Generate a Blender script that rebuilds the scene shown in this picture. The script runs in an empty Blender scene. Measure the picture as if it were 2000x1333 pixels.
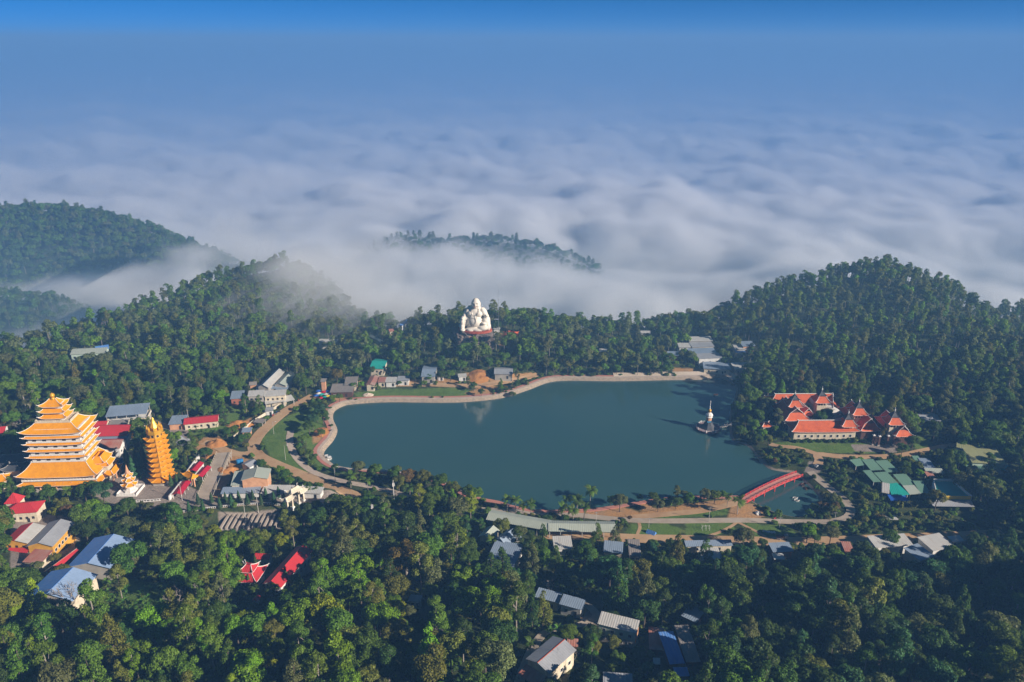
import bpy, bmesh, math, random
import numpy as np
from mathutils import Vector, Matrix, noise as mnoise
R = math.radians
C = bpy.context.scene.collection
scene = bpy.context.scene
rng = random.Random(7)

# ------------------------------------------------------------------ camera
CAM_H, FPX, PITCH = 230.0, 1555.0, R(20.65)
cam_data = bpy.data.cameras.new('camera')
cam_data.sensor_width = 36.0
cam_data.lens = 36.0 * FPX / 2000.0
cam_data.clip_start = 1.0
cam_data.clip_end = 80000.0
cam = bpy.data.objects.new('camera', cam_data)
C.objects.link(cam)
cam.location = (0, 0, CAM_H)
cam.rotation_euler = (math.pi / 2 - PITCH, 0, 0)
scene.camera = cam

# ------------------------------------------------------------------ sky, sun, exposure
SUN_EL, SUN_AZ = R(25), R(27)          # azimuth: from due right (+x) turned towards the camera's side
world = bpy.data.worlds.new('World')
scene.world = world
world.use_nodes = True
wt = world.node_tree
wt.nodes.clear()
sky = wt.nodes.new('ShaderNodeTexSky')
sky.sky_type = 'NISHITA'
sky.sun_disc = False
sky.sun_elevation = SUN_EL
sky.sun_rotation = R(90) + SUN_AZ
sky.altitude = 13500
sky.air_density = 1.0
sky.dust_density = 0.0
sky.ozone_density = 6.0
bg = wt.nodes.new('ShaderNodeBackground')
bg.inputs['Strength'].default_value = 0.055
wo = wt.nodes.new('ShaderNodeOutputWorld')
sat = wt.nodes.new('ShaderNodeHueSaturation')          # the photograph's saturated blue, over the whole sky alike
sat.inputs['Saturation'].default_value = 1.15
sat.inputs['Hue'].default_value = 0.487
wt.links.new(sky.outputs[0], sat.inputs['Color'])
wt.links.new(sat.outputs[0], bg.inputs[0])
wt.links.new(bg.outputs[0], wo.inputs[0])
sd = bpy.data.lights.new('sun', 'SUN')
sd.energy = 5.0
sd.angle = R(0.53)
sd.color = (1.0, 0.88, 0.76)
sun = bpy.data.objects.new('sun', sd)
C.objects.link(sun)
sdir = Vector((math.cos(SUN_EL) * math.cos(SUN_AZ), -math.cos(SUN_EL) * math.sin(SUN_AZ), math.sin(SUN_EL)))
sun.rotation_euler = sdir.to_track_quat('Z', 'Y').to_euler()
sun.location = sdir * 900
scene.view_settings.view_transform = 'Standard'
scene.view_settings.look = 'None'
scene.view_settings.exposure = 0.9
scene.view_settings.gamma = 1.0
scene.view_settings.use_curve_mapping = False
cy = scene.cycles
cy.max_bounces = 6
cy.diffuse_bounces = 3
cy.glossy_bounces = 2
cy.transmission_bounces = 3
cy.transparent_max_bounces = 8
cy.volume_bounces = 6
cy.volume_max_steps = 256
cy.volume_step_rate = 1.8
cy.use_denoising = True

# ------------------------------------------------------------------ pixel <-> place helpers (photo pixels, 2000 wide)
FW = np.array((0, math.cos(PITCH), -math.sin(PITCH)))
UP = np.array((0, math.sin(PITCH), math.cos(PITCH)))
def ray(px, py):
    u, v = (px - 1000.0) / FPX, (666.5 - py) / FPX
    d = FW + v * UP
    return Vector((u, d[1], d[2]))
def P(px, py, z=0.0):                      # the point at height z seen at a photo pixel
    d = ray(px, py)
    t = (z - CAM_H) / d.z
    return Vector((d.x * t, d.y * t, z))
def PY(px, py, Y):                         # the point at distance Y seen at a photo pixel
    d = ray(px, py)
    t = Y / d.y
    return Vector((d.x * t, Y, CAM_H + d.z * t))
def proj(x, y, z):
    dz = z - CAM_H
    w = y * FW[1] + dz * FW[2]
    v = y * UP[1] + dz * UP[2]
    return 1000.0 + FPX * x / w, 666.5 - FPX * v / w
# ------------------------------------------------------------------ materials
def nn(nt, t, **k):
    n = nt.nodes.new(t)
    for a, b in k.items():
        setattr(n, a, b)
    return n
def ramp(nt, fac, stops):
    r = nn(nt, 'ShaderNodeValToRGB')
    while len(r.color_ramp.elements) > 1:
        r.color_ramp.elements.remove(r.color_ramp.elements[-1])
    for i, (p, c) in enumerate(stops):
        e = r.color_ramp.elements[0] if i == 0 else r.color_ramp.elements.new(p)
        e.position = p
        e.color = (*c, 1) if len(c) == 3 else c
    nt.links.new(fac, r.inputs[0])
    return r.outputs[0]
def mixc(nt, fac, a, b, mode='MIX'):
    m = nn(nt, 'ShaderNodeMix', data_type='RGBA', blend_type=mode)
    for s, v in ((m.inputs[0], fac), (m.inputs[6], a), (m.inputs[7], b)):
        if isinstance(v, (int, float)):
            s.default_value = v
        elif isinstance(v, tuple):
            s.default_value = (*v, 1)
        else:
            nt.links.new(v, s)
    return m.outputs[2]
def noise_tex(nt, vec, scale, detail=3, rough=.55):
    n = nn(nt, 'ShaderNodeTexNoise')
    n.inputs['Scale'].default_value = scale
    n.inputs['Detail'].default_value = detail
    n.inputs['Roughness'].default_value = rough
    if vec is not None:
        nt.links.new(vec, n.inputs['Vector'])
    return n.outputs[0]
def new_mat(name):
    m = bpy.data.materials.new(name)
    m.use_nodes = True
    nt = m.node_tree
    return m, nt, nt.nodes['Principled BSDF']
def pmat(name, c1, c2=None, scale=.25, rough=.8, metal=0.0, wave=None, streak=None, spec=.35, bump=0.0):
    """c1/c2: the surface's colour and its worn or dirty colour; wave=(axis, period m, depth): ribs of sheet metal or tile rows; streak=(axis, colour, amount)"""
    m, nt, b = new_mat(name)
    tc = nn(nt, 'ShaderNodeTexCoord')
    c2 = c2 or tuple(v * .72 for v in c1)
    n = noise_tex(nt, tc.outputs['Object'], scale, 5, .62)
    col = ramp(nt, n, [(.34, c1), (.68, c2)])
    if streak:
        mp = nn(nt, 'ShaderNodeMapping')
        sc = [2.2, 2.2, 2.2]
        sc['XYZ'.index(streak[0])] = .12
        mp.inputs['Scale'].default_value = sc
        nt.links.new(tc.outputs['Object'], mp.inputs[0])
        s = noise_tex(nt, mp.outputs[0], .8, 4, .6)
        f = ramp(nt, s, [(.5, (0, 0, 0)), (.72, (streak[2],) * 3)])
        col = mixc(nt, f, col, streak[1])
    nt.links.new(col, b.inputs['Base Color'])
    b.inputs['Roughness'].default_value = rough
    b.inputs['Metallic'].default_value = metal
    b.inputs['Specular IOR Level'].default_value = spec
    if wave or bump:
        bp = nn(nt, 'ShaderNodeBump')
        if wave:
            w = nn(nt, 'ShaderNodeTexWave', bands_direction=wave[0], wave_profile='SIN')
            w.inputs['Scale'].default_value = 1.0 / wave[1] * .314
            nt.links.new(tc.outputs['Object'], w.inputs['Vector'])
            h = w.outputs['Fac']
            bp.inputs['Distance'].default_value = wave[2]
            bp.inputs['Strength'].default_value = 1.0
        else:
            h = noise_tex(nt, tc.outputs['Object'], 1.6, 4)
            bp.inputs['Distance'].default_value = bump
        nt.links.new(h, bp.inputs['Height'])
        nt.links.new(bp.outputs[0], b.inputs['Normal'])
    return m
def leaf_mat(name, translucent=.38, colour=None):
    m, nt, b = new_mat(name)
    oi = nn(nt, 'ShaderNodeObjectInfo')
    geo = nn(nt, 'ShaderNodeNewGeometry')
    hs = nn(nt, 'ShaderNodeHueSaturation')
    def rng_map(x, a, c):
        r = nn(nt, 'ShaderNodeMapRange')
        r.inputs[3].default_value = a
        r.inputs[4].default_value = c
        nt.links.new(x, r.inputs[0])
        return r.outputs[0]
    nt.links.new(rng_map(oi.outputs['Random'], .458, .5), hs.inputs['Hue'])
    hs.inputs['Saturation'].default_value = 1.08
    mu = nn(nt, 'ShaderNodeMath', operation='MULTIPLY')
    nt.links.new(rng_map(geo.outputs['Random Per Island'], .62, 1.38), mu.inputs[0])
    nt.links.new(rng_map(oi.outputs['Random'], .8, 1.25), mu.inputs[1])
    nt.links.new(mu.outputs[0], hs.inputs['Value'])
    if colour:
        hs.inputs['Color'].default_value = (*colour, 1)
    else:
        nt.links.new(oi.outputs['Color'], hs.inputs['Color'])
    nt.links.new(hs.outputs[0], b.inputs['Base Color'])
    b.inputs['Roughness'].default_value = .55
    b.inputs['Specular IOR Level'].default_value = .25
    tr = nn(nt, 'ShaderNodeBsdfTranslucent')
    nt.links.new(mixc(nt, .5, hs.outputs[0], (.16, .2, .01)), tr.inputs[0])
    mx = nn(nt, 'ShaderNodeMixShader')
    mx.inputs[0].default_value = translucent
    nt.links.new(b.outputs[0], mx.inputs[1])
    nt.links.new(tr.outputs[0], mx.inputs[2])
    nt.links.new(mx.outputs[0], nt.nodes['Material Output'].inputs[0])
    return m
def vol_mat(name, dens, col, an=0.0):
    m = bpy.data.materials.new(name)
    m.use_nodes = True
    nt = m.node_tree
    nt.nodes.clear()
    o = nn(nt, 'ShaderNodeOutputMaterial')
    v = nn(nt, 'ShaderNodeVolumePrincipled')
    v.inputs['Color'].default_value = (*col, 1)
    v.inputs['Density'].default_value = dens
    v.inputs['Anisotropy'].default_value = an
    nt.links.new(v.outputs[0], o.inputs['Volume'])
    return m

MT = {}
MT['leaf'] = leaf_mat('leaves')
MT['bark'] = pmat('bark', (.13, .1, .075), (.07, .055, .04), scale=.8, rough=.9)
MT['palebark'] = pmat('pale_bark', (.36, .32, .27), (.2, .17, .14), scale=.8, rough=.9)
MT['yellow_tile'] = pmat('yellow_glazed_tiles', (.8, .335, .002), (.68, .26, .002), scale=.35, rough=.6, spec=.15, wave=('X', .5, .06), streak=('Z', (.4, .15, .02), .35))
MT['gold'] = pmat('gold_paint', (.72, .4, .03), (.55, .28, .02), rough=.35, metal=.3)
MT['yellow_wall'] = pmat('yellow_painted_wall', (.66, .36, .045), (.5, .25, .03), scale=.5)
MT['cream'] = pmat('cream_wall', (.72, .64, .48), (.5, .43, .32), scale=.4, streak=('Z', (.3, .26, .2), .5))
MT['white'] = pmat('white_plaster', (.78, .77, .73), (.6, .58, .54), scale=.4, streak=('Z', (.42, .4, .36), .4))
MT['whitepaint'] = pmat('white_paint', (.8, .79, .76), (.66, .64, .6), scale=1.2)
MT['palegreen'] = pmat('pale_green_wall', (.5, .62, .52), (.38, .48, .4), scale=.4)
MT['peach'] = pmat('peach_wall', (.66, .36, .2), (.48, .25, .14), scale=.4)
MT['brick'] = pmat('red_brick_wall', (.4, .14, .075), (.28, .1, .06), scale=1.5)
MT['orange_tile'] = pmat('orange_clay_tiles', (.66, .13, .03), (.5, .09, .025), scale=.35, rough=.7, wave=('X', .55, .07), streak=('Z', (.3, .07, .03), .35))
MT['orange_tile_y'] = pmat('orange_clay_tiles_long', (.66, .13, .03), (.5, .09, .025), scale=.35, rough=.7, wave=('Y', .55, .07), streak=('Z', (.3, .07, .03), .35))
MT['brown_tile'] = pmat('dark_brown_tiles', (.13, .075, .05), (.08, .05, .035), scale=.4, rough=.7, wave=('X', .55, .07))
MT['slate'] = pmat('dark_slate_tiles', (.07, .075, .085), (.045, .05, .055), scale=.4, rough=.6)
MT['dark'] = pmat('dark_opening', (.02, .022, .026), (.03, .03, .033), rough=.35, spec=.5)
MT['timber'] = pmat('brown_timber', (.12, .055, .035), (.08, .04, .025), scale=.8)
MT['red_lacquer'] = pmat('red_paint', (.66, .05, .035), (.5, .045, .035), scale=.5, rough=.5)
MT['concrete'] = pmat('concrete', (.42, .39, .34), (.3, .28, .25), scale=.3, rough=.9)
MT['road_concrete'] = pmat('pale_concrete_road', (.46, .39, .31), (.34, .28, .21), scale=.16, rough=.92)
MT['dirt_road'] = pmat('sandy_dirt', (.5, .34, .19), (.4, .24, .12), scale=.14, rough=.95)
MT['walk_pink'] = pmat('pink_paving', (.52, .2, .14), (.42, .2, .16), scale=.3, rough=.9)
MT['walk_pale'] = pmat('pale_stone_paving', (.52, .43, .35), (.4, .32, .25), scale=.4, rough=.9)
MT['stone'] = pmat('stone_bank', (.42, .33, .24), (.24, .2, .15), scale=.7, rough=.95, bump=.3)
MT['asphalt'] = pmat('worn_asphalt', (.2, .18, .15), (.13, .12, .1), scale=.2, rough=.92)
MT['earth'] = pmat('orange_earth', (.5, .23, .06), (.38, .16, .05), scale=.3, rough=.95, bump=.3)
MT['sand'] = pmat('sand', (.68, .57, .45), (.54, .44, .33), scale=.12, rough=.95)
MT['gravel'] = pmat('grey_gravel', (.3, .31, .32), (.2, .2, .21), scale=1.4, rough=.95, bump=.2)
MT['rock'] = pmat('rough_rock', (.24, .19, .16), (.1, .085, .08), scale=.28, rough=.95, bump=.5)
MT['metal'] = pmat('grey_metal', (.35, .36, .37), (.26, .27, .28), rough=.5, metal=.3)
MT['pole'] = pmat('concrete_pole', (.5, .48, .44), (.4, .38, .35), scale=.5)
MT['red_cloth'] = pmat('crimson_cover', (.5, .012, .035), (.34, .01, .03), scale=.5, rough=.6)
MT['blue_tarp'] = pmat('blue_tarpaulin', (.03, .13, .5), (.025, .09, .36), scale=.4, rough=.5)
MT['yellow_banner'] = pmat('yellow_banner', (.7, .5, .04), (.6, .4, .04), scale=.5)
MT['rubber'] = pmat('black_rubber', (.02, .02, .02), (.03, .03, .03), rough=.8)
MT['statue'] = pmat('white_statue_paint', (.84, .78, .68), (.72, .64, .53), scale=.25, rough=.7, streak=('Z', (.5, .43, .34), .4))
MT['band_red'] = pmat('rust_red_band', (.42, .09, .04), (.34, .07, .04), scale=.5)
MT['hair'] = pmat('dark_hair', (.02, .015, .012), (.03, .02, .015))
MT['skin'] = pmat('skin', (.42, .24, .15), (.38, .2, .13))
def roofmat(name, c1, c2=None, ax='X', rust=None, rough=.5):
    return pmat(name, c1, c2, scale=.09, rough=rough, wave=(ax, .9, .05), spec=.4, streak=('Y' if ax == 'X' else 'X', rust or tuple(v * .6 for v in c1), .45))
for _ax in 'XY':
    MT['grey' + _ax] = roofmat('grey_sheet_metal_' + _ax.lower(), (.36, .38, .4), (.27, .28, .3), _ax)
    MT['pale' + _ax] = roofmat('pale_sheet_metal_' + _ax.lower(), (.56, .56, .53), (.42, .42, .39), _ax, (.4, .3, .22))
    MT['blue' + _ax] = roofmat('blue_sheet_metal_' + _ax.lower(), (.1, .26, .62), (.08, .21, .52), _ax, (.3, .38, .5))
    MT['slatey' + _ax] = roofmat('blue_grey_sheet_metal_' + _ax.lower(), (.26, .33, .42), (.2, .26, .33), _ax)
    MT['sunlit_blue' + _ax] = roofmat('light_blue_sheet_metal_' + _ax.lower(), (.3, .42, .62), (.24, .35, .52), _ax)  # sunlit copy of the blue sheet: the sun's brightening is put into the colour
    MT['red' + _ax] = roofmat('red_sheet_metal_' + _ax.lower(), (.56, .035, .04), (.44, .03, .035), _ax, (.36, .05, .05))
    MT['rust' + _ax] = roofmat('rusty_sheet_metal_' + _ax.lower(), (.4, .1, .06), (.42, .32, .26), _ax, (.22, .09, .05))
    MT['green' + _ax] = roofmat('green_sheet_metal_' + _ax.lower(), (.16, .3, .21), (.13, .24, .17), _ax)
    MT['teal' + _ax] = roofmat('teal_sheet_metal_' + _ax.lower(), (.02, .4, .32), (.02, .31, .26), _ax)
    MT['sage' + _ax] = roofmat('grey_green_sheet_metal_' + _ax.lower(), (.42, .47, .4), (.34, .38, .32), _ax, (.34, .33, .27))
    MT['olive' + _ax] = roofmat('olive_sheet_metal_' + _ax.lower(), (.32, .33, .15), (.26, .27, .13), _ax)
    MT['fibro' + _ax] = roofmat('grey_fibre_cement_' + _ax.lower(), (.3, .27, .24), (.22, .2, .18), _ax)

# ------------------------------------------------------------------ mesh collecting
class MB:
    def __init__(s):
        s.v, s.f = [], []
    def face(s, pts):
        n = len(s.v)
        s.v += [tuple(p) for p in pts]
        s.f.append(tuple(range(n, n + len(pts))))
    def box(s, x, y, z0, z1, w, d, rot=0.0, taper=1.0):
        n = len(s.v)
        c, q = math.cos(rot), math.sin(rot)
        for z, k in ((z0, 1.0), (z1, taper)):
            for sx, sy in ((-1, -1), (1, -1), (1, 1), (-1, 1)):
                a, b = sx * w / 2 * k, sy * d / 2 * k
                s.v.append((x + a * c - b * q, y + a * q + b * c, z))
        s.f += [(n + a, n + b, n + e, n + g) for a, b, e, g in ((3, 2, 1, 0), (4, 5, 6, 7), (0, 1, 5, 4), (1, 2, 6, 5), (2, 3, 7, 6), (3, 0, 4, 7))]
    def slab(s, pts, t):
        """a flat plate: its upper face given counter-clockwise from above, thickness t downwards"""
        n, k = len(s.v), len(pts)
        s.v += [tuple(p) for p in pts] + [(p[0], p[1], p[2] - t) for p in pts]
        s.f.append(tuple(range(n, n + k)))
        s.f.append(tuple(range(n + 2 * k - 1, n + k - 1, -1)))
        for i in range(k):
            j = (i + 1) % k
            s.f.append((n + j, n + i, n + k + i, n + k + j))
    def tube(s, pts, r, seg=6, r1=None, caps=True):
        pts = [Vector(p) for p in pts]
        n0, k = len(s.v), len(pts)
        for i, p in enumerate(pts):
            d = (pts[min(i + 1, k - 1)] - pts[max(i - 1, 0)]).normalized()
            a = d.cross(Vector((.31, .17, .93)) if abs(d.z) < .9 else Vector((1, 0, 0))).normalized()
            b = d.cross(a)
            rr = r if r1 is None else r + (r1 - r) * i / max(k - 1, 1)
            for j in range(seg):
                t = 2 * math.pi * j / seg
                s.v.append(tuple(p + (a * math.cos(t) + b * math.sin(t)) * rr))
        for i in range(k - 1):
            for j in range(seg):
                q = (j + 1) % seg
                s.f.append((n0 + i * seg + j, n0 + i * seg + q, n0 + (i + 1) * seg + q, n0 + (i + 1) * seg + j))
        if caps:
            s.f.append(tuple(n0 + j for j in range(seg))[::-1])
            s.f.append(tuple(n0 + (k - 1) * seg + j for j in range(seg)))
    def lathe(s, prof, seg=12, at=(0, 0, 0)):
        n0, k = len(s.v), len(prof)
        for r, z in prof:
            for j in range(seg):
                t = 2 * math.pi * (j + .5) / seg
                s.v.append((at[0] + r * math.cos(t), at[1] + r * math.sin(t), at[2] + z))
        for i in range(k - 1):
            for j in range(seg):
                q = (j + 1) % seg
                s.f.append((n0 + i * seg + j, n0 + i * seg + q, n0 + (i + 1) * seg + q, n0 + (i + 1) * seg + j))
        s.f.append(tuple(n0 + j for j in range(seg))[::-1])
        s.f.append(tuple(n0 + (k - 1) * seg + j for j in range(seg)))
    def mesh(s, name, mat, smooth=False):
        me = bpy.data.meshes.new(name)
        me.from_pydata(s.v, [], s.f)
        if mat is not None:
            me.materials.append(MT[mat] if isinstance(mat, str) else mat)
        if smooth:
            me.polygons.foreach_set('use_smooth', [True] * len(me.polygons))
        me.update()
        return me
    def build(s, name, mat, parent=None, smooth=False, loc=None, rot=0.0):
        o = bpy.data.objects.new(name, s.mesh(name, mat, smooth))
        C.objects.link(o)
        if parent is not None:
            o.parent = parent
        if loc is not None:
            o.location = loc
        o.rotation_euler.z = rot
        return o
def put(name, mesh, parent=None, loc=(0, 0, 0), rot=0.0, scale=None):
    o = bpy.data.objects.new(name, mesh)
    C.objects.link(o)
    o.parent = parent
    o.location = loc
    o.rotation_euler.z = rot
    if scale:
        o.scale = scale
    return o
def tag(o, label, cat, group=None):
    o['label'] = label
    o['category'] = cat
    if group:
        o['group'] = group
    return o
def thing(name, label, cat, loc, rot=0.0, group=None):
    o = bpy.data.objects.new(name, None)
    o.empty_display_size = 1.0
    C.objects.link(o)
    o.location = loc
    o.rotation_euler.z = rot
    return tag(o, label, cat, group)
def struct(o, kind='structure'):
    o['kind'] = kind
    return o
def copy_tree(o, parent=None):
    c = o.copy()
    C.objects.link(c)
    if parent is not None:
        c.parent = parent
    for ch in KIDS.get(o.name, ()):
        copy_tree(ch, c)
    return c
KIDS = {}
def kids_of(root):
    """remember the children of a thing so that it can be copied part by part"""
    for o in list(C.objects):
        if o.parent is not None:
            KIDS.setdefault(o.parent.name, [])
            if o not in KIDS[o.parent.name]:
                KIDS[o.parent.name].append(o)
# ------------------------------------------------------------------ the lie of the land
def in_poly(x, y, poly):
    """vectorised point in polygon"""
    x, y = np.asarray(x, float), np.asarray(y, float)
    inside = np.zeros(x.shape, bool)
    n = len(poly)
    j = n - 1
    for i in range(n):
        xi, yi, xj, yj = poly[i][0], poly[i][1], poly[j][0], poly[j][1]
        c = ((yi > y) != (yj > y)) & (x < (xj - xi) * (y - yi) / (yj - yi + 1e-12) + xi)
        inside ^= c
        j = i
    return inside
def poly_dist(x, y, poly, closed=True):
    x, y = np.asarray(x, float), np.asarray(y, float)
    best = np.full(x.shape, 1e9)
    n = len(poly)
    for i in range(n if closed else n - 1):
        a, b = poly[i], poly[(i + 1) % n]
        dx, dy = b[0] - a[0], b[1] - a[1]
        t = np.clip(((x - a[0]) * dx + (y - a[1]) * dy) / (dx * dx + dy * dy + 1e-9), 0, 1)
        best = np.minimum(best, np.hypot(x - a[0] - t * dx, y - a[1] - t * dy))
    return best
def smooth_poly(pts, closed=True, n=5):
    out, k = [], len(pts)
    rngi = range(k) if closed else range(k - 1)
    for i in rngi:
        g = (lambda q: pts[q % k]) if closed else (lambda q: pts[min(max(q, 0), k - 1)])
        p0, p1, p2, p3 = g(i - 1), g(i), g(i + 1), g(i + 2)
        for j in range(n):
            t = j / n
            out.append(tuple(.5 * (2 * p1[c] + (p2[c] - p0[c]) * t + (2 * p0[c] - 5 * p1[c] + 4 * p2[c] - p3[c]) * t * t + (3 * p1[c] - p0[c] - 3 * p2[c] + p3[c]) * t ** 3) for c in range(2)))
    if not closed:
        out.append(tuple(pts[-1][:2]))
    return out
LAKE_PX = [(690, 790), (760, 786), (860, 787), (920, 785), (980, 778), (1030, 763), (1070, 748), (1110, 744), (1200, 745), (1300, 743), (1370, 742), (1405, 738), (1425, 748), (1437, 760),
           (1434, 780), (1426, 805), (1425, 840), (1432, 862), (1460, 872), (1478, 893), (1500, 915), (1530, 922), (1555, 926),
           (1568, 940), (1588, 958), (1601, 977), (1590, 996), (1560, 1010), (1520, 1003), (1488, 990), (1462, 976),
           (1440, 972), (1390, 972), (1340, 973), (1290, 976), (1240, 984), (1190, 992), (1150, 997), (1100, 999), (1050, 999), (1000, 990), (975, 982), (935, 974), (900, 955),
           (860, 938), (800, 926), (742, 919), (690, 917), (655, 909), (636, 893), (634, 882), (652, 860), (659, 840), (651, 820), (653, 805), (668, 795)]
LAKE = smooth_poly([tuple(P(*p, 0))[:2] for p in LAKE_PX], True, 4)
# ridge line behind the lake: (photo x, photo y of the ground, distance)
CREST = [PY(*c) for c in ((-420, 800, 470), (-150, 745, 500), (0, 705, 525), (100, 670, 560), (200, 645, 585), (300, 605, 620), (400, 566, 655), (480, 545, 680), (540, 537, 695), (600, 556, 700), (650, 605, 650), (700, 648, 610),
          (760, 650, 600), (860, 645, 597), (930, 640, 592), (1000, 642, 592), (1100, 650, 600), (1200, 656, 605), (1300, 655, 605), (1400, 640, 610), (1500, 602, 625), (1600, 573, 645), (1690, 550, 660), (1750, 545, 662), (1830, 570, 655), (1895, 612, 640), (1940, 640, 625), (2000, 632, 625), (2150, 620, 610), (2500, 600, 580))]
cx_ = np.array([c.x for c in CREST]); cY_ = np.array([c.y for c in CREST]); cZ_ = np.array([c.z for c in CREST])
def sstep(a, b, x):
    t = np.clip((x - a) / (b - a), 0, 1)
    return t * t * (3 - 2 * t)
def vnoise(x, y, s, seed=0):
    """smooth value noise"""
    x, y = x / s + seed * 17.3, y / s + seed * 9.1
    xi, yi = np.floor(x), np.floor(y)
    fx, fy = x - xi, y - yi
    fx, fy = fx * fx * (3 - 2 * fx), fy * fy * (3 - 2 * fy)
    h = lambda a, b: np.modf(np.abs(np.sin(a * 127.1 + b * 311.7 + seed * 74.7) * 43758.5453))[0]
    return (h(xi, yi) * (1 - fx) + h(xi + 1, yi) * fx) * (1 - fy) + (h(xi, yi + 1) * (1 - fx) + h(xi + 1, yi + 1) * fx) * fy
def bump(x, y, cx, cy, sx, sy, h):
    return h * np.exp(-.5 * (((x - cx) / sx) ** 2 + ((y - cy) / sy) ** 2))
TERRACE = [tuple(P(*p, 8))[:2] for p in ((-60, 820), (200, 830), (330, 870), (470, 940), (640, 955), (625, 992), (560, 985), (480, 987), (400, 996), (330, 1010), (220, 1000), (60, 985), (-80, 990))]
def height(x, y):
    x, y = np.asarray(x, float), np.asarray(y, float)
    cY, cZ = np.interp(x, cx_, cY_), np.interp(x, cx_, cZ_)
    ystart = np.interp(x, [-400, -250, -120, -60, 0, 150, 190, 300, 420], [400, 440, 492, 510, 510, 535, 500, 480, 430])
    t = np.clip((y - ystart) / (cY - ystart), 0, 1)
    base = 3.2 + 1.2 * (vnoise(x, y, 60, 1) - .5)
    z = base + (cZ - 3.2) * (t * t * (3 - 2 * t) * .55 + t * .45)
    # land falls away beyond the ridge
    z = z - 150 * sstep(0, 190, y - cY - 6)
    # near slope climbing to the camera's side, a spur out of frame on the right, and the terrace of the yellow pagoda
    z = z + np.clip(322 - y, 0, None) * .2 * sstep(0, 40, 330 - y)
    z = z + bump(x, y, 410, 158, 76, 56, 108) + bump(x, y, -330, 250, 90, 80, 22)
    z = z + (vnoise(x, y, 38, 2) - .5) * 5 * sstep(0, 60, np.abs(y - 410) - 95)
    # terrace
    d = poly_dist(x, y, TERRACE)
    ins = in_poly(x, y, TERRACE)
    k = np.where(ins, 1.0, 1 - sstep(0, 7, d))
    k = k * (1 - sstep(0, 60, y - 460))
    z = z * (1 - k) + 8.0 * k
    # lake basin
    d = poly_dist(x, y, LAKE)
    ins = in_poly(x, y, LAKE)
    sd = np.where(ins, -d, d)
    bank = np.where(sd < 0, np.clip(sd * .5, -4, 0) - .05, np.clip(sd * .55, 0, 1.7))
    w = sstep(3, 26, sd)
    return np.where(sd < 26, bank * (1 - w) + z * w, z)
GX0, GX1, GY0, GY1, GS = -520.0, 560.0, 130.0, 900.0, 2.0
gx = np.arange(GX0, GX1 + .1, GS)
gy = np.arange(GY0, GY1 + .1, GS)
GXX, GYY = np.meshgrid(gx, gy)
GZ = height(GXX, GYY)
def hz(x, y):
    """ground height at a place (scalars or arrays), read off the built grid"""
    fx = np.clip((np.asarray(x, float) - GX0) / GS, 0, len(gx) - 1.001)
    fy = np.clip((np.asarray(y, float) - GY0) / GS, 0, len(gy) - 1.001)
    i, j = fx.astype(int), fy.astype(int)
    a, b = fx - i, fy - j
    r = (GZ[j, i] * (1 - a) + GZ[j, i + 1] * a) * (1 - b) + (GZ[j + 1, i] * (1 - a) + GZ[j + 1, i + 1] * a) * b
    return float(r) if np.ndim(r) == 0 else r
def G(px, py, up=0.0):
    """the place on the ground (or a height above it) seen at a photo pixel"""
    z = 4.0
    for _ in range(14):
        p = P(px, py, z + up)
        z = z * .4 + hz(p.x, p.y) * .6
    p = P(px, py, z + up)
    return Vector((p.x, p.y, hz(p.x, p.y)))

# ---- ground cover weights (what the ground is made of, by place)
def world_poly(px, up=0.0):
    return [tuple(G(*p, up))[:2] for p in px]
LAWNS = [[(508, 860), (528, 835), (565, 812), (610, 795), (640, 800), (628, 840), (600, 870), (575, 850), (560, 860), (572, 890), (600, 918), (650, 945), (690, 955), (640, 950), (580, 925), (530, 895)],
         [(690, 768), (760, 760), (900, 758), (935, 768), (900, 776), (800, 778), (700, 777)], [(1230, 1024), (1300, 1022), (1330, 1032), (1330, 1048), (1250, 1050), (1220, 1040)],
         [(1340, 1022), (1430, 1020), (1440, 1035), (1400, 1048), (1340, 1048)], [(1450, 1022), (1540, 1028), (1560, 1045), (1500, 1052), (1440, 1045)], [(1270, 1012), (1420, 992), (1425, 1005), (1300, 1016)],
         [(1700, 770), (1760, 775), (1740, 820), (1700, 800)], [(1790, 850), (1820, 865), (1800, 885), (1785, 870)], [(1500, 866), (1700, 866), (1760, 876), (1720, 886), (1600, 884), (1540, 878)], [(200, 975), (250, 970), (250, 980), (200, 985)],
         [(600, 860), (640, 870), (625, 885), (640, 905), (700, 925), (650, 925), (600, 900)], [(1050, 985), (1200, 1000), (1180, 1010), (1060, 1005)], [(450, 790), (480, 790), (460, 830), (400, 850), (350, 850), (440, 830)],
         [(240, 1130), (330, 1140), (320, 1200), (220, 1190)]]
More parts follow.
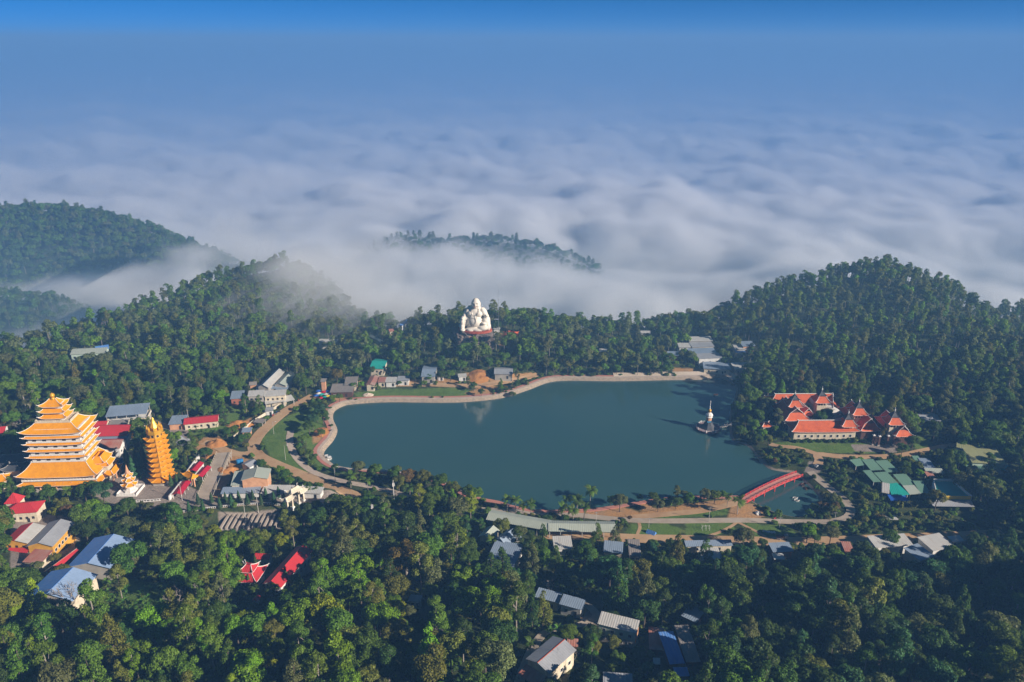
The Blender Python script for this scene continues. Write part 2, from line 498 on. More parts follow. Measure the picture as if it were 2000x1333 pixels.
EARTHS = [[(375, 870), (400, 855), (430, 852), (440, 870), (420, 880), (470, 890), (500, 905), (480, 915), (440, 905), (455, 930), (430, 980), (410, 985), (425, 930), (440, 895), (400, 890)],
          [(445, 905), (470, 895), (470, 915), (440, 940), (425, 985), (415, 970)], [(450, 838), (490, 815), (495, 822), (460, 848)], [(610, 850), (632, 835), (642, 845), (630, 862), (612, 868)],
          [(910, 728), (950, 725), (955, 745), (960, 775), (930, 782), (935, 760), (915, 745)], [(1430, 985), (1470, 985), (1500, 1005), (1470, 1018), (1420, 1015), (1425, 998)], [(1245, 970), (1275, 975), (1280, 995), (1250, 1000)],
          [(1160, 990), (1250, 1000), (1340, 985), (1430, 975), (1440, 985), (1300, 1008), (1180, 1012), (1100, 1010)], [(905, 768), (960, 752), (975, 758), (930, 780)],
          [(970, 650), (990, 655), (985, 680), (965, 668)], [(645, 775), (680, 765), (690, 772), (660, 785)],
          [(1130, 1180), (1150, 1185), (1140, 1215), (1120, 1200)], [(1310, 718), (1440, 722), (1445, 740), (1380, 745), (1320, 735)], [(700, 745), (800, 740), (900, 740), (900, 748), (760, 750), (700, 757)], [(950, 738), (1040, 728), (1045, 735), (960, 748)]]
PAVED = [[(425, 1000), (546, 995), (550, 1034), (428, 1040)], [(160, 880), (240, 880), (330, 930), (440, 985), (620, 960), (700, 960), (640, 990), (540, 982), (420, 992), (330, 1005), (220, 985), (160, 960)], [(1660, 868), (1760, 870), (1750, 885), (1670, 882)],
         [(20, 1000), (160, 1010), (150, 1090), (20, 1130)], [(300, 820), (370, 840), (360, 870), (300, 850)], [(1580, 900), (1610, 905), (1600, 925), (1570, 925)], [(1150, 1190), (1200, 1205), (1180, 1225), (1130, 1215)]]
LAWNS = [world_poly(p) for p in LAWNS]; EARTHS = [world_poly(p) for p in EARTHS]; PAVED = [world_poly(p) for p in PAVED]
def weight(polys, soft):
    w = np.zeros(GXX.shape)
    for p in polys:
        xs, ys = [q[0] for q in p], [q[1] for q in p]
        i0, i1 = np.searchsorted(gx, [min(xs) - 12, max(xs) + 12])
        j0, j1 = np.searchsorted(gy, [min(ys) - 12, max(ys) + 12])
        X, Y = GXX[j0:j1, i0:i1], GYY[j0:j1, i0:i1]
        d = poly_dist(X, Y, p)
        sd = np.where(in_poly(X, Y, p), d, -d)
        w[j0:j1, i0:i1] = np.maximum(w[j0:j1, i0:i1], np.clip(.5 + sd / soft * .5, 0, 1))
    return w
W_LAWN, W_EARTH, W_PAVED = weight(LAWNS, 3.5), weight(EARTHS, 4.0), weight(PAVED, 2.0)
_d = poly_dist(GXX, GYY, LAKE)
W_SHORE = np.where(in_poly(GXX, GYY, LAKE), 1.0, np.clip(1 - _d / 2.6, 0, 1))
def grid_mesh(name, X, Y, Z):
    r, c = X.shape
    me = bpy.data.meshes.new(name)
    idx = np.arange(r * c).reshape(r, c)
    q = np.stack([idx[:-1, :-1], idx[:-1, 1:], idx[1:, 1:], idx[1:, :-1]], -1).reshape(-1, 4)
    me.vertices.add(r * c)
    me.vertices.foreach_set('co', np.stack([X, Y, Z], -1).reshape(-1))
    me.loops.add(q.size)
    me.loops.foreach_set('vertex_index', q.reshape(-1))
    me.polygons.add(len(q))
    me.polygons.foreach_set('loop_start', np.arange(0, q.size, 4))
    me.polygons.foreach_set('loop_total', np.full(len(q), 4))
    me.polygons.foreach_set('use_smooth', np.ones(len(q), bool))
    me.update()
    return me
me = grid_mesh('ground', GXX, GYY, GZ)
for nm, w in (('lawn', W_LAWN), ('earth', W_EARTH), ('paved', W_PAVED), ('shore', W_SHORE)):
    a = me.attributes.new(nm, 'FLOAT', 'POINT')
    a.data.foreach_set('value', w.reshape(-1).astype(np.float32))
def ground_material():
    m, nt, b = new_mat('ground_cover')
    tc = nn(nt, 'ShaderNodeTexCoord')
    o = tc.outputs['Object']
    big, mid, fine = noise_tex(nt, o, .03, 4), noise_tex(nt, o, .16, 5, .65), noise_tex(nt, o, 1.1, 3, .7)
    wild = ramp(nt, mid, [(.3, (.028, .042, .014)), (.5, (.05, .07, .022)), (.64, (.085, .085, .035)), (.76, (.16, .12, .06))])
    lawn = ramp(nt, mid, [(.3, (.08, .14, .026)), (.55, (.115, .19, .036)), (.74, (.16, .17, .055))])
    earth = ramp(nt, mid, [(.3, (.5, .26, .09)), (.55, (.42, .25, .12)), (.75, (.34, .24, .14))])
    paved = ramp(nt, mid, [(.3, (.34, .29, .24)), (.7, (.24, .2, .17))])
    shore = ramp(nt, fine, [(.3, (.38, .31, .23)), (.7, (.2, .17, .13))])
    col = wild
    for nm, c, k in (('lawn', lawn, .9), ('earth', earth, .8), ('paved', paved, .3), ('shore', shore, .4)):
        at = nn(nt, 'ShaderNodeAttribute', attribute_name=nm)
        ad = nn(nt, 'ShaderNodeMath', operation='MULTIPLY_ADD')
        nt.links.new(mid, ad.inputs[0])
        ad.inputs[1].default_value = k
        sb = nn(nt, 'ShaderNodeMath', operation='SUBTRACT')
        nt.links.new(at.outputs['Fac'], sb.inputs[0])
        sb.inputs[1].default_value = k * .5
        nt.links.new(sb.outputs[0], ad.inputs[2])
        f = ramp(nt, ad.outputs[0], [(.4, (0, 0, 0)), (.6, (1, 1, 1))])
        col = mixc(nt, f, col, c)
    sp = ramp(nt, fine, [(.3, (.72, .72, .72)), (.7, (1.2, 1.2, 1.2))])
    nt.links.new(mixc(nt, 1.0, col, sp, 'MULTIPLY'), b.inputs['Base Color'])
    b.inputs['Roughness'].default_value = .95
    b.inputs['Specular IOR Level'].default_value = .15
    bp = nn(nt, 'ShaderNodeBump')
    bp.inputs['Distance'].default_value = .35
    nt.links.new(fine, bp.inputs['Height'])
    nt.links.new(bp.outputs[0], b.inputs['Normal'])
    return m
MT['ground'] = ground_material()
MT['forest_floor'] = pmat('forest_floor', (.035, .055, .02), (.02, .035, .014), scale=.05, rough=.95)
me.materials.append(MT['ground'])
ground = struct(put('ground', me))
# the lowland under the sea of fog, out to the horizon
mb = MB()
mb.face([(-60000, 840, -215), (60000, 840, -215), (60000, 70000, -215), (-60000, 70000, -215)])
mb.face([(-60000, -60000, -216), (60000, -60000, -216), (60000, 840.5, -216), (-60000, 840.5, -216)])
struct(mb.build('lowland', 'forest_floor'))
# far hills standing out of the fog
def far_hill(px, Y, sx, sy, top_up=0, base=-210, seed=0, ell=()):
    c = PY(*px, Y)
    n = 60
    X, Yg = np.meshgrid(np.linspace(-3, 3, n), np.linspace(-3, 3, n))
    Z = np.zeros_like(X)
    h = c.z - base
    x, y = c.x + X * sx, c.y + Yg * sy
    Z = base + h * np.exp(-.5 * (np.abs(X) ** 2.0 + Yg ** 2)) * (.92 + .16 * vnoise(x, y, sx * .5, seed)) 
    for (dx, dy, s1, s2, hh) in ell:
        Z = Z + bump(x, y, c.x + dx, c.y + dy, s1, s2, hh)
    o = struct(put('hills', grid_mesh('hills', x, y, Z)))
    o.data.materials.append(MT['forest_floor'])
    return x, y, Z
HILLS = [far_hill((80, 425), 1150, 230, 150, seed=3, ell=((150, -40, 70, 60, 18), (-60, 40, 80, 60, 10))),
         far_hill((30, 590), 850, 95, 75, seed=5, ell=((60, 20, 30, 30, 10),)),
         far_hill((905, 496), 1320, 190, 90, seed=7, ell=((150, 10, 80, 50, 26), (-120, -10, 60, 50, 44), (25, 0, 50, 40, 8)))]

# ------------------------------------------------------------------ water
def water_material():
    m, nt, b = new_mat('lake_water')
    tc = nn(nt, 'ShaderNodeTexCoord')
    n = noise_tex(nt, tc.outputs['Object'], .012, 3)
    nt.links.new(ramp(nt, n, [(.35, (.03, .084, .084)), (.65, (.037, .092, .087))]), b.inputs['Base Color'])
    wn = noise_tex(nt, tc.outputs['Object'], .022, 4, .6)
    nt.links.new(ramp(nt, wn, [(.38, (.06,) * 3), (.6, (.17,) * 3)]), b.inputs['Roughness'])
    b.inputs['IOR'].default_value = 1.5
    b.inputs['Specular IOR Level'].default_value = .6
    mp = nn(nt, 'ShaderNodeMapping')
    mp.inputs['Scale'].default_value = (.25, .5, 1)
    nt.links.new(tc.outputs['Object'], mp.inputs[0])
    w = noise_tex(nt, mp.outputs[0], .9, 4, .6)
    bp = nn(nt, 'ShaderNodeBump')
    bp.inputs['Distance'].default_value = .016
    bp.inputs['Strength'].default_value = .5
    nt.links.new(w, bp.inputs['Height'])
    nt.links.new(bp.outputs[0], b.inputs['Normal'])
    return m
MT['water'] = water_material()
xs, ys = [p[0] for p in LAKE], [p[1] for p in LAKE]
mb = MB()
mb.face([(min(xs) - 4, min(ys) - 4, 0), (max(xs) + 4, min(ys) - 4, 0), (max(xs) + 4, max(ys) + 4, 0), (min(xs) - 4, max(ys) + 4, 0)])
struct(mb.build('water', 'water'))

# ------------------------------------------------------------------ roads and paths, draped on the ground
KEEP = []                                   # places that must stay in view: (photo x, photo y, distance)
ROADS = []
def road(name, px, width, mat, lift=.14, kerb=None, keep=True, world=None, closed=False):
    pts = world or [tuple(G(*p))[:2] for p in px]
    pts = smooth_poly(pts, closed, 6)
    # even spacing
    out = [pts[0]]
    for q in pts[1:]:
        if math.dist(q, out[-1]) > 1.6:
            out.append(q)
    pts = out
    ROADS.append((pts, width))
    k, nx = len(pts), 5
    mb = MB()
    L = []
    for i in range(k):
        a, b = pts[max(i - 1, 0)], pts[min(i + 1, k - 1)]
        dx, dy = b[0] - a[0], b[1] - a[1]
        l = math.hypot(dx, dy) or 1
        w = width(i / k) if callable(width) else width
        row = []
        for j in range(nx):
            s = (j / (nx - 1) - .5) * w
            x, y = pts[i][0] - dy / l * s, pts[i][1] + dx / l * s
            row.append((x, y, hz(x, y)))
        zc = sum(p[2] for p in row) / nx
        row = [(x, y, max(z, zc * .6 + z * .4) + lift) for x, y, z in row]
        L.append(row)
        if keep and i % 2 == 0:
            q = row[nx // 2]
            KEEP.append((*proj(*q), q[1], .6))
    n0 = 0
    for row in L:
        mb.v += [(row[0][0], row[0][1], row[0][2] - .6)] + row + [(row[-1][0], row[-1][1], row[-1][2] - .6)]
    m = nx + 2
    for i in range(k - 1):
        for j in range(m - 1):
            mb.f.append((i * m + j, (i + 1) * m + j, (i + 1) * m + j + 1, i * m + j + 1))
    o = struct(mb.build(name, mat, smooth=False))
    return pts, L
road('loop_road', [(700, 972), (645, 950), (590, 928), (540, 908), (505, 890), (496, 870), (506, 850), (528, 828), (560, 802), (590, 786), (615, 772)], 7.5, 'dirt_road')
road('dirt_track', [(500, 882), (470, 888), (440, 880), (415, 868), (395, 864)], 6, 'dirt_road', lift=.1)
road('inner_path', [(568, 842), (566, 862), (576, 890), (600, 915), (630, 930), (680, 943), (720, 950), (770, 962), (830, 985)], 4.2, 'walk_pale')
road('back_road', [(615, 772), (650, 766), (690, 755), (760, 752), (840, 752), (910, 754), (960, 750), (1010, 742), (1050, 732)], 4.5, 'dirt_road')
road('concrete_path', [(1582, 922), (1600, 938), (1625, 958), (1650, 978), (1662, 998), (1652, 1012), (1620, 1019), (1570, 1020), (1500, 1018), (1400, 1017), (1300, 1018), (1220, 1016), (1120, 1006), (1030, 1000), (940, 996)], 4.4, 'road_concrete')
road('main_road', [(1960, 1042), (1850, 1048), (1740, 1052), (1640, 1056), (1540, 1058), (1440, 1056), (1340, 1054), (1240, 1052), (1150, 1048), (1060, 1045)], 7, 'dirt_road')
road('sandy_track', [(1225, 1012), (1300, 1005), (1370, 998), (1430, 985), (1455, 978)], 4.5, 'dirt_road', lift=.1)
road('footpath', [(1440, 1020), (1425, 1030), (1400, 1042), (1370, 1050)], 1.6, 'dirt_road', lift=.09)
road('footpath', [(1245, 1015), (1250, 1030), (1245, 1045), (1255, 1050)], 1.6, 'dirt_road', lift=.09)
road('footpath', [(1440, 1020), (1480, 1040), (1500, 1052)], 1.6, 'dirt_road', lift=.09)
road('temple_road', [(1592, 915), (1600, 900), (1598, 888), (1640, 892), (1700, 893), (1760, 890), (1800, 882), (1850, 872), (1880, 870)], 5, 'dirt_road')
road('temple_path', [(1598, 888), (1560, 876), (1520, 872), (1500, 866)], 4, 'dirt_road', lift=.1)
road('village_lane', [(1010, 1345), (1060, 1240), (1130, 1222), (1165, 1205), (1150, 1185), (1120, 1170)], 3.5, 'road_concrete')
# promenade round the lake: stone bank, pale kerb walk and pink walk, each its own ribbon
def offset_poly(poly, d):
    k, out = len(poly), []
    for i in range(k):
        a, b = poly[i - 1], poly[(i + 1) % k]
        dx, dy = b[0] - a[0], b[1] - a[1]
        l = math.hypot(dx, dy) or 1
        out.append((poly[i][0] + dy / l * d, poly[i][1] - dx / l * d))
    return out
_area = sum(LAKE[i - 1][0] * LAKE[i][1] - LAKE[i][0] * LAKE[i - 1][1] for i in range(len(LAKE)))
SGN = 1 if _area > 0 else -1
def bank(i0, i1, d0, d1, z0, z1, name, mat):
    """a strip beside the shore between photo-outline points i0..i1, d0..d1 metres off the water's edge"""
    A, B = offset_poly(LAKE, d0 * SGN), offset_poly(LAKE, d1 * SGN)
    rngi = [i % len(LAKE) for i in range(i0 * 4, i1 * 4 + 1)]
    mb = MB()
    for i in rngi:
        a, b = A[i], B[i]
        mb.v += [(a[0], a[1], z0 - .8), (a[0], a[1], z0), (b[0], b[1], z1), (b[0], b[1], z1 - .8)]
        if i % 2 == 0:
            KEEP.append((*proj(b[0], b[1], z1), b[1], .5))
    for k in range(len(rngi) - 1):
        n = k * 4
        for j in range(3):
            mb.f.append((n + j, n + 4 + j, n + 5 + j, n + 1 + j) if SGN < 0 else (n + j, n + 1 + j, n + 5 + j, n + 4 + j))
    return struct(mb.build(name, mat))
N_L = len(LAKE_PX)
for (a, b) in ((N_L - 14, N_L + 12),):
    bank(a, b, -.6, 2.0, -.5, 1.75, 'stone_bank', 'stone')
    bank(a, b, 2.0, 4.0, 1.85, 2.0, 'kerb_walk', 'walk_pale')
bank(N_L - 14, N_L + 8, 4.0, 6.2, 1.95, 2.05, 'promenade', 'walk_pink')
bank(N_L - 26, N_L - 14, -.6, 1.2, -.5, 1.7, 'stone_bank', 'stone')
bank(N_L - 26, N_L - 14, 1.2, 4.0, 1.85, 2.0, 'promenade', 'walk_pink')
bank(N_L + 8, N_L + 12, 4.0, 9.5, 1.98, 2.6, 'sand_beach', 'sand')
# ------------------------------------------------------------------ tree models: a trunk mesh and a crown mesh per model
def cards_mesh(name, ctr, nrm, size, seed, mat='leaf', aspect=.62):
    g = np.random.default_rng(seed)
    n = len(ctr)
    nrm = nrm / (np.linalg.norm(nrm, axis=1, keepdims=True) + 1e-9)
    ref = g.normal(size=(n, 3))
    a = np.cross(nrm, ref)
    a /= np.linalg.norm(a, axis=1, keepdims=True) + 1e-9
    b = np.cross(nrm, a)
    s = size[:, None]
    bend = nrm * s * .18
    v = np.stack([ctr - a * s * .5 - bend, ctr + b * s * .5 * aspect + bend * .4, ctr + a * s * .5 - bend, ctr - b * s * .5 * aspect + bend * .4], 1).reshape(-1, 3)
    me = bpy.data.meshes.new(name)
    me.vertices.add(n * 4)
    me.vertices.foreach_set('co', v.reshape(-1))
    me.loops.add(n * 4)
    me.loops.foreach_set('vertex_index', np.arange(n * 4))
    me.polygons.add(n)
    me.polygons.foreach_set('loop_start', np.arange(0, n * 4, 4))
    me.polygons.foreach_set('loop_total', np.full(n, 4))
    me.update()
    me.materials.append(MT[mat])
    return me
def lobes_in(rx, rz, cz, k, g, lr=.42, flat=0.0):
    L = []
    for i in range(k):
        d = g.normal(size=3)
        d /= np.linalg.norm(d)
        if d[2] < -.55:
            d[2] *= -.6
        r = g.uniform(.45, .78)
        lrad = rx * lr * g.uniform(.7, 1.2)
        L.append((d[0] * rx * r, d[1] * rx * r, cz + d[2] * rz * r * (1 - flat), lrad, lrad * g.uniform(.65, .95)))
    return L
def crown_from(L, n, leaf, seed, name='crown', jit=.55, shell=(.72, 1.08), mat='leaf'):
    g = np.random.default_rng(seed)
    L = np.array(L)
    pr = L[:, 3] ** 2
    idx = g.choice(len(L), n * 2, p=pr / pr.sum())
    d = g.normal(size=(n * 2, 3))
    d /= np.linalg.norm(d, axis=1, keepdims=True)
    d[:, 2] = np.where(d[:, 2] < -.35, -d[:, 2] * .8, d[:, 2])
    rr = g.uniform(*shell, size=(n * 2, 1))
    rad = np.stack([L[idx, 3], L[idx, 3], L[idx, 4]], 1)
    ctr = L[idx, :3] + d * rad * rr
    # drop leaves buried inside another lobe
    ok = np.ones(len(ctr), bool)
    for l in L:
        q = np.sqrt(((ctr[:, 0] - l[0]) / l[3]) ** 2 + ((ctr[:, 1] - l[1]) / l[3]) ** 2 + ((ctr[:, 2] - l[2]) / l[4]) ** 2)
        ok &= q > .6
    sel = np.nonzero(ok)[0][:n]
    ctr, d = ctr[sel], d[sel]
    nrm = d + g.normal(size=d.shape) * jit * .6
    nrm[:, 2] += .25
    size = leaf * g.uniform(.6, 1.35, size=len(sel))
    return cards_mesh(name, ctr, nrm, size, seed, mat)
def trunk_mesh(h, r, limbs, seed, mat='bark', lean=.04):
    g = random.Random(seed)
    mb = MB()
    top = (g.uniform(-lean, lean) * h, g.uniform(-lean, lean) * h, h)
    mid = (top[0] * .3 + g.uniform(-.15, .15), top[1] * .3 + g.uniform(-.15, .15), h * .5)
    mb.tube([(0, 0, -1.2), mid, top], r, 7, r * .45)
    for (x, y, z) in limbs:
        t = g.uniform(.55, .9)
        s = (top[0] * t, top[1] * t, h * t)
        m = ((s[0] + x) / 2 + g.uniform(-.3, .3), (s[1] + y) / 2 + g.uniform(-.3, .3), (s[2] + z) / 2 + .3)
        mb.tube([s, m, (x, y, z)], r * .42, 5, r * .12)
    return mb.mesh('trunk', mat)
MODEL = {}
def model(kind, k, fn):
    MODEL[kind] = [fn(i) for i in range(k)]
def m_broad(i):
    g = np.random.default_rng(100 + i)
    rx, rz, cz = (4.6, 5.9, 5.0, 5.4, 4.3, 5.6, 5.0)[i], (4.9, 3.5, 4.6, 3.9, 5.2, 4.2, 3.6)[i], (7.4, 7.6, 7.2, 7.8, 7.4, 7.0, 7.8)[i]
    L = lobes_in(rx, rz, cz, (16, 26, 20, 30, 15, 22, 34)[i], g, (.42, .32, .38, .28, .44, .36, .26)[i])
    return trunk_mesh(cz, .34, [l[:3] for l in L[:5]], i), crown_from(L, 4600, .56, i + 1, jit=.85), 12.0, 5.4
def m_tall(i):                       # slender tall tree on a pale stem, crown in open tufts
    g = np.random.default_rng(200 + i)
    L = []
    for k in range(13):
        z = 7.0 + 9.5 * k / 12
        w = 2.9 * math.sin(math.pi * min(.98, (k + 1.8) / 14)) + .5
        a = g.uniform(0, 6.28)
        L.append((math.cos(a) * w * .62, math.sin(a) * w * .62, z, 1.55 * g.uniform(.7, 1.25), 1.25 * g.uniform(.75, 1.2)))
    return trunk_mesh(15, .24, [l[:3] for l in L[::2]], 20 + i, 'palebark', .03), crown_from(L, 2600, .52, 30 + i, jit=.8), 17.5, 3.4
def m_feather(i):                    # soft drooping grey-green crown, widest low down
    g = np.random.default_rng(300 + i)
    L = []
    for k in range(17):
        t = k / 16
        z = 3.2 + 11 * t
        w = 3.4 * (1 - t) ** .75 + .5
        a = g.uniform(0, 6.28)
        L.append((math.cos(a) * w * .6, math.sin(a) * w * .6, z, (1.9 - t) * g.uniform(.75, 1.15), 1.7 * g.uniform(.8, 1.2)))
    return trunk_mesh(13, .26, [l[:3] for l in L[::4]], 40 + i), crown_from(L, 3000, .5, 50 + i, jit=1.0), 15.5, 3.9
def m_spread(i):                     # wide umbrella crown
    g = np.random.default_rng(400 + i)
    L = lobes_in(9.5, 5.0, 9.5, 30, g, .27, .25)
    return trunk_mesh(8, .7, [l[:3] for l in L[:12]], 60 + i, 'palebark'), crown_from(L, 4200, .7, 70 + i, jit=1.1), 15.5, 10
def m_bush(i):
    g = np.random.default_rng(500 + i)
    L = lobes_in(1.9, 1.3, 1.2, 7, g, .5)
    return trunk_mesh(1.0, .1, [l[:3] for l in L[:3]], 80 + i), crown_from(L, 420, .6, 90 + i), 2.7, 2.1
def m_cypress(i):
    g = np.random.default_rng(600 + i)
    n = 1500
    t = g.uniform(0, 1, n) ** .8
    a = g.uniform(0, 6.28, n)
    r = (1.55 * (1 - t) ** .8 + .08) * g.uniform(.72, 1.05, n) * (1 + .14 * np.sin(t * 30 + a * 2))
    ctr = np.stack([np.cos(a) * r, np.sin(a) * r, .5 + t * 7.6], 1)
    nrm = np.stack([np.cos(a), np.sin(a), np.full(n, .5)], 1) + g.normal(size=(n, 3)) * .3
    return trunk_mesh(6, .14, [], 100 + i), cards_mesh('crown', ctr, nrm, g.uniform(.3, .62, n), i), 8.3, 1.6
def m_far(i):                        # coarser model for trees far away
    g = np.random.default_rng(700 + i)
    if i % 4 == 2:
        L = lobes_in(6.2, 3.4, 8.6, 18, g, .34)
        return trunk_mesh(8, .3, [], 120 + i), crown_from(L, 800, 1.15, 130 + i), 12, 6.5
    if i % 2 == 0:
        L = lobes_in(4.6, 3.2 + i * .2, 7.0, 10 + i, g, .42)
        return trunk_mesh(7, .3, [], 120 + i), crown_from(L, 620, 1.25, 130 + i), 12, 5
    L = [(g.uniform(-1.4, 1.4), g.uniform(-1.4, 1.4), 8.6 + 7 * k / 9, 1.75 * g.uniform(.7, 1.2), 1.4) for k in range(10)]
    return trunk_mesh(14, .22, [], 120 + i, 'palebark'), crown_from(L, 520, 1.0, 130 + i, jit=.8), 16.5, 3.2
model('broadleaf_tree', 7, m_broad)
model('slender_tree', 4, m_tall)
model('feathery_tree', 3, m_feather)
model('spreading_tree', 2, m_spread)
model('bush', 3, m_bush)
model('cypress', 2, m_cypress)
model('far', 8, m_far)
# palm: trunk and single fronds
def frond_mesh():
    mb = MB()
    n = 7
    pts = [(3.5 * t, 0, 1.15 * math.sin(t * 2.0) - 1.55 * t * t) for t in [k / n for k in range(n + 1)]]
    for k in range(n):
        a, b = pts[k], pts[k + 1]
        w0, w1 = .62 * math.sin(math.pi * min(.98, (k + .6) / (n + .6))), .62 * math.sin(math.pi * min(.98, (k + 1.6) / (n + .6)))
        for s in (-1, 1):
            for q in range(3):                                   # leaflets with gaps between them
                t0, t1 = q / 3, (q + .72) / 3
                lerp = lambda t: (a[0] + (b[0] - a[0]) * t, 0, a[2] + (b[2] - a[2]) * t)
                p, r_ = lerp(t0), lerp(t1)
                w = w0 + (w1 - w0) * t0
                mb.face([p, r_, (r_[0] + .25, s * w, r_[2] - .38 * w - .06), (p[0] + .2, s * w, p[2] - .38 * w - .06)])
    return mb.mesh('frond', 'leaf')
FROND = frond_mesh()
def palm_trunk(h):
    mb = MB()
    mb.tube([(0, 0, -.8), (.25, .1, h * .35), (.4, .2, h * .7), (.3, .25, h)], .24, 8, .15)
    return mb.mesh('trunk', 'palebark')
PALMT = [palm_trunk(7.5), palm_trunk(9.5)]
def banana_leaf():
    mb = MB()
    n = 5
    for k in range(n):
        t0, t1 = k / n, (k + 1) / n
        f = lambda t: (1.9 * t, 0, 1.7 * t - 1.25 * t * t)
        a, b = f(t0), f(t1)
        w0, w1 = .42 * math.sin(math.pi * (.12 + .86 * t0)), .42 * math.sin(math.pi * (.12 + .86 * t1))
        for s in (-1, 1):
            mb.face([a, b, (b[0], s * w1, b[2] + .1), (a[0], s * w0, a[2] + .1)])
    return mb.mesh('leaf', 'leaf')
BLEAF = banana_leaf()
mb = MB(); mb.tube([(0, 0, -.5), (0, 0, 1.9)], .16, 6, .1); BSTEM = mb.mesh('stem', 'leaf')
def bare_mesh(seed, h=9.0, depth=4, spread=.6):
    g = random.Random(seed)
    mb = MB()
    def grow(p, d, l, r, k):
        q = p + d * l
        m = (p + q) / 2 + Vector((g.uniform(-.1, .1), g.uniform(-.1, .1), 0)) * l
        mb.tube([p, m, q], r, 5, r * .62, caps=False)
        if k == 0:
            return
        for _ in range(3 if k > 1 else 4):
            nd = (d + Vector((g.gauss(0, spread), g.gauss(0, spread), g.uniform(0, .35)))).normalized()
            grow(q, nd, l * g.uniform(.6, .8), r * .6, k - 1)
    grow(Vector((0, 0, -.6)), Vector((.04, 0, 1)), h * .36, .2, depth)
    return mb.mesh('branches', 'palebark')
BARE = [bare_mesh(3), bare_mesh(8, 8.0, 4, .8)]

GREENS = {'dark green': (.026, .062, .02), 'deep green': (.036, .085, .02), 'mid green': (.055, .115, .024), 'fresh green': (.075, .17, .024), 'yellow-green': (.12, .18, .025), 'olive': (.082, .105, .03),
          'grey-green': (.075, .1, .052), 'ochre': (.1, .092, .03), 'blue-green': (.028, .078, .042), 'rusty': (.088, .066, .032)}
GREENS = {k: (v[0] * 1.95, v[1] * 1.85, v[2] * 1.35) for k, v in GREENS.items()}
TREES = []                 # (kind, x, y, z, height, radius, colour) of every single tree built as an object
def tree(kind, x, y, colour, scale=1.0, z=None, tall=1.0, rot=None, k=None):
    ms = MODEL[kind]
    tm, cm, h, r = ms[(k if k is not None else rng.randrange(1000)) % len(ms)]
    z = hz(x, y) if z is None else z
    o = bpy.data.objects.new(kind, None)
    o.empty_display_size = 1.0
    C.objects.link(o)
    o.location = (x, y, z)
    o.rotation_euler.z = rng.uniform(0, 6.28) if rot is None else rot
    o.scale = (scale, scale, scale * tall)
    t = put('trunk', tm, o)
    c = put('crown', cm, o)
    base = GREENS[colour]
    j = rng.uniform(.85, 1.15)
    c.color = (base[0] * j, base[1] * j, base[2] * j, 1)
    TREES.append([o, kind, x, y, z, h * scale * tall, r * scale, colour])
    return o
def palm(x, y, scale=1.0, colour='deep green', k=0):
    z = hz(x, y)
    o = bpy.data.objects.new('coconut_palm', None)
    C.objects.link(o)
    o.location = (x, y, z)
    o.scale = (scale,) * 3
    o.rotation_euler.z = rng.uniform(0, 6.28)
    tm = PALMT[k % 2]
    put('trunk', tm, o)
    h = 7.5 if k % 2 == 0 else 9.5
    n = 17
    for i in range(n):
        f = put('frond', FROND, o, (.3, .25, h - .1), i * 2 * math.pi / n * 1.62 + rng.uniform(-.2, .2))
        f.rotation_euler.y = rng.uniform(-.8, .75)
        s = rng.uniform(.9, 1.2)
        f.scale = (s, s * 1.5, s)
        b = GREENS[colour]
        f.color = (b[0] * 1.0, b[1] * .95, b[2], 1)
    TREES.append([o, 'coconut_palm', x, y, z, (h + 1) * scale, 3.4 * scale, colour])
def banana(x, y, scale=1.0):
    z = hz(x, y)
    o = bpy.data.objects.new('banana_plant', None)
    C.objects.link(o)
    o.location = (x, y, z)
    o.scale = (scale,) * 3
    o.rotation_euler.z = rng.uniform(0, 6.28)
    s = put('stem', BSTEM, o)
    s.color = (.12, .16, .05, 1)
    for i in range(7):
        f = put('leaf', BLEAF, o, (0, 0, 1.75), i * 2 * math.pi / 7 + rng.uniform(-.3, .3))
        f.rotation_euler.y = rng.uniform(-.6, .25)
        k = rng.uniform(.8, 1.3)
        f.color = (.07 * k, .17 * k, .035 * k, 1)
    TREES.append([o, 'banana_plant', x, y, z, 3.4 * scale, 1.9 * scale, 'fresh green'])
def bare(x, y, scale=1.0, k=0, name='bare_tree'):
    o = put(name, BARE[k % 2], None, (x, y, hz(x, y)), rng.uniform(0, 6.28), (scale,) * 3)
    TREES.append([o, name, x, y, o.location.z, 9 * scale, 4 * scale, 'bare'])
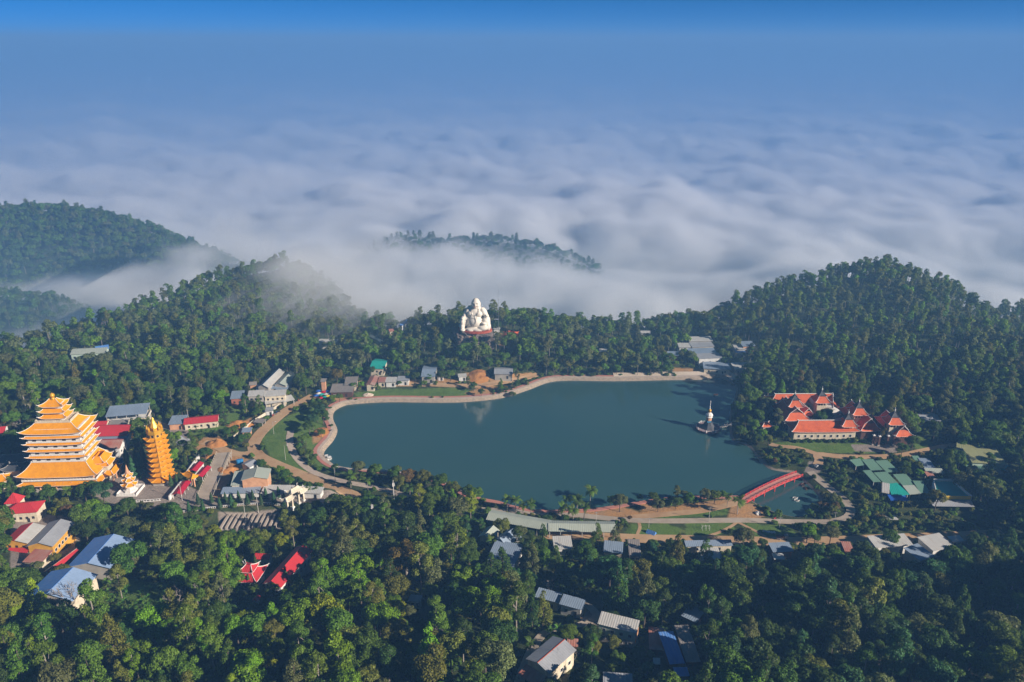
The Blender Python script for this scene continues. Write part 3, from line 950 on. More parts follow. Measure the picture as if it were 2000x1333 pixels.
# ------------------------------------------------------------------ haze, the sea of fog and the wisps on the ridges
me = bpy.data.meshes.new('haze')
bm = bmesh.new()
bmesh.ops.create_cube(bm, size=1)
bm.to_mesh(me)
bm.free()
me.materials.append(vol_mat('haze_air', .00036, (.14, .335, .66)))
o = put('haze', me, None, (0, 14000, 33), scale=(60000, 30000, 500))
struct(o, 'stuff')
def gm(ng, op, a, b=None, c=None, clamp=False):
    n = nn(ng, 'ShaderNodeMath', operation=op, use_clamp=clamp)
    for i, x in enumerate((a, b, c)):
        if x is None:
            continue
        if isinstance(x, (int, float)):
            n.inputs[i].default_value = x
        else:
            ng.links.new(x, n.inputs[i])
    return n.outputs[0]
def volume(name, mn, mx, res, build, m):
    vd = bpy.data.volumes.new(name)
    o = bpy.data.objects.new(name, vd)
    C.objects.link(o)
    ng = bpy.data.node_groups.new(name, 'GeometryNodeTree')
    ng.interface.new_socket('Geometry', in_out='OUTPUT', socket_type='NodeSocketGeometry')
    out, vc = nn(ng, 'NodeGroupOutput'), nn(ng, 'GeometryNodeVolumeCube')
    vc.inputs['Min'].default_value = mn
    vc.inputs['Max'].default_value = mx
    for k, r in zip('XYZ', res):
        vc.inputs['Resolution ' + k].default_value = r
    build(ng, vc.inputs['Density'])
    sm = nn(ng, 'GeometryNodeSetMaterial')
    sm.inputs['Material'].default_value = m
    ng.links.new(vc.outputs[0], sm.inputs[0])
    ng.links.new(sm.outputs[0], out.inputs[0])
    md = o.modifiers.new('fog', 'NODES')
    md.node_group = ng
    vd.materials.append(m)
    return struct(o, 'stuff')
def gnoise(ng, vec, scale, detail, rough=.5, mul=(1, 1, 1), off=(0, 0, 0)):
    a = nn(ng, 'ShaderNodeVectorMath', operation='MULTIPLY_ADD')
    ng.links.new(vec, a.inputs[0])
    a.inputs[1].default_value = mul
    a.inputs[2].default_value = off
    n = nn(ng, 'ShaderNodeTexNoise')
    n.inputs['Scale'].default_value = scale
    n.inputs['Detail'].default_value = detail
    n.inputs['Roughness'].default_value = rough
    ng.links.new(a.outputs[0], n.inputs['Vector'])
    return n.outputs[0]
def gauss2(ng, s, cx, cy, sx, sy):
    a = gm(ng, 'MULTIPLY', gm(ng, 'SUBTRACT', s.outputs[0], cx), 1 / sx)
    b = gm(ng, 'MULTIPLY', gm(ng, 'SUBTRACT', s.outputs[1], cy), 1 / sy)
    q = gm(ng, 'ADD', gm(ng, 'MULTIPLY', a, a), gm(ng, 'MULTIPLY', b, b))
    return gm(ng, 'EXPONENT', gm(ng, 'MULTIPLY', q, -.5))
FOG = vol_mat('fog', .055, (1, 1, 1), 0)
def sea(level, amp, soft, scale, off=(0, 0, 0), humps=()):
    def f(ng, sock):
        p, s = nn(ng, 'GeometryNodeInputPosition'), nn(ng, 'ShaderNodeSeparateXYZ')
        ng.links.new(p.outputs[0], s.inputs[0])
        n1 = gnoise(ng, p.outputs[0], 1 / scale, 5, .52, (1, 1, .0), off)
        n2 = gnoise(ng, p.outputs[0], 1 / (scale * .78), 4, .5, (1, 1, .6), off)
        top = gm(ng, 'MULTIPLY_ADD', n1, amp * 2, level - amp)
        puff = gm(ng, 'ABSOLUTE', gm(ng, 'MULTIPLY_ADD', n2, 2.0, -1.0))
        top = gm(ng, 'MULTIPLY_ADD', puff, amp * 1.05, gm(ng, 'SUBTRACT', top, amp * .24))
        for (cx, cy, sx, sy, h) in humps:
            top = gm(ng, 'MULTIPLY_ADD', gauss2(ng, s, cx, cy, sx, sy), h, top)
        d = gm(ng, 'MULTIPLY', gm(ng, 'SUBTRACT', top, s.outputs[2]), 1 / soft, clamp=True)
        ng.links.new(gm(ng, 'MULTIPLY', d, d), sock)
    return f
SEA_HUMPS = [(-560, 960, 200, 70, 66), (-450, 770, 170, 65, 66), (-230, 1250, 160, 120, 40), (330, 1050, 260, 120, 34), (150, 1700, 300, 160, 30)]
volume('clouds', (-2700, 640, -200), (2700, 3600, 30), (330, 190, 34), sea(-100, 80, 20, 340, humps=SEA_HUMPS), FOG)
volume('clouds', (-7200, 3600, -200), (7200, 10200, 30), (220, 110, 16), sea(-104, 92, 28, 520, (3, 5, 0)), FOG)
WISP = vol_mat('fog_wisp', .045, (1, 1, 1), .1)
def wisps(spots, scale, cut):
    def f(ng, sock):
        p, s = nn(ng, 'GeometryNodeInputPosition'), nn(ng, 'ShaderNodeSeparateXYZ')
        ng.links.new(p.outputs[0], s.inputs[0])
        tot = None
        for (cx, cy, cz, sx, sy, sz, k) in spots:
            g = gauss2(ng, s, cx, cy, sx, sy)
            a = gm(ng, 'MULTIPLY', gm(ng, 'SUBTRACT', s.outputs[2], cz), 1 / sz)
            g = gm(ng, 'MULTIPLY', gm(ng, 'MULTIPLY', g, gm(ng, 'EXPONENT', gm(ng, 'MULTIPLY', gm(ng, 'MULTIPLY', a, a), -.5))), k)
            tot = g if tot is None else gm(ng, 'MAXIMUM', tot, g)
        n = gnoise(ng, p.outputs[0], 1 / scale, 5, .58, (1, .8, 1.5))
        d = gm(ng, 'MULTIPLY_ADD', gm(ng, 'SUBTRACT', n, .5), 1.7, gm(ng, 'SUBTRACT', tot, cut), clamp=True)
        ng.links.new(gm(ng, 'MULTIPLY', d, gm(ng, 'MINIMUM', gm(ng, 'MULTIPLY', tot, 3.0), 1.0)), sock)
    return f

def mist(ng, sock):
    """thin blue air that thickens over the fog sea"""
    p, s = nn(ng, 'GeometryNodeInputPosition'), nn(ng, 'ShaderNodeSeparateXYZ')
    ng.links.new(p.outputs[0], s.inputs[0])
    a = gm(ng, 'MULTIPLY', gm(ng, 'SUBTRACT', s.outputs[1], 400), 1 / 1800, clamp=True)
    b = gm(ng, 'MULTIPLY', gm(ng, 'SUBTRACT', 130, s.outputs[2]), 1 / 110, clamp=True)
    ng.links.new(gm(ng, 'MULTIPLY', a, b), sock)
volume('mist', (-9000, 400, -210), (9000, 12000, 140), (60, 160, 14), mist, vol_mat('mist_air', .00045, (.24, .42, .76)))
# ------------------------------------------------------------------ building helpers
FOOTPRINTS = []
LANDMARKS = []                      # (x, y, short phrase) used to say where a tree stands
def prism(mb, prof, a0, a1, axis='x'):
    """a profile of (across, z) points, swept along the x or the y axis"""
    n, k = len(mb.v), len(prof)
    for a in (a0, a1):
        for q, z in prof:
            mb.v.append((a, q, z) if axis == 'x' else (-q, a, z))
    mb.f.append(tuple(range(n + k - 1, n - 1, -1)))
    mb.f.append(tuple(range(n + k, n + 2 * k)))
    for i in range(k):
        j = (i + 1) % k
        mb.f.append((n + i, n + j, n + k + j, n + k + i))
def fit(A, B, D=None, Cc=None, h=5.0, depth=None, long_=False):
    """eave corners in the photograph -> centre, turn, length, depth and ground height"""
    gz = 4.0
    for _ in range(10):
        z = gz + h
        a, b = P(*A, z), P(*B, z)
        u = (b - a)
        L = math.hypot(u.x, u.y)
        u /= L
        v = Vector((-u.y, u.x, 0))
        if long_ and depth is None:
            o, q = (a, D) if D is not None else (b, Cc)
            v = P(*q, z) - o
            w = math.hypot(v.x, v.y)
            v /= w
            u = Vector((v.y, -v.x, 0))
            L = max(abs((b - a).dot(u)), 3.0)
            if D is None:
                a = b - u * L
        elif depth is not None:
            w = depth
        else:
            o, q = (a, D) if D is not None else (b, Cc)
            w = (P(*q, z) - o).dot(v)
        w = max(w, 2.0)
        c = a + u * (L / 2) + v * (w / 2)
        gz = gz * .4 + .6 * hz(c.x, c.y)
    return c.x, c.y, math.atan2(u.y, u.x), L, w, gz
def footprint(cx, cy, rot, L, W, grow=.4):
    c, s = math.cos(rot), math.sin(rot)
    q = [(cx + x * c - y * s, cy + x * s + y * c) for x, y in ((-L / 2 - grow, -W / 2 - grow), (L / 2 + grow, -W / 2 - grow), (L / 2 + grow, W / 2 + grow), (-L / 2 - grow, W / 2 + grow))]
    FOOTPRINTS.append(q)
    return q
def keep_roof(cx, cy, rot, L, W, z0, z1, weight=.22):
    c, s = math.cos(rot), math.sin(rot)
    nx, ny = max(3, int(L / 5)), 3
    for i in range(nx):
        for j in range(ny):
            x, y = (i / (nx - 1) - .5) * L * .92, (j / (ny - 1) - .5) * W * .92
            X, Y, Z = cx + x * c - y * s, cy + x * s + y * c, z1 if j == 1 else z0
            KEEP.append((*proj(X, Y, Z), Y, weight * 3 / nx + .06))
def window_mesh(w, h, name='window'):
    mb = MB()
    mb.box(0, 0, -h / 2, h / 2, w, .12)
    return mb.mesh(name, 'dark')
WIN = {}
def win(w, h):
    k = (round(w, 2), round(h, 2))
    if k not in WIN:
        f = MB()
        t = .14
        f.box(-w / 2 - t / 2, 0, -h / 2 - t, h / 2 + t, t, .16)
        f.box(w / 2 + t / 2, 0, -h / 2 - t, h / 2 + t, t, .16)
        f.box(0, 0, h / 2, h / 2 + t, w, .157)
        f.box(0, 0, -h / 2 - t, -h / 2, w, .157)
        WIN[k] = (window_mesh(w, h), f.mesh('frame', 'whitepaint'))
    return WIN[k]
def add_window(root, x, y, z, rot, w=1.2, h=1.3, frame=False):
    a, f = win(w, h)
    o = put('window', a, root, (x, y, z), rot)
    if frame:
        put('frame', f, o)
    return o
def windows_on(root, L, W, rows, n, face, w=1.2, h=1.3, frame=False, inset=0.0):
    """rows: heights of the row middles; face: 'f' front, 'r' right, 'l' left"""
    for z in rows:
        for i in range(n):
            t = (i + .5) / n - .5
            if face == 'f':
                add_window(root, t * L * .94, -W / 2 - .02, z, 0, w, h, frame)
            elif face == 'r':
                add_window(root, L / 2 + .02, t * W * .94, z, math.pi / 2, w, h, frame)
            else:
                add_window(root, -L / 2 - .02, t * W * .94, z, math.pi / 2, w, h, frame)
DOOR = window_mesh(1.3, 2.2, 'door')
def house(name, label, cat, A, B, D=None, Cc=None, depth=None, h=5.0, rise=1.4, kind='gable', axis='x', roof='grey', wall='cream', over=.6, wins=(), door=True, group=None, open_=False, roof2=None, mark=None, keep=.22, root=None, ridge=None, rust=False):
    cx, cy, rot, L, W, gz = fit(A, B, D, Cc, h, depth, axis == 'y')
    footprint(cx, cy, rot, L, W)
    if keep:
        keep_roof(cx, cy, rot, L, W, gz + h, gz + h + (rise if kind != 'flat' else 0), keep)
    if root is None:
        root = thing(name, label, cat, (cx, cy, gz), rot, group)
        par, off, r0 = root, (0, 0, 0), 0.0
    else:
        r = root.rotation_euler.z
        dx, dy = cx - root.location.x, cy - root.location.y
        off, r0 = (dx * math.cos(r) + dy * math.sin(r), -dx * math.sin(r) + dy * math.cos(r), gz - root.location.z), rot - r
    ax = 'X' if axis == 'x' else 'Y'
    RM = lambda m: MT.get(m + ax, MT.get(m))
    t = .14
    la, wa = (L, W) if axis == 'x' else (W, L)          # along the ridge, across it
    wl, ww = la - 2 * over, wa - 2 * over
    low = -3.0
    wb = MB()
    hh = h - .05
    k = rise / (wa / 2)
    if kind == 'gable':
        if not open_:
            prism(wb, [(-ww / 2, low), (ww / 2, low), (ww / 2, hh + k * over - t), (0, hh + rise - t - .06), (-ww / 2, hh + k * over - t)], -wl / 2, wl / 2, axis)
        prof = lambda s: [(s * wa / 2, h), (0, h + rise), (0, h + rise - t), (s * wa / 2, h - t)]
        if roof2:
            for s, m in ((1 if axis == 'y' else -1, roof), (-1 if axis == 'y' else 1, roof2)):
                rb = MB()
                prism(rb, prof(s) if s > 0 else prof(s)[::-1], -la / 2, la / 2, axis)
                o = rb.build('roof', RM(m), root, loc=off, rot=r0)
        else:
            rb = MB()
            prism(rb, [(-wa / 2, h), (-wa / 2, h - t), (0, h + rise - t), (wa / 2, h - t), (wa / 2, h), (0, h + rise)], -la / 2, la / 2, axis)
            rb.build('roof', RM(roof), root, loc=off, rot=r0)
        cb = MB()
        prism(cb, [(-.22, h + rise - .22 * k + .05), (.22, h + rise - .22 * k + .05), (0, h + rise + .09)], -la / 2 - .03, la / 2 + .03, axis)
        cb.build('ridge_cap', ridge or RM(roof), root, loc=off, rot=r0)
    elif kind == 'mono':                                  # rising towards the back
        if not open_:
            kk = rise / W
            prism(wb, [(-W / 2 + over, low), (W / 2 - over, low), (W / 2 - over, h + rise - kk * over - t - .05), (-W / 2 + over, h + kk * over - t - .05)], -L / 2 + over, L / 2 - over, 'x')
        rb = MB()
        prism(rb, [(-W / 2, h), (-W / 2, h - t), (W / 2, h + rise - t), (W / 2, h + rise)], -L / 2, L / 2, 'x')
        rb.build('roof', MT.get(roof + 'X', MT.get(roof)), root, loc=off, rot=r0)
    elif kind == 'hip':
        if not open_:
            wb.box(0, 0, low, h - .1, L - 2 * over, W - 2 * over)
        rb = MB()
        l2, w2 = L / 2, W / 2
        e = [(-l2, -w2, h), (l2, -w2, h), (l2, w2, h), (-l2, w2, h)]
        if L >= W:
            r = [(-l2 + w2, 0, h + rise), (l2 - w2, 0, h + rise)]
            rb.face([e[0], e[1], r[1], r[0]]); rb.face([e[1], e[2], r[1]]); rb.face([e[2], e[3], r[0], r[1]]); rb.face([e[3], e[0], r[0]])
        else:
            r = [(0, -w2 + l2, h + rise), (0, w2 - l2, h + rise)]
            rb.face([e[0], e[1], r[0]]); rb.face([e[1], e[2], r[1], r[0]]); rb.face([e[2], e[3], r[1]]); rb.face([e[3], e[0], r[0], r[1]])
        rb.face([(p[0], p[1], h - .03) for p in e[::-1]])
        rb.build('roof', RM(roof), root, loc=off, rot=r0)
    elif kind == 'flat':
        wb.box(0, 0, low, h, L - 2 * over, W - 2 * over)
        rb = MB()
        rb.box(0, 0, h + .004, h + .3, L, W)
        rb.build('roof', MT.get(roof + 'X', MT.get(roof)), root, loc=off, rot=r0)
    if wb.v:
        wb.build('wall', wall, root, loc=off, rot=r0)
    if open_:
        nn_ = max(2, int(L / 5) + 1)
        for i in range(nn_):
            for s in (-1, 1):
                pb = MB()
                pb.box(0, 0, low, h + (rise * (.5 + .5 * s) if kind == 'mono' else 0) - .1, .3, .3)
                q = Matrix.Rotation(r0, 3, 'Z') @ Vector(((i / (nn_ - 1) - .5) * (L - 1.4), s * (W / 2 - .8), 0))
                pb.build('post', 'pole', root, loc=(off[0] + q.x, off[1] + q.y, off[2]), rot=r0)
    LW, WW = L - 2 * over, W - 2 * over
    for spec in wins:
        windows_on(root, LW, WW, *spec)
    if door and not open_ and r0 == 0 and h < 7:
        put('door', DOOR, root, (LW * .22, -WW / 2 - .02, 1.1))
    if mark:
        LANDMARKS.append((cx, cy, mark))
    root['_size'] = max(L, W)
    return root
# curved roofs with upturned corners: outer ring (eaves) to inner ring
def curved_roof(outer, inner, z0, z1, lift, n=10, m=5, under=True, sag=.42):
    """returns (roof mesh, ridge mesh): OUTER, INNER corner lists (x, y) counter-clockwise"""
    mb, rg, eb = MB(), [], MB()
    loop = []
    k = len(outer)
    cxo = sum(p[0] for p in outer) / k
    cyo = sum(p[1] for p in outer) / k
    def pt(i, s, t):
        a, b = outer[i], outer[(i + 1) % k]
        c, d = inner[i], inner[(i + 1) % k]
        q = (s + 1) / 2
        o = (a[0] + (b[0] - a[0]) * q, a[1] + (b[1] - a[1]) * q)
        w = (c[0] + (d[0] - c[0]) * q, c[1] + (d[1] - c[1]) * q)
        e = abs(s) ** 6 * (1 - t) ** 2
        x, y = o[0] + (w[0] - o[0]) * t, o[1] + (w[1] - o[1]) * t
        f = 1 + .035 * e
        return (cxo + (x - cxo) * f, cyo + (y - cyo) * f, z0 + (z1 - z0) * ((1 - sag) * t + sag * t * t) + lift * e)
    S = [math.sin((2 * i / n - 1) * math.pi / 2) for i in range(n + 1)]
    for i in range(k):
        n0 = len(mb.v)
        for j in range(m + 1):
            for s in S:
                mb.v.append(pt(i, s, j / m))
        for j in range(m):
            for q in range(n):
                a = n0 + j * (n + 1) + q
                mb.f.append((a, a + 1, a + n + 2, a + n + 1))
        # eave face and soffit
        n0 = len(mb.v)
        for s in S:
            p = pt(i, s, 0)
            mb.v += [p, (p[0], p[1], p[2] - .32)]
        for q in range(n):
            a = n0 + 2 * q
            mb.f.append((a, a + 1, a + 3, a + 2))
        if under:
            p = [(inner[i][0], inner[i][1], z0 + .1), (inner[(i + 1) % k][0], inner[(i + 1) % k][1], z0 + .1)]
            n0 = len(mb.v)
            for s in S:
                q = (s + 1) / 2
                e = pt(i, s, 0)
                mb.v += [(e[0], e[1], e[2] - .32), (p[0][0] + (p[1][0] - p[0][0]) * q, p[0][1] + (p[1][1] - p[0][1]) * q, p[0][2])]
            for q in range(n):
                a = n0 + 2 * q
                mb.f.append((a, a + 1, a + 3, a + 2))
        pr = [pt(i, -1, j / m) for j in range(m + 1)]
        tip = pr[0]
        d = Vector((tip[0] - cxo, tip[1] - cyo, 0)).normalized() * (.7 if k == 4 else .2)
        g_ = MB()
        rg.append(g_)
        g_.tube([(tip[0] + d.x, tip[1] + d.y, tip[2] + lift * (.45 if k == 4 else .15))] + [(p[0], p[1], p[2] + .08) for p in pr], .15, 5)
        loop += [(p[0], p[1], p[2] - .12) for p in [pt(i, s, 0) for s in S]][:-1]
    eb.tube(loop + loop[:1], .1, 4, caps=False)
    return mb, rg, eb
def rect(w, d, dx=0, dy=0):
    return [(dx - w / 2, dy - d / 2), (dx + w / 2, dy - d / 2), (dx + w / 2, dy + d / 2), (dx - w / 2, dy + d / 2)]
def ngon(r, k=8, ph=.5):
    return [(r * math.cos(2 * math.pi * (i + ph) / k), r * math.sin(2 * math.pi * (i + ph) / k)) for i in range(k)]
def add_curved(root, outer, inner, z0, z1, lift, mat='yellow_tile', ridge='whitepaint', name='roof', ridge_top=None, sag=.42, smooth=False):
    mb, rg, eb = curved_roof(outer, inner, z0, z1, lift, sag=sag)
    o = mb.build(name, mat, root)
    if ridge:
        if ridge_top:
            g_ = MB()
            g_.tube(ridge_top, .24, 5)
            rg.append(g_)
        for g_ in rg:
            g_.build('ridge', ridge, o)
        e = eb.build('eave_trim', ridge, o)
    return o
def balustrade(root, w, d, z, h=.95, gap=1.6, mat='whitepaint', sides='flrb', post_part=True):
    """a railing round a rectangle: one rail per side with its posts (too fine to pick apart) joined"""
    for s in sides:
        mb = MB()
        L = w if s in 'fb' else d
        n = max(2, int(L / gap))
        for i in range(n + 1):
            t = (i / n - .5) * L
            mb.box(t, 0, z, z + h + .12, .26, .26)
        mb.box(0, 0, z + h - .16, z + h, L, .2)
        mb.box(0, 0, z + .0, z + .3, L, .17)
        mb.box(0, 0, z + .3, z + h - .16, L, .08)
        o = mb.build('railing', mat, root)
        o['kind'] = 'stuff'
        o.location = {'f': (0, -d / 2, 0), 'b': (0, d / 2, 0), 'l': (-w / 2, 0, 0), 'r': (w / 2, 0, 0)}[s]
        o.rotation_euler.z = 0 if s in 'fb' else math.pi / 2
# ------------------------------------------------------------------ the great yellow pagoda
def pagoda():
    cx, cy, gz = -238.6, 376.5, 8.0
    rt = thing('pagoda', 'great yellow-roofed pagoda with nine stacked roofs and a golden ball on top', 'pagoda', (cx, cy, gz), R(3.5))
    W, Dp = 27.0, 15.0
    footprint(cx + 2, cy, R(3.5), 50, 28)
    LANDMARKS.append((cx, cy, 'the great yellow pagoda'))
    for px in (45, 80, 120, 160, 190):
        for py in (790, 830, 870, 905, 930):
            KEEP.append((px, py, 360, .2))
    b = MB(); b.box(0, 0, -3, .9, 42, 25); b.build('plinth', 'concrete', rt)
    # ground storey: columns, dark hall behind, lower canopy, gallery railing
    b = MB(); b.box(0, 0, .9, 9.0, W - 1, Dp - 1); b.build('storey', 'white', rt)
    col = MB(); col.lathe([(.42, 0), (.34, .5), (.34, 3.4), (.45, 3.8)], 8)
    cm = col.mesh('column', 'peach')
    for i in range(10):
        put('column', cm, rt, ((i / 9 - .5) * 37, -11.2, .9))
    for i in range(6):
        put('column', cm, rt, (18.5, (i / 5 - .5) * 20, .9))
    add_curved(rt, rect(42, 26), rect(36, 20), 3.9, 5.5, .7, name='roof')
    b = MB(); b.box(0, 0, 5.55, 5.9, 38.2, 22.2); b.build('gallery_floor', 'concrete', rt)
    balustrade(rt, 38, 22, 5.9)
    for i in range(9):
        put('column', cm, rt, ((i / 8 - .5) * 34, -9.6, 5.9), scale=(.8, .8, .75))
    for i in range(5):
        put('column', cm, rt, (17, (i / 4 - .5) * 17, 5.9), scale=(.8, .8, .75))
    for i in range(7):
        add_window(rt, (i / 6 - .5) * 22, -Dp / 2 + .4, 7.2, 0, 1.6, 1.8)
    add_curved(rt, rect(39.5, 25), rect(W + .6, Dp + .6), 8.6, 15.2, 1.3, name='roof', sag=.3)
    # four storeys with skirt roofs
    z = 15.2
    wm = None
    for k in range(5):
        b = MB(); b.box(0, 0, z - .3, z + 3.72, W - .5, Dp - .5); b.build('storey', 'white', rt)
        balustrade(rt, W + .9, Dp + .9, z + .05, .5)
        for i in range(5):
            if k < 4:
                add_window(rt, (i / 4 - .5) * 20, -Dp / 2 + .21, z + 1.2, 0, 1.9, .95)
        for i in range(3):
            if k < 4:
                add_window(rt, W / 2 - .21, (i / 2 - .5) * 9, z + 1.2, math.pi / 2, 1.9, .95)
        if k < 4:
            add_curved(rt, rect(29.5, 17.5), rect(W + .6, Dp + .6), z + 2.8, z + 3.72, .8, name='roof')
            z += 3.78
    z += 1.9
    add_curved(rt, rect(30.2, 18.6), rect(17.5, 9.0), z, z + 4.8, 1.4, name='roof', sag=.35)
    z += 4.8
    b = MB(); b.box(0, 0, z - .5, z + .1, 18, 10); b.build('roof_terrace', 'cream', rt)
    balustrade(rt, 17.6, 9.6, z + .1, .9, 1.2, 'cream')
    z += .1
    for k in range(3):
        s = 1 - k * .05
        b = MB(); b.box(0, 0, z, z + 2.6, 10.0 * s, 5.6 * s); b.build('storey', 'white', rt)
        for i in range(3):
            add_window(rt, (i - 1) * 2.8 * s, -2.8 * s - .02, z + 1.1, 0, 1.1, 1.0)
        if k < 2:
            add_curved(rt, rect(13.4 * s, 8.8 * s), rect(9.9 * s, 5.5 * s), z + 1.5, z + 3.2, .95, name='roof')
        else:
            add_curved(rt, rect(13.0 * s, 8.6 * s), rect(3.0, 1.2), z + 1.5, z + 4.9, 1.1, name='roof')
        z += 3.2
    z += 1.5
    b = MB(); b.lathe([(1.3, -.3), (1.1, .2), (.55, .5), (.9, .8), (1.25, 1.4), (1.3, 2.0), (1.0, 2.6), (.45, 3.0), (.05, 3.3)], 14)
    b.build('finial', 'gold', rt, smooth=True, loc=(0, 0, z))
    # stepped porch on the side that faces the court
    for i, (x, w, d, z0, z1, l) in enumerate(((17.4, 8, 11, 11.6, 14.8, .9), (20.0, 6, 8.5, 9.3, 11.8, .8), (22.0, 6.5, 12, 4.4, 6.4, .8))):
        add_curved(rt, rect(w, d, x, 1), rect(w * .35, d * .6, x, 1), z0, z1, l, name='porch_roof')
    b = MB(); b.box(18.6, 1, .9, 9.6, 6, 6.5); b.box(16.8, 1, 9.6, 11.8, 4.5, 7); b.build('porch', 'cream', rt)
    for y in (-4, 0, 4, 6):
        put('column', cm, rt, (24.4, y, .2), scale=(1, 1, 1.15))
    return rt
pagoda()
# ------------------------------------------------------------------ the nine-tier tower
def tower():
    cx, cy, gz = -188.6, 376.3, 8.0
    rt = thing('pagoda_tower', 'slim eight-sided yellow tower of nine ringed roofs with a spired golden top', 'pagoda', (cx, cy, gz))
    footprint(cx, cy, 0, 17, 17)
    LANDMARKS.append((cx, cy, 'the nine-ringed yellow tower'))
    for py in (835, 860, 885, 905, 925, 940):
        for px in (296, 316, 334):
            KEEP.append((px, py, 366, .25))
    b = MB()
    for x, y in ngon(4.6):
        b.tube([(x, y, -1.5), (x, y, 2.6)], .32, 6)
    base = MB(); base.lathe([(6.8, -1.5), (6.8, .5), (6.4, .6)], 8)
    base.build('plinth', 'concrete', rt)
    for x, y in ngon(4.6):
        p = MB(); p.tube([(x, y, .5), (x, y, 2.6)], .32, 6); p.build('column', 'timber', rt)
    b = MB(); b.lathe([(3.6, .55), (3.6, 3.0)], 8); b.build('storey', 'cream', rt)
    z = 2.2
    for k in range(9):
        r = 3.75 - k * .03
        o = r * 1.66 if k else r * 2.0
        w = MB(); w.lathe([(r, z + .7), (r, z + 3.2)], 8)
        w.build('storey', 'yellow_wall', rt)
        add_curved(rt, ngon(o), ngon(r + .15), z, z + .8, .4, name='roof', ridge='yellow_wall')
        for i in (3, 4, 5, 6, 7):
            a = 2 * math.pi * (i + 1) / 8
            ra = r * math.cos(math.pi / 8) + .02
            add_window(rt, ra * math.cos(a), ra * math.sin(a), z + 1.75, a + math.pi / 2, 1.1, 1.2)
        z += 2.95
    b = MB(); b.lathe([(4.2, z), (4.2, z + 1.9), (3.6, z + 2.0)], 8); b.build('crown_base', 'gold', rt)
    g2 = MB()
    for x, y in ngon(3.5, 8):
        g2.tube([(x, y, z + 1.9), (x, y, z + 3.0), (x, y, z + 4.6)], .55, 6, .05)
    for i, (x, y) in enumerate(ngon(3.5, 8)):
        t = MB(); t.lathe([(.62, 0), (.62, 1.1), (.3, 1.9), (.05, 2.9)], 6); t.build('pinnacle', 'gold', rt, loc=(x, y, z + 1.95))
    b = MB(); b.lathe([(2.6, 0), (2.4, 1.2), (1.6, 3.0), (.9, 4.6), (.6, 5.4), (.75, 5.8), (.1, 6.8)], 8)
    b.build('spire', 'gold', rt, loc=(0, 0, z + 1.95))
tower()
# small white stupa with three yellow roofs
def stupa():
    rt = thing('stupa', 'small white stupa with three yellow roofs and spire in the pagoda court', 'stupa', (-200.8, 364.6, 8.0))
    footprint(-200.8, 364.6, 0, 11, 11)
    for p in ((253, 925), (253, 940), (253, 950)):
        KEEP.append((*p, 360, .4))
    b = MB(); b.box(0, 0, -1.5, .7, 10.5, 10.5); b.build('plinth', 'white', rt)
    balustrade(rt, 10.2, 10.2, .7, .8, 1.3)
    b = MB(); b.lathe([(3.6, .7), (3.4, 1.6), (2.5, 1.9), (2.4, 3.0)], 8); b.build('base', 'white', rt)
    z = 3.0
    for k in range(3):
        r = 2.3 - k * .42
        b = MB(); b.lathe([(r, z), (r * .95, z + 2.4)], 6); b.build('storey', 'white', rt)
        add_curved(rt, ngon(r * 1.75, 6), ngon(r * .9, 6), z + 1.3, z + 2.5, .8, name='roof')
        z += 2.7
    b = MB(); b.lathe([(1.2, 0), (1.0, 1.0), (.7, 2.2), (.45, 3.4), (.08, 5.0)], 8); b.build('spire', 'peach', rt, loc=(0, 0, z - .3))
stupa()
# ------------------------------------------------------------------ houses round the pagoda
def open_hall():
    rt = house('assembly_hall', 'white two-storey hall with open colonnaded upper floor and flat grey roof', 'hall', (205, 815), (286, 808), Cc=(297, 791), h=12, rise=1.6, kind='mono', roof='slatey', wall='cream', open_=True, mark='the white colonnaded hall')
    cx, cy, rot, L, W, gz = fit((205, 815), (286, 808), None, (297, 791), 12)
    b = MB(); b.box(0, 0, -3, 7.6, L - 2, W - 2); b.build('wall', 'cream', rt)
    b = MB(); b.box(0, 0, 7.6, 8.0, L, W); b.build('floor_slab', 'white', rt)
    balustrade(rt, L - .6, W - .6, 8.0, .9, 1.5, 'cream')
    windows_on(rt, L - 2, W - 2, (2.2, 5.6), 6, 'f', 1.6, 1.2, True)
    windows_on(rt, L - 2, W - 2, (2.2, 5.6), 3, 'r', 1.4, 1.2, True)
open_hall()
house('shed', 'blue-grey roofed shed joined to the red-roofed shed behind the yellow tower', 'shed', (328, 830), (360, 828), D=(336, 815), h=4, rise=1.0, kind='mono', roof='slatey', wall='peach')
house('shed', 'long red-roofed shed with cream walls above the orange earth yard', 'shed', (358, 830), (426, 823), Cc=(432, 809), h=4.2, rise=1.6, roof='red', wall='cream', wins=(((2.0,), 5, 'f'),), mark='the long red-roofed shed')
house('hall', 'crimson-roofed hall with yellow gable beside the great pagoda', 'hall', (176, 853), (248, 851), depth=15, h=7.5, rise=3.2, roof='red', wall='yellow_wall', wins=(((3,), 6, 'f'), ((3,), 2, 'r')), mark='the crimson-roofed hall')
house('hall', 'grey flat-roofed link hall between two crimson-roofed halls', 'hall', (184, 862), (246, 860), depth=9, h=6.5, rise=.8, kind='mono', roof='slatey', wall='white')
house('hall', 'dark red roofed hall with white end wall close to the great pagoda', 'hall', (186, 878), (234, 876), depth=13, h=6.0, rise=2.2, roof='rust', wall='white', wins=(((3,), 3, 'r', 1.4, 1.3, True),), roof2='red')
house('hall', 'small crimson-roofed wing beside the white colonnaded hall', 'hall', (176, 835), (207, 833), depth=8, h=6, rise=1.6, roof='red', wall='cream')
house('shed', 'brown fibre-roofed shed at the foot of the white colonnaded hall', 'shed', (209, 834), (246, 832), depth=7, h=5, rise=1.0, kind='mono', roof='fibro', wall='cream')
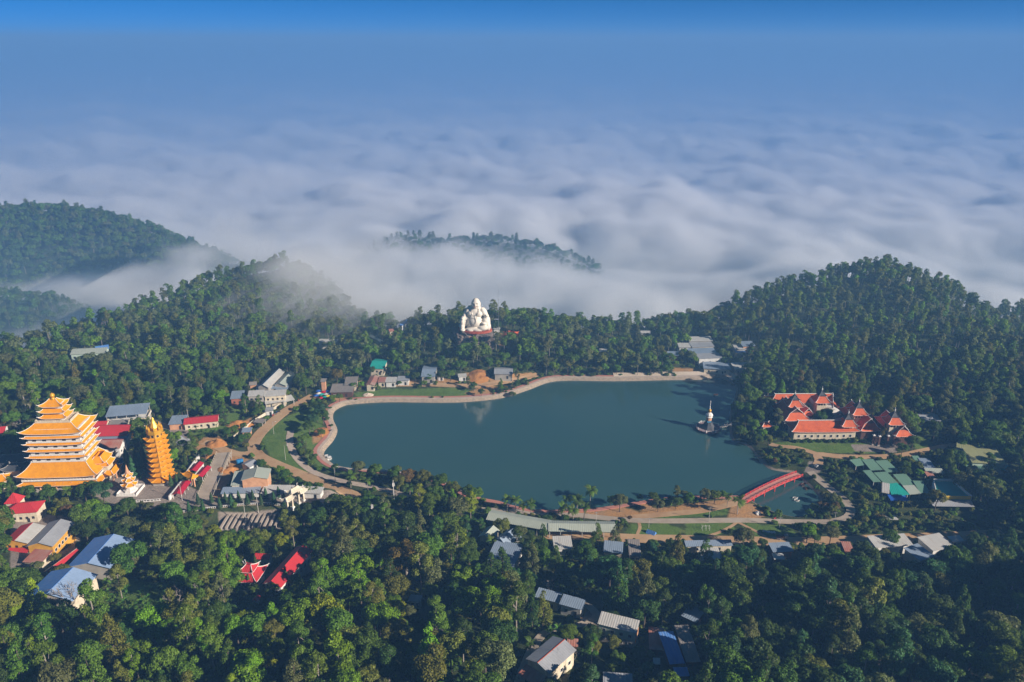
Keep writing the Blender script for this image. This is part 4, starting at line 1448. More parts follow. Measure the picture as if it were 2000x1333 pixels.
house('hall', 'red-roofed hall peeping out left of the great pagoda', 'hall', (-22, 850), (9, 846), depth=10, h=6, rise=2.0, roof='red', wall='white')
def slate_hall(name, label, A, B, depth, h, rise, lift, roof, ridge, wall, cat='hall', inner=.55, group=None, wins=0):
    cx, cy, rot, L, W, gz = fit(A, B, None, None, h, depth)
    footprint(cx, cy, rot, L, W)
    keep_roof(cx, cy, rot, L, W, gz + h, gz + h + rise)
    rt = thing(name, label, cat, (cx, cy, gz), rot, group)
    b = MB(); b.box(0, 0, -3, h + .1, L - 2.4, W - 2.4); b.build('wall', wall, rt)
    li, wi = max(L - W * 1.0, L * .3), .5
    add_curved(rt, rect(L, W), rect(li, wi), h, h + rise, lift, roof, ridge, ridge_top=[(-li / 2 - .6, 0, h + rise + .6), (-li / 2, 0, h + rise + .15), (li / 2, 0, h + rise + .15), (li / 2 + .6, 0, h + rise + .6)])
    put('door', DOOR, rt, (0, -W / 2 + 1.18, 1.1))
    if wins:
        windows_on(rt, L - 2.4, W - 2.4, (h * .55,), wins, 'f', 1.2, 1.3)
    return rt
slate_hall('temple_hall', 'long dark slate-roofed temple hall by the great pagoda', (-30, 915), (62, 911), 14, 6.5, 4.0, 1.0, 'slate', 'concrete', 'white')
slate_hall('pavilion', 'small dark slate pavilion with upturned eaves before the slate-roofed hall', (2, 922), (40, 920), 8, 7.5, 3.0, 1.6, 'slate', 'concrete', 'cream', 'pavilion')
slate_hall('gatehouse', 'small orange-yellow roofed gatehouse at the corner of the great pagoda', (-16, 945), (15, 940), 8, 5, 2.6, .9, 'yellow_tile', 'whitepaint', 'cream', 'gatehouse')
# houses below the pagoda
house('house', 'bright red-roofed house with a small red turret below the great pagoda', 'house', (2, 1006), (72, 1001), depth=11, h=5.5, rise=2.6, kind='hip', roof='red', wall='cream', mark='the red-roofed house with the turret', wins=(((2.4,), 5, 'f'),))
house('turret', 'small pyramid-roofed red turret beside the bright red-roofed house', 'turret', (7, 985), (36, 984), depth=7, h=7, rise=4.2, kind='hip', roof='red', wall='cream')
rt = house('house', 'yellow-walled house whose roof is half crimson and half rusty white', 'house', (6, 1060), (54, 1062), Cc=(89, 1027), h=6, rise=1.6, axis='y', roof='red', roof2='pale', wall='yellow_wall', mark='the crimson and white roofed house', wins=(((3.8,), 3, 'f'),))
b = MB(); b.slab([(-5, -9.2, 2.5), (6, -9.2, 2.5), (6, -6.6, 3.3), (-5, -6.6, 3.3)], .12); b.build('awning', MT['redX'], rt)
house('house', 'long yellow house with grey gable roof and a row of side windows', 'house', (52, 1066), (103, 1068), Cc=(146, 1021), h=7, rise=2.0, axis='y', roof='grey', wall='yellow_wall', mark='the long yellow house', keep=.45, wins=(((3.6,), 6, 'r', 1.5, 1.5, True), ((3.4,), 2, 'f', 1.8, 1.4)))
house('shed', 'orange-red roofed lean-to in front of the long yellow house', 'shed', (43, 1098), (80, 1101), Cc=(102, 1078), h=3.6, rise=.8, kind='mono', roof='rust', wall='cream', keep=.2)
house('shed', 'long narrow red sheet-metal shed beside the blue-roofed buildings', 'shed', (70, 1128), (98, 1121), Cc=(157, 1077), h=3.6, rise=1.0, axis='y', roof='rust', roof2='red', wall='cream')
house('school_building', 'long blue-roofed building on posts behind a larger blue-roofed one', 'school', (131, 1108), (222, 1103), D=(184, 1051), h=8, rise=2.4, axis='y', roof='blue', wall='concrete', roof2='sunlit_blue', mark='the long blue-roofed building', keep=.45, wins=(((4,), 6, 'r'),))
rt = house('school_building', 'big blue hip-roofed two-storey building nearest the bottom left corner', 'school', (46, 1168), (158, 1158), D=(100, 1116), h=9, rise=2.8, kind='gable', axis='y', roof='blue', roof2='sunlit_blue', wall='cream', mark='the big blue-roofed building', keep=.5, wins=(((6.6,), 6, 'f', 1.9, 1.3, True), ((2.4,), 6, 'f', 1.9, 1.3, True)))
_L, _W = rt['_size'], 0
cx, cy, rot, L, W, gz = fit((46, 1168), (158, 1158), (100, 1116), None, 9, None, True)
b = MB(); b.slab([(-L / 2, -W / 2 - .5, 8.8), (L / 2, -W / 2 - .5, 8.8), (0.2, -W / 2 + 2.6, 11.9), (-.2, -W / 2 + 2.6, 11.9)], .15); b.build('front_hip', MT['fibroX'], rt)
b = MB(); b.slab([(-L / 2 + .2, -W / 2 - 1.2, 4.3), (L / 2 - .2, -W / 2 - 1.2, 4.3), (L / 2 - .2, -W / 2 + .58, 5.0), (-L / 2 + .2, -W / 2 + .58, 5.0)], .15); b.build('canopy', 'cream', rt)
house('hall', 'long crimson gable-roofed hall among cypress trees in the wood', 'hall', (510, 1144), (549, 1148), Cc=(611, 1076), h=6.5, rise=2.4, axis='y', roof='red', wall='white', mark='the long crimson hall', keep=.5, wins=(((3,), 7, 'r', 1.2, 1.6), ((3.2,), 2, 'f')))
cx, cy, rot, L, W, gz = fit((452, 1136), (500, 1140), None, (530, 1107), 5)
rt = thing('shrine', 'square red-roofed shrine with white ridges and a raised lantern roof', 'shrine', (cx, cy, gz), rot)
footprint(cx, cy, rot, L, W); keep_roof(cx, cy, rot, L, W, gz + 5, gz + 7); LANDMARKS.append((cx, cy, 'the square red shrine'))
b = MB(); b.box(0, 0, -3, 5.1, L - 2.6, W - 2.6); b.build('wall', 'white', rt)
add_curved(rt, rect(L, W), rect(L * .42, W * .42), 5, 7.2, .8, 'redX')
b = MB(); b.box(0, 0, 6.9, 8.2, L * .4, W * .4); b.build('lantern', 'cream', rt)
add_curved(rt, rect(L * .56, W * .56), rect(L * .2, .3), 8.0, 9.8, .7, 'redX')
put('door', DOOR, rt, (0, -W / 2 + 1.28, 1.1))
windows_on(rt, L - 2.6, W - 2.6, (2.6,), 3, 'r'); windows_on(rt, L - 2.6, W - 2.6, (2.6,), 4, 'f')
house('house', 'small red-roofed house behind the square red shrine', 'house', (495, 1092), (526, 1094), Cc=(537, 1082), h=4.2, rise=1.4, roof='red', wall='white')
house('hut', 'tiny red-roofed hut below the square red shrine', 'hut', (492, 1176), (503, 1177), depth=3.5, h=3.2, rise=1.4, roof='red', wall='white', axis='y')
# ------------------------------------------------------------------ terrace: balustraded wall, rows of beds, covered stairs, walkway, gate
def wall_run(name, label, px, h, mat, th=.35, up=0.0, cat='wall', rail=False, base=-1.0, group=None):
    pts = [G(*p) for p in px]
    c = pts[len(pts) // 2]
    rt = thing(name, label, cat, (c.x, c.y, c.z), 0, group)
    mb = MB()
    q = smooth_poly([(p.x, p.y) for p in pts], False, 4) if len(pts) > 2 else [(p.x, p.y) for p in pts]
    for i in range(len(q) - 1):
        a, b = q[i], q[i + 1]
        L = math.dist(a, b)
        z = (hz(*a) + hz(*b)) / 2 - c.z + up
        mb.box((a[0] + b[0]) / 2 - c.x, (a[1] + b[1]) / 2 - c.y, z + base, z + h + i * .0004, L + .02, th, math.atan2(b[1] - a[1], b[0] - a[0]))
    mb.build('wall', mat, rt)
    if rail:
        rb, pb = MB(), MB()
        for i in range(len(q) - 1):
            a, b = q[i], q[i + 1]
            L = math.dist(a, b)
            z = (hz(*a) + hz(*b)) / 2 - c.z + up + h
            an = math.atan2(b[1] - a[1], b[0] - a[0])
            rb.box((a[0] + b[0]) / 2 - c.x, (a[1] + b[1]) / 2 - c.y, z + .82, z + 1.0 + i * .0004, L + .02, .24, an)
            n = max(1, int(L / .9))
            for k in range(n):
                t = (k + .5) / n
                pb.box(a[0] + (b[0] - a[0]) * t - c.x, a[1] + (b[1] - a[1]) * t - c.y, z, z + .82, .2, .2, an)
        rb.build('rail', 'whitepaint', rt)
        o = pb.build('baluster', 'whitepaint', rt)
        o['kind'] = 'stuff'
    for p in pts:
        KEEP.append((*proj(p.x, p.y, p.z + h), p.y, .5))
    return rt
wall_run('balustrade', 'long curved white balustrade on the retaining wall of the cypress terrace', [(333, 1006), (400, 996), (475, 988), (520, 986), (548, 989)], .2, 'stone', .5, 0, 'balustrade', True, -3.5)
wall_run('balustrade', 'short white balustrade beside the small white stupa court', [(264, 981), (290, 980), (314, 978)], .2, 'white', .4, 0, 'balustrade', True)
wall_run('balustrade', 'stepped grey balustrade below the pagoda court', [(216, 990), (254, 989), (268, 992), (286, 997)], .2, 'concrete', .4, 0, 'balustrade', True)
for i in range(11):
    a, b = G(431 + 10.6 * i, 1036 - .3 * i), G(447 + 10.2 * i, 1004 - .2 * i)
    c = (a + b) / 2
    rt = thing('bed_wall', 'low concrete bed wall, one of a row of slanting strips under the curved balustrade', 'bed wall', (c.x, c.y, c.z), math.atan2(b.y - a.y, b.x - a.x), 'slanting bed walls under the curved balustrade')
    L = math.dist(a[:2], b[:2])
    m = MB(); m.box(0, 0, -1.5, .6, L, .9); m.build('wall', 'concrete', rt)
    m = MB(); m.box(0, 0, .604, .75, L, 1.15); m.build('coping', 'walk_pale', rt)
    KEEP.append((*proj(c.x, c.y, c.z), c.y, .3)); KEEP.append((*proj(*a), a.y, .12))
def canopy(label, A, B, w, h=2.6):
    a, b = G(*A), G(*B)
    c = (a + b) / 2
    L = math.dist(a[:2], b[:2])
    rot = math.atan2(b.y - a.y, b.x - a.x)
    rt = thing('stair_canopy', label, 'canopy', (c.x, c.y, c.z), rot, 'crimson stair canopies')
    m = MB(); prism(m, [(-w / 2, h), (-w / 2, h - .15), (0, h + .75), (w / 2, h - .15), (w / 2, h), (0, h + .9)], -L / 2, L / 2); m.build('roof', 'red_cloth', rt)
    n = max(2, int(L / 4))
    for i in range(n + 1):
        for s in (-1, 1):
            p = MB(); p.box((i / n - .5) * (L - .6), s * (w / 2 - .3), -1.5, h - .12, .22, .22); p.build('post', 'white', rt)
    KEEP.append((*proj(c.x, c.y, c.z + h), c.y, .6))
    KEEP.append((*proj(a.x, a.y, a.z + h), a.y, .4)); KEEP.append((*proj(b.x, b.y, b.z + h), b.y, .4))
    footprint(c.x, c.y, rot, L, w)
canopy('crimson stair canopy nearest the white end wall of the covered stairs', (347, 975), (366, 949), 5)
canopy('crimson stair canopy just above the little yellow stair gate', (377, 929), (392, 912), 4.5)
canopy('crimson stair canopy running beside the concrete walkway', (389, 940), (407, 920), 4.5)
wall_run('stair_wall', 'tall white wall beside the lower crimson stair canopy', [(331, 978), (357, 946)], 2.6, 'white', .6)
wall_run('stair_wall', 'tall white wall beside the upper crimson stair canopies', [(364, 930), (390, 897)], 2.6, 'white', .6)
wall_run('stair_wall', 'white wall between the two upper crimson stair canopies', [(380, 937), (398, 914)], 2.4, 'white', .5)
def stair_gate():
    p = G(375, 948)
    rt = thing('stair_gate', 'little ornate yellow gate among the crimson stair canopies', 'gate', (p.x, p.y, p.z), R(-35))
    for x in (-2.6, 0, 2.6):
        b = MB(); b.box(x, 0, -2, 5.2, .6, .6); b.build('pillar', 'peach', rt)
    b = MB(); b.box(0, 0, 5.2, 5.9, 6.6, .9); b.build('beam', 'gold', rt)
    add_curved(rt, rect(8.2, 4.2), rect(5.4, .4), 5.9, 7.6, .9, 'yellow_tile', 'yellow_wall')
    KEEP.append((*proj(p.x, p.y, p.z + 6), p.y, .6))
stair_gate()
def walkway():
    a, b = G(399, 975), G(440, 897)
    c = (a + b) / 2
    L = math.dist(a[:2], b[:2])
    rot = math.atan2(b.y - a.y, b.x - a.x)
    rt = thing('walkway', 'long raised concrete walkway beside the crimson stair canopies', 'walkway', (c.x, c.y, c.z), rot)
    m = MB(); m.box(0, 0, 1.6, 2.2, L, 8.5); m.build('deck', 'road_concrete', rt)
    n = 10
    for i in range(n + 1):
        for s in (-1, 1):
            p = MB(); p.box((i / n - .5) * (L - 1), s * 3.6, -3, 1.6, .4, .4); p.build('pier', 'concrete', rt)
    for s in (-1, 1):
        q = MB()
        q.box(0, s * 4.1, 3.2, 3.35, L, .15)
        for i in range(n * 2 + 1):
            q.box((i / n / 2 - .5) * (L - .4), s * 4.1, 2.2, 3.2, .14, .14)
        o = q.build('railing', 'cream', rt); o['kind'] = 'stuff'
    footprint(c.x, c.y, rot, L, 9)
    for t in (.1, .3, .5, .7, .9):
        p = a + (b - a) * t
        KEEP.append((*proj(p.x, p.y, p.z + 2), p.y, .4))
    LANDMARKS.append((c.x, c.y, 'the raised concrete walkway'))
walkway()
def terrace_gate():
    p = G(578, 988)
    rt = thing('temple_gate', 'tall cream three-arched temple gate at the end of the cypress terrace', 'gate', (p.x, p.y, p.z), R(58))
    for x, h in ((-5.4, 6), (-2.2, 9), (2.2, 9), (5.4, 6)):
        b = MB(); b.box(x, 0, -2, h, .9, 1.0, taper=.9); b.build('pillar', 'cream', rt)
        b = MB(); b.box(x, 0, -2, .8, 1.6, 1.7); b.build('pillar_base', 'white', rt)
    for x, w, z in ((-3.8, 2.5, 5.0), (3.8, 2.5, 5.0), (0, 3.6, 7.6)):
        b = MB(); b.box(x, 0, z, z + .9, w, .6); b.build('beam', 'cream', rt)
    for x, w, z in ((-4.6, 5.2, 6.2), (4.6, 5.2, 6.2), (0, 7.4, 9.1)):
        add_curved(rt, rect(w, 4.0, x), rect(w * .6, .4, x), z, z + 1.6, .9, 'cream', 'white')
    for q in ((575, 950), (580, 962), (578, 975)):
        KEEP.append((*q, p.y - 2, .5))
    LANDMARKS.append((p.x, p.y, 'the cream temple gate'))
    footprint(p.x, p.y, R(58), 14, 4)
terrace_gate()
house('hut', 'grey gable-roofed hut with white end wall beside the dirt track', 'hut', (472, 906), (487, 914), Cc=(506, 904), h=3.6, rise=1.0, axis='y', roof='grey', wall='white')
rt = house('market_building', 'pale green roofed building with raised clerestory and orange gable by the loop road', 'market building', (450, 949), (524, 944), D=(457, 926), h=5, rise=1.6, kind='mono', roof='sage', wall='cream', mark='the pale green clerestory building')
house('x', '', '', (470, 939), (524, 934), D=(477, 919), h=8.5, rise=1.6, axis='y', roof='sage', wall='peach', root=rt)
house('shed', 'long pale blue-roofed shed along the back of the cypress terrace', 'shed', (430, 965), (506, 963), D=(433, 954), h=3.2, rise=.7, kind='mono', roof='slatey', wall='white', keep=.14)
house('shed', 'long white-roofed shed next to the cream temple gate', 'shed', (508, 964), (568, 965), D=(512, 949), h=3.2, rise=.7, kind='mono', roof='pale', wall='white', keep=.14)
house('shed', 'white-roofed shed with little palms beyond the cream temple gate', 'shed', (586, 963), (627, 965), D=(583, 951), h=3.2, rise=.6, kind='mono', roof='pale', wall='white')
# settlement at the head of the loop road
house('house', 'small brick house with blue-grey lean-to roof by the wood', 'house', (449, 780), (475, 778), D=(451, 767), h=5, rise=1.0, kind='mono', roof='slatey', wall='brick', wins=(((2.2,), 2, 'f'),))
house('house', 'two-storey grey house between the brick house and the road', 'house', (483, 775), (515, 773), D=(486, 766), h=8.5, rise=1.0, kind='mono', roof='pale', wall='concrete', wins=(((6,), 3, 'f', 1.6, 1.4),))
house('house', 'wide pale-roofed shop house at the head of the loop road', 'house', (515, 775), (558, 772), D=(516, 766), h=8, rise=.9, kind='mono', roof='pale', wall='cream', wins=(((5.4,), 4, 'f'),), mark='the pale-roofed shop house')
house('canopy_shed', 'sloping pale canopy in front of the wide shop house', 'shed', (518, 790), (556, 784), D=(516, 777), h=4, rise=1.4, kind='mono', roof='pale', wall='cream', open_=True)
house('canopy_shed', 'small pale canopy at the roadside end of the shop house', 'shed', (554, 786), (576, 781), D=(556, 776), h=3.6, rise=.8, kind='mono', roof='pale', wall='cream', open_=True)
house('hall', 'long blue-grey gable-roofed hall behind the shop house', 'hall', (502, 757), (531, 752), D=(535, 725), h=6, rise=2.2, axis='y', roof='slatey', wall='concrete', mark='the long blue-grey hall', roof2='pale')
house('hall', 'green-grey roofed hall beside the long blue-grey hall', 'hall', (534, 753), (561, 752), D=(557, 729), h=5.5, rise=1.8, axis='y', roof='sage', wall='concrete')
house('lean_to', 'blue-green lean-to across the front of the long blue-grey hall', 'shed', (500, 762), (540, 759), depth=6, h=4, rise=1.2, kind='mono', roof='slatey', wall='concrete')
house('lean_to', 'blue-grey lean-to across the front of the green-grey hall', 'shed', (537, 765), (561, 764), D=(540, 755), h=4, rise=1.0, kind='mono', roof='slatey', wall='brick')
house('hut', 'small grey roadside hut midway along the cream boundary wall', 'hut', (517, 804), (533, 803), depth=5, h=3.2, rise=.5, kind='mono', roof='grey', wall='white')
house('stall', 'dark roadside stall with a blue tarpaulin against the boundary wall', 'stall', (494, 825), (513, 827), D=(501, 818), h=2.6, rise=.5, kind='mono', roof='fibro', wall='timber', open_=True)
house('hut', 'ochre-walled roadside hut with blue-grey roof at the end of the boundary wall', 'hut', (471, 845), (490, 844), D=(475, 837), h=3.0, rise=.5, kind='mono', roof='slatey', wall='peach')
wall_run('boundary_wall', 'cream boundary wall along the loop road', [(456, 858), (493, 828), (518, 812), (552, 790)], 2.0, 'cream', .3)
house('house', 'cream house half hidden in trees behind the two-storey grey house', 'house', (486, 753), (501, 752), depth=6, h=5.5, rise=1.2, roof='fibro', wall='peach')
house('shack', 'grey fibre-roofed market shack with green canvas by the stalls', 'shack', (644, 767), (689, 766), D=(662, 752), h=3.8, rise=.9, kind='mono', roof='fibro', wall='timber')
house('shack', 'grey fibre-roofed shack behind the market shack', 'shack', (672, 753), (697, 752), D=(690, 738), h=3.8, rise=.9, kind='mono', roof='fibro', wall='cream')
house('shack', 'rust-red roofed shack at the bend of the lakeside lane', 'shack', (713, 755), (732, 753), Cc=(741, 735), h=3.6, rise=.8, axis='y', roof='rust', wall='cream')
house('shack', 'rusty patched shack next to the rust-red roofed one', 'shack', (737, 747), (752, 747), D=(742, 738), h=3.4, rise=.6, kind='mono', roof='rust', wall='cream')
house('shack', 'whitish patched shack in the middle of the lakeside row', 'shack', (752, 747), (774, 747), D=(757, 738), h=3.4, rise=.6, kind='mono', roof='pale', wall='white')
house('shack', 'silver-roofed shack at the end of the lakeside row', 'shack', (775, 744), (799, 744), D=(777, 736), h=3.6, rise=.6, kind='mono', roof='grey', wall='white')
house('kiln_tower', 'narrow brick tower hut standing behind the market stalls', 'tower', (625, 746), (636, 746), depth=4, h=8, rise=.8, kind='mono', roof='fibro', wall='peach')
house('house', 'teal-roofed house with cream walls above the lakeside row', 'house', (721, 720), (750, 721), D=(730, 701), h=5, rise=2.2, roof='teal', wall='cream', mark='the teal-roofed house', keep=.5, wins=(((2.6,), 3, 'f'),))
house('house', 'shaded blue-grey roofed house deep in the lakeside trees', 'house', (822, 736), (850, 736), D=(832, 714), h=5, rise=1.6, roof='slatey', wall='concrete', keep=.12)
house('shack', 'small grey shack beside the shaded blue-grey house', 'shack', (852, 736), (867, 736), depth=5, h=3.2, rise=.5, kind='mono', roof='fibro', wall='white', keep=.12)
house('shack', 'small white shack beside the orange earth cut', 'shack', (895, 737), (912, 736), depth=5, h=3.2, rise=.5, kind='mono', roof='pale', wall='white')
house('house', 'grey-roofed lakeside house below the white statue', 'house', (965, 731), (1002, 731), D=(969, 718), h=4, rise=1.4, roof='grey', wall='concrete', mark='the grey lakeside house')
house('house', 'pale green roofed house on the wooded slope left of the statue', 'house', (744, 669), (763, 674), D=(721, 657), h=5, rise=1.2, roof='sage', wall='cream', axis='y', keep=.14)
house('house', 'long pale-roofed house high in the trees near the left mist', 'house', (621, 670), (657, 670), D=(630, 662), h=5, rise=1.2, roof='pale', wall='white')
house('house', 'blue-roofed house in the treetops between mist and statue', 'house', (771, 641), (784, 638), Cc=(799, 627), h=6, rise=1.2, roof='blue', wall='white', axis='y')
house('house', 'rust-roofed house below the blue-roofed one in the treetops', 'house', (760, 648), (784, 646), depth=6, h=4, rise=1.0, roof='rust', wall='cream')
house('villa', 'long pale green villa with a row of windows on the wooded ridge', 'villa', (136, 693), (206, 689), D=(148, 681), h=9, rise=1.6, roof='sage', wall='palegreen', mark='the pale green villa', keep=.5, wins=(((6.2,), 7, 'f', 1.6, 1.6), ((2.4,), 7, 'f', 1.6, 1.6)))
house('house', 'blue-roofed annex behind the pale green villa', 'house', (186, 685), (213, 681), depth=9, h=9, rise=1.4, roof='blue', wall='white')
# ------------------------------------------------------------------ orange-roofed temple court
def hall_x(name, label, A, B, depth, h, rise, lift=.7, wins=0, wall='cream', inner=None, D=None):
    cx, cy, rot, L, W, gz = fit(A, B, D, None, h, None if D else depth)
    footprint(cx, cy, rot, L, W); keep_roof(cx, cy, rot, L, W, gz + h, gz + h + rise, .3)
    rt = thing(name, label, 'temple hall', (cx, cy, gz), rot, 'orange-roofed temple halls')
    b = MB(); b.box(0, 0, -3, h + .1, L - 2.6, W - 2.6); b.build('wall', wall, rt)
    li = inner if inner is not None else L - W * .8
    hw = h + rise
    add_curved(rt, rect(L, W), rect(li, .5), h, hw, lift, 'orange_tile', 'whitepaint', ridge_top=[(-li / 2 - .9, 0, hw + .9), (-li / 2 - .2, 0, hw + .25), (li / 2 + .2, 0, hw + .25), (li / 2 + .9, 0, hw + .9)])
    if wins:
        windows_on(rt, L - 2.6, W - 2.6, (h * .45,), wins, 'f', 1.3, 1.7, True)
    return rt
def hall_y(name, label, A, B, D=None, depth=None, h=5, rise=5, lift=.8, second=False, wall='timber', posts=False):
    """hall running away from the camera, hipped front with a small gable above it"""
    cx, cy, rot, L, W, gz = fit(A, B, D, None, h, depth)
    footprint(cx, cy, rot, L, W); keep_roof(cx, cy, rot, L, W, gz + h, gz + h + rise, .3)
    rt = thing(name, label, 'temple hall', (cx, cy, gz), rot, 'orange-roofed temple halls')
    b = MB(); b.box(0, 0, -3, h + .1, L - 2.6, W - 2.6); b.build('wall', wall, rt)
    mid = h + rise * .55
    # lower hipped skirt, then a gabled upper roof
    add_curved(rt, rect(L, W), rect(L * .5, W - L * .42), h, mid, lift, 'orange_tile', 'whitepaint')
    l2, w2 = L * .27, (W - L * .42) / 2 + .5
    g = MB()
    prism(g, [(-l2, mid - .25), (-l2, mid - .5), (0, h + rise - .25), (l2, mid - .5), (l2, mid - .25), (0, h + rise)], -w2, w2, 'y')
    o = g.build('upper_roof', 'orange_tile_y', rt)
    def rg_(pts, rad):
        r = MB()
        r.tube(pts, rad, 5)
        r.build('ridge', 'whitepaint', o)
    rg_([(0, -w2 - .6, h + rise + .7), (0, -w2, h + rise + .15), (0, w2, h + rise + .15), (0, w2 + .6, h + rise + .7)], .24)
    for s in (-1, 1):
        for q in (-1, 1):
            rg_([(0, s * w2, h + rise + .1), (q * l2, s * w2, mid - .1)], .2)
    t = MB()
    for s in (-1, 1):
        t.face([(-l2 * .95, s * (w2 - .5), mid - .4), (l2 * .95, s * (w2 - .5), mid - .4), (0, s * (w2 - .5), h + rise - .3)])
    t.build('gable', 'brown_tile', rt)
    if posts:
        for i in range(6):
            for s in (-1, 1):
                p = MB(); p.box(s * (L / 2 - .7), (i / 5 - .5) * (W - 2), -2, h, .4, .4); p.build('post', 'timber', rt)
    return rt
def belvedere(label, px, py, base, w=9.5, wall='cream'):
    """lantern tower on a hall: walls with openings, orange hipped roof, slate cap and spire; px, py: the middle of its front eave"""
    gz = 5.0
    p = P(px, py, gz + base)
    cx, cy = p.x, p.y + w / 2
    gz = hz(cx, cy)
    rt = thing('lantern_tower', label, 'tower', (cx, cy, gz), 0, 'lantern towers of the temple court')
    b = MB(); b.box(0, 0, -2, base + .1, w * .62, w * .62); b.build('wall', wall, rt)
    for i in (-1, 0, 1):
        add_window(rt, i * w * .18, -w * .31 - .02, base - 1.6, 0, 1.0, 1.5)
    add_curved(rt, rect(w, w), rect(w * .42, w * .42), base, base + 4.0, .8, 'orange_tile', 'whitepaint')
    add_curved(rt, rect(w * .5, w * .5), rect(.35, .35), base + 4.0, base + 7.2, .25, 'slate', 'slate', 'cap_roof', sag=.7)
    s = MB(); s.lathe([(.42, 0), (.3, .5), (.42, .9), (.12, 1.4), (.1, 2.3), (.02, 2.8)], 8); s.build('spire', 'whitepaint', rt, loc=(0, 0, base + 7.0))
    for k in range(3):
        KEEP.append((px, py - 5 - 10 * k, cy - w, .4))
    return rt
hall_x('temple_hall', 'long front temple hall with nine windows under an unbroken orange roof', (1549, 845), (1678, 844), 13, 6, 4.6, wins=9)
hall_y('temple_hall', 'western temple hall with dark shaded flank and orange hipped front', (1534, 823), (1582, 821), D=(1504, 793), h=6.5, rise=7)
hall_x('temple_hall', 'back temple hall closing the court with a long orange roof', (1506, 788), (1640, 787), 10, 5.5, 4.2, wall='cream')
hall_x('temple_hall', 'low orange skirt-roofed porch below the western temple hall', (1534, 828), (1580, 827), 6, 3.8, 2.2, .4, wall='timber')
hall_y('temple_hall', 'narrow orange-roofed hall at the sunny side of the western hall', (1568, 814), (1592, 812), depth=22, h=6, rise=4.5)
hall_y('temple_hall', 'eastern temple hall with orange hipped front behind the four gate pillars', (1681, 843), (1722, 842), D=(1640, 800), h=6, rise=7)
hall_y('temple_hall', 'outermost temple hall on posts with orange hipped front near the hut', (1749, 854), (1784, 853), D=(1706, 817), h=6, rise=6, posts=True)
hall_y('temple_hall', 'short orange-roofed inner hall below the white arched roof', (1612, 808), (1640, 812), depth=24, h=5.5, rise=4)
belvedere('lantern tower rising from the end of the long front temple hall', 1661, 830, 9.0)
belvedere('lantern tower on the eastern temple hall behind the front one', 1682, 807, 13)
belvedere('lantern tower at the very back of the temple court', 1609, 783, 12.5)
belvedere('lantern tower beside the ridge of the western temple hall', 1556, 792, 13)
belvedere('lantern tower on the outermost temple hall near the hut', 1752, 826, 12.5)
cx, cy, rot, L, W, gz = fit((1628, 808), (1640, 806), None, None, 7, 22)
rt = thing('arched_roof_hall', 'white barrel-roofed hall between the orange temple roofs', 'hall', (cx, cy, gz), R(12))
m = MB(); prism(m, [(-5 * math.cos(t), 6 + 3.4 * math.sin(t)) for t in [math.pi * k / 10 for k in range(11)]][::-1], -11, 11, 'y'); m.build('roof', 'white', rt)
m = MB(); m.box(0, 0, -2, 6, 9.6, 21.6); m.build('wall', 'cream', rt)
footprint(cx, cy, R(12), 10, 22)
slate_hall('shrine', 'little orange-roofed shrine at the lakeside end of the temple court', (1489, 835), (1509, 834), 6, 4, 2.2, .6, 'orange_tile', 'whitepaint', 'cream', 'shrine')
for i, (px, py) in enumerate(((1704, 869), (1715, 871), (1732, 870), (1744, 870))):
    p = G(px, py)
    rt = thing('gate_pillar', ['first dark gate pillar, next to the wheel emblem', 'second dark gate pillar, right of the wheel emblem', 'third dark gate pillar, counted from the long front hall', 'last dark gate pillar, nearest the outermost temple hall'][i], 'pillar', (p.x, p.y, p.z), 0, 'gate pillars of the temple court')
    b = MB(); b.box(0, 0, -1, 6.2, 1.0, 1.0); b.build('shaft', 'timber', rt)
    b = MB(); b.box(0, 0, 6.2, 6.5, 1.5, 1.5); b.box(0, 0, 6.51, 7.0, 1.0, 1.0, taper=.2); b.build('cap', 'whitepaint', rt)
    b = MB(); b.box(0, 0, -1, .8, 1.5, 1.5); b.build('foot', 'concrete', rt)
    KEEP.append((px, py - 10, p.y, .6))
p = G(1709, 868)
m = MB(); m.tube([(1.7 * math.cos(t), 0, 3 + 1.7 * math.sin(t)) for t in [k * math.pi / 8 for k in range(17)]], .22, 6)
for k in range(4):
    t = k * math.pi / 4
    m.tube([(1.7 * math.cos(t), 0, 3 + 1.7 * math.sin(t)), (-1.7 * math.cos(t), 0, 3 - 1.7 * math.sin(t))], .12, 5)
m.box(0, 0, -1, 1.3, .5, .5)
tag(m.build('wheel_emblem', 'timber', None, loc=p), 'brown spoked wheel emblem standing between the first two gate pillars', 'emblem')
LANDMARKS += [(190, 440, 'the long front temple hall'), (232, 430, 'the outermost temple hall'), (178, 480, 'the back of the temple court')]
house('hut', 'lone grey-roofed hut on the meadow beside the temple court', 'hut', (1803, 824), (1840, 823), D=(1786, 808), h=4, rise=1.6, roof='grey', wall='timber', mark='the lone grey hut')
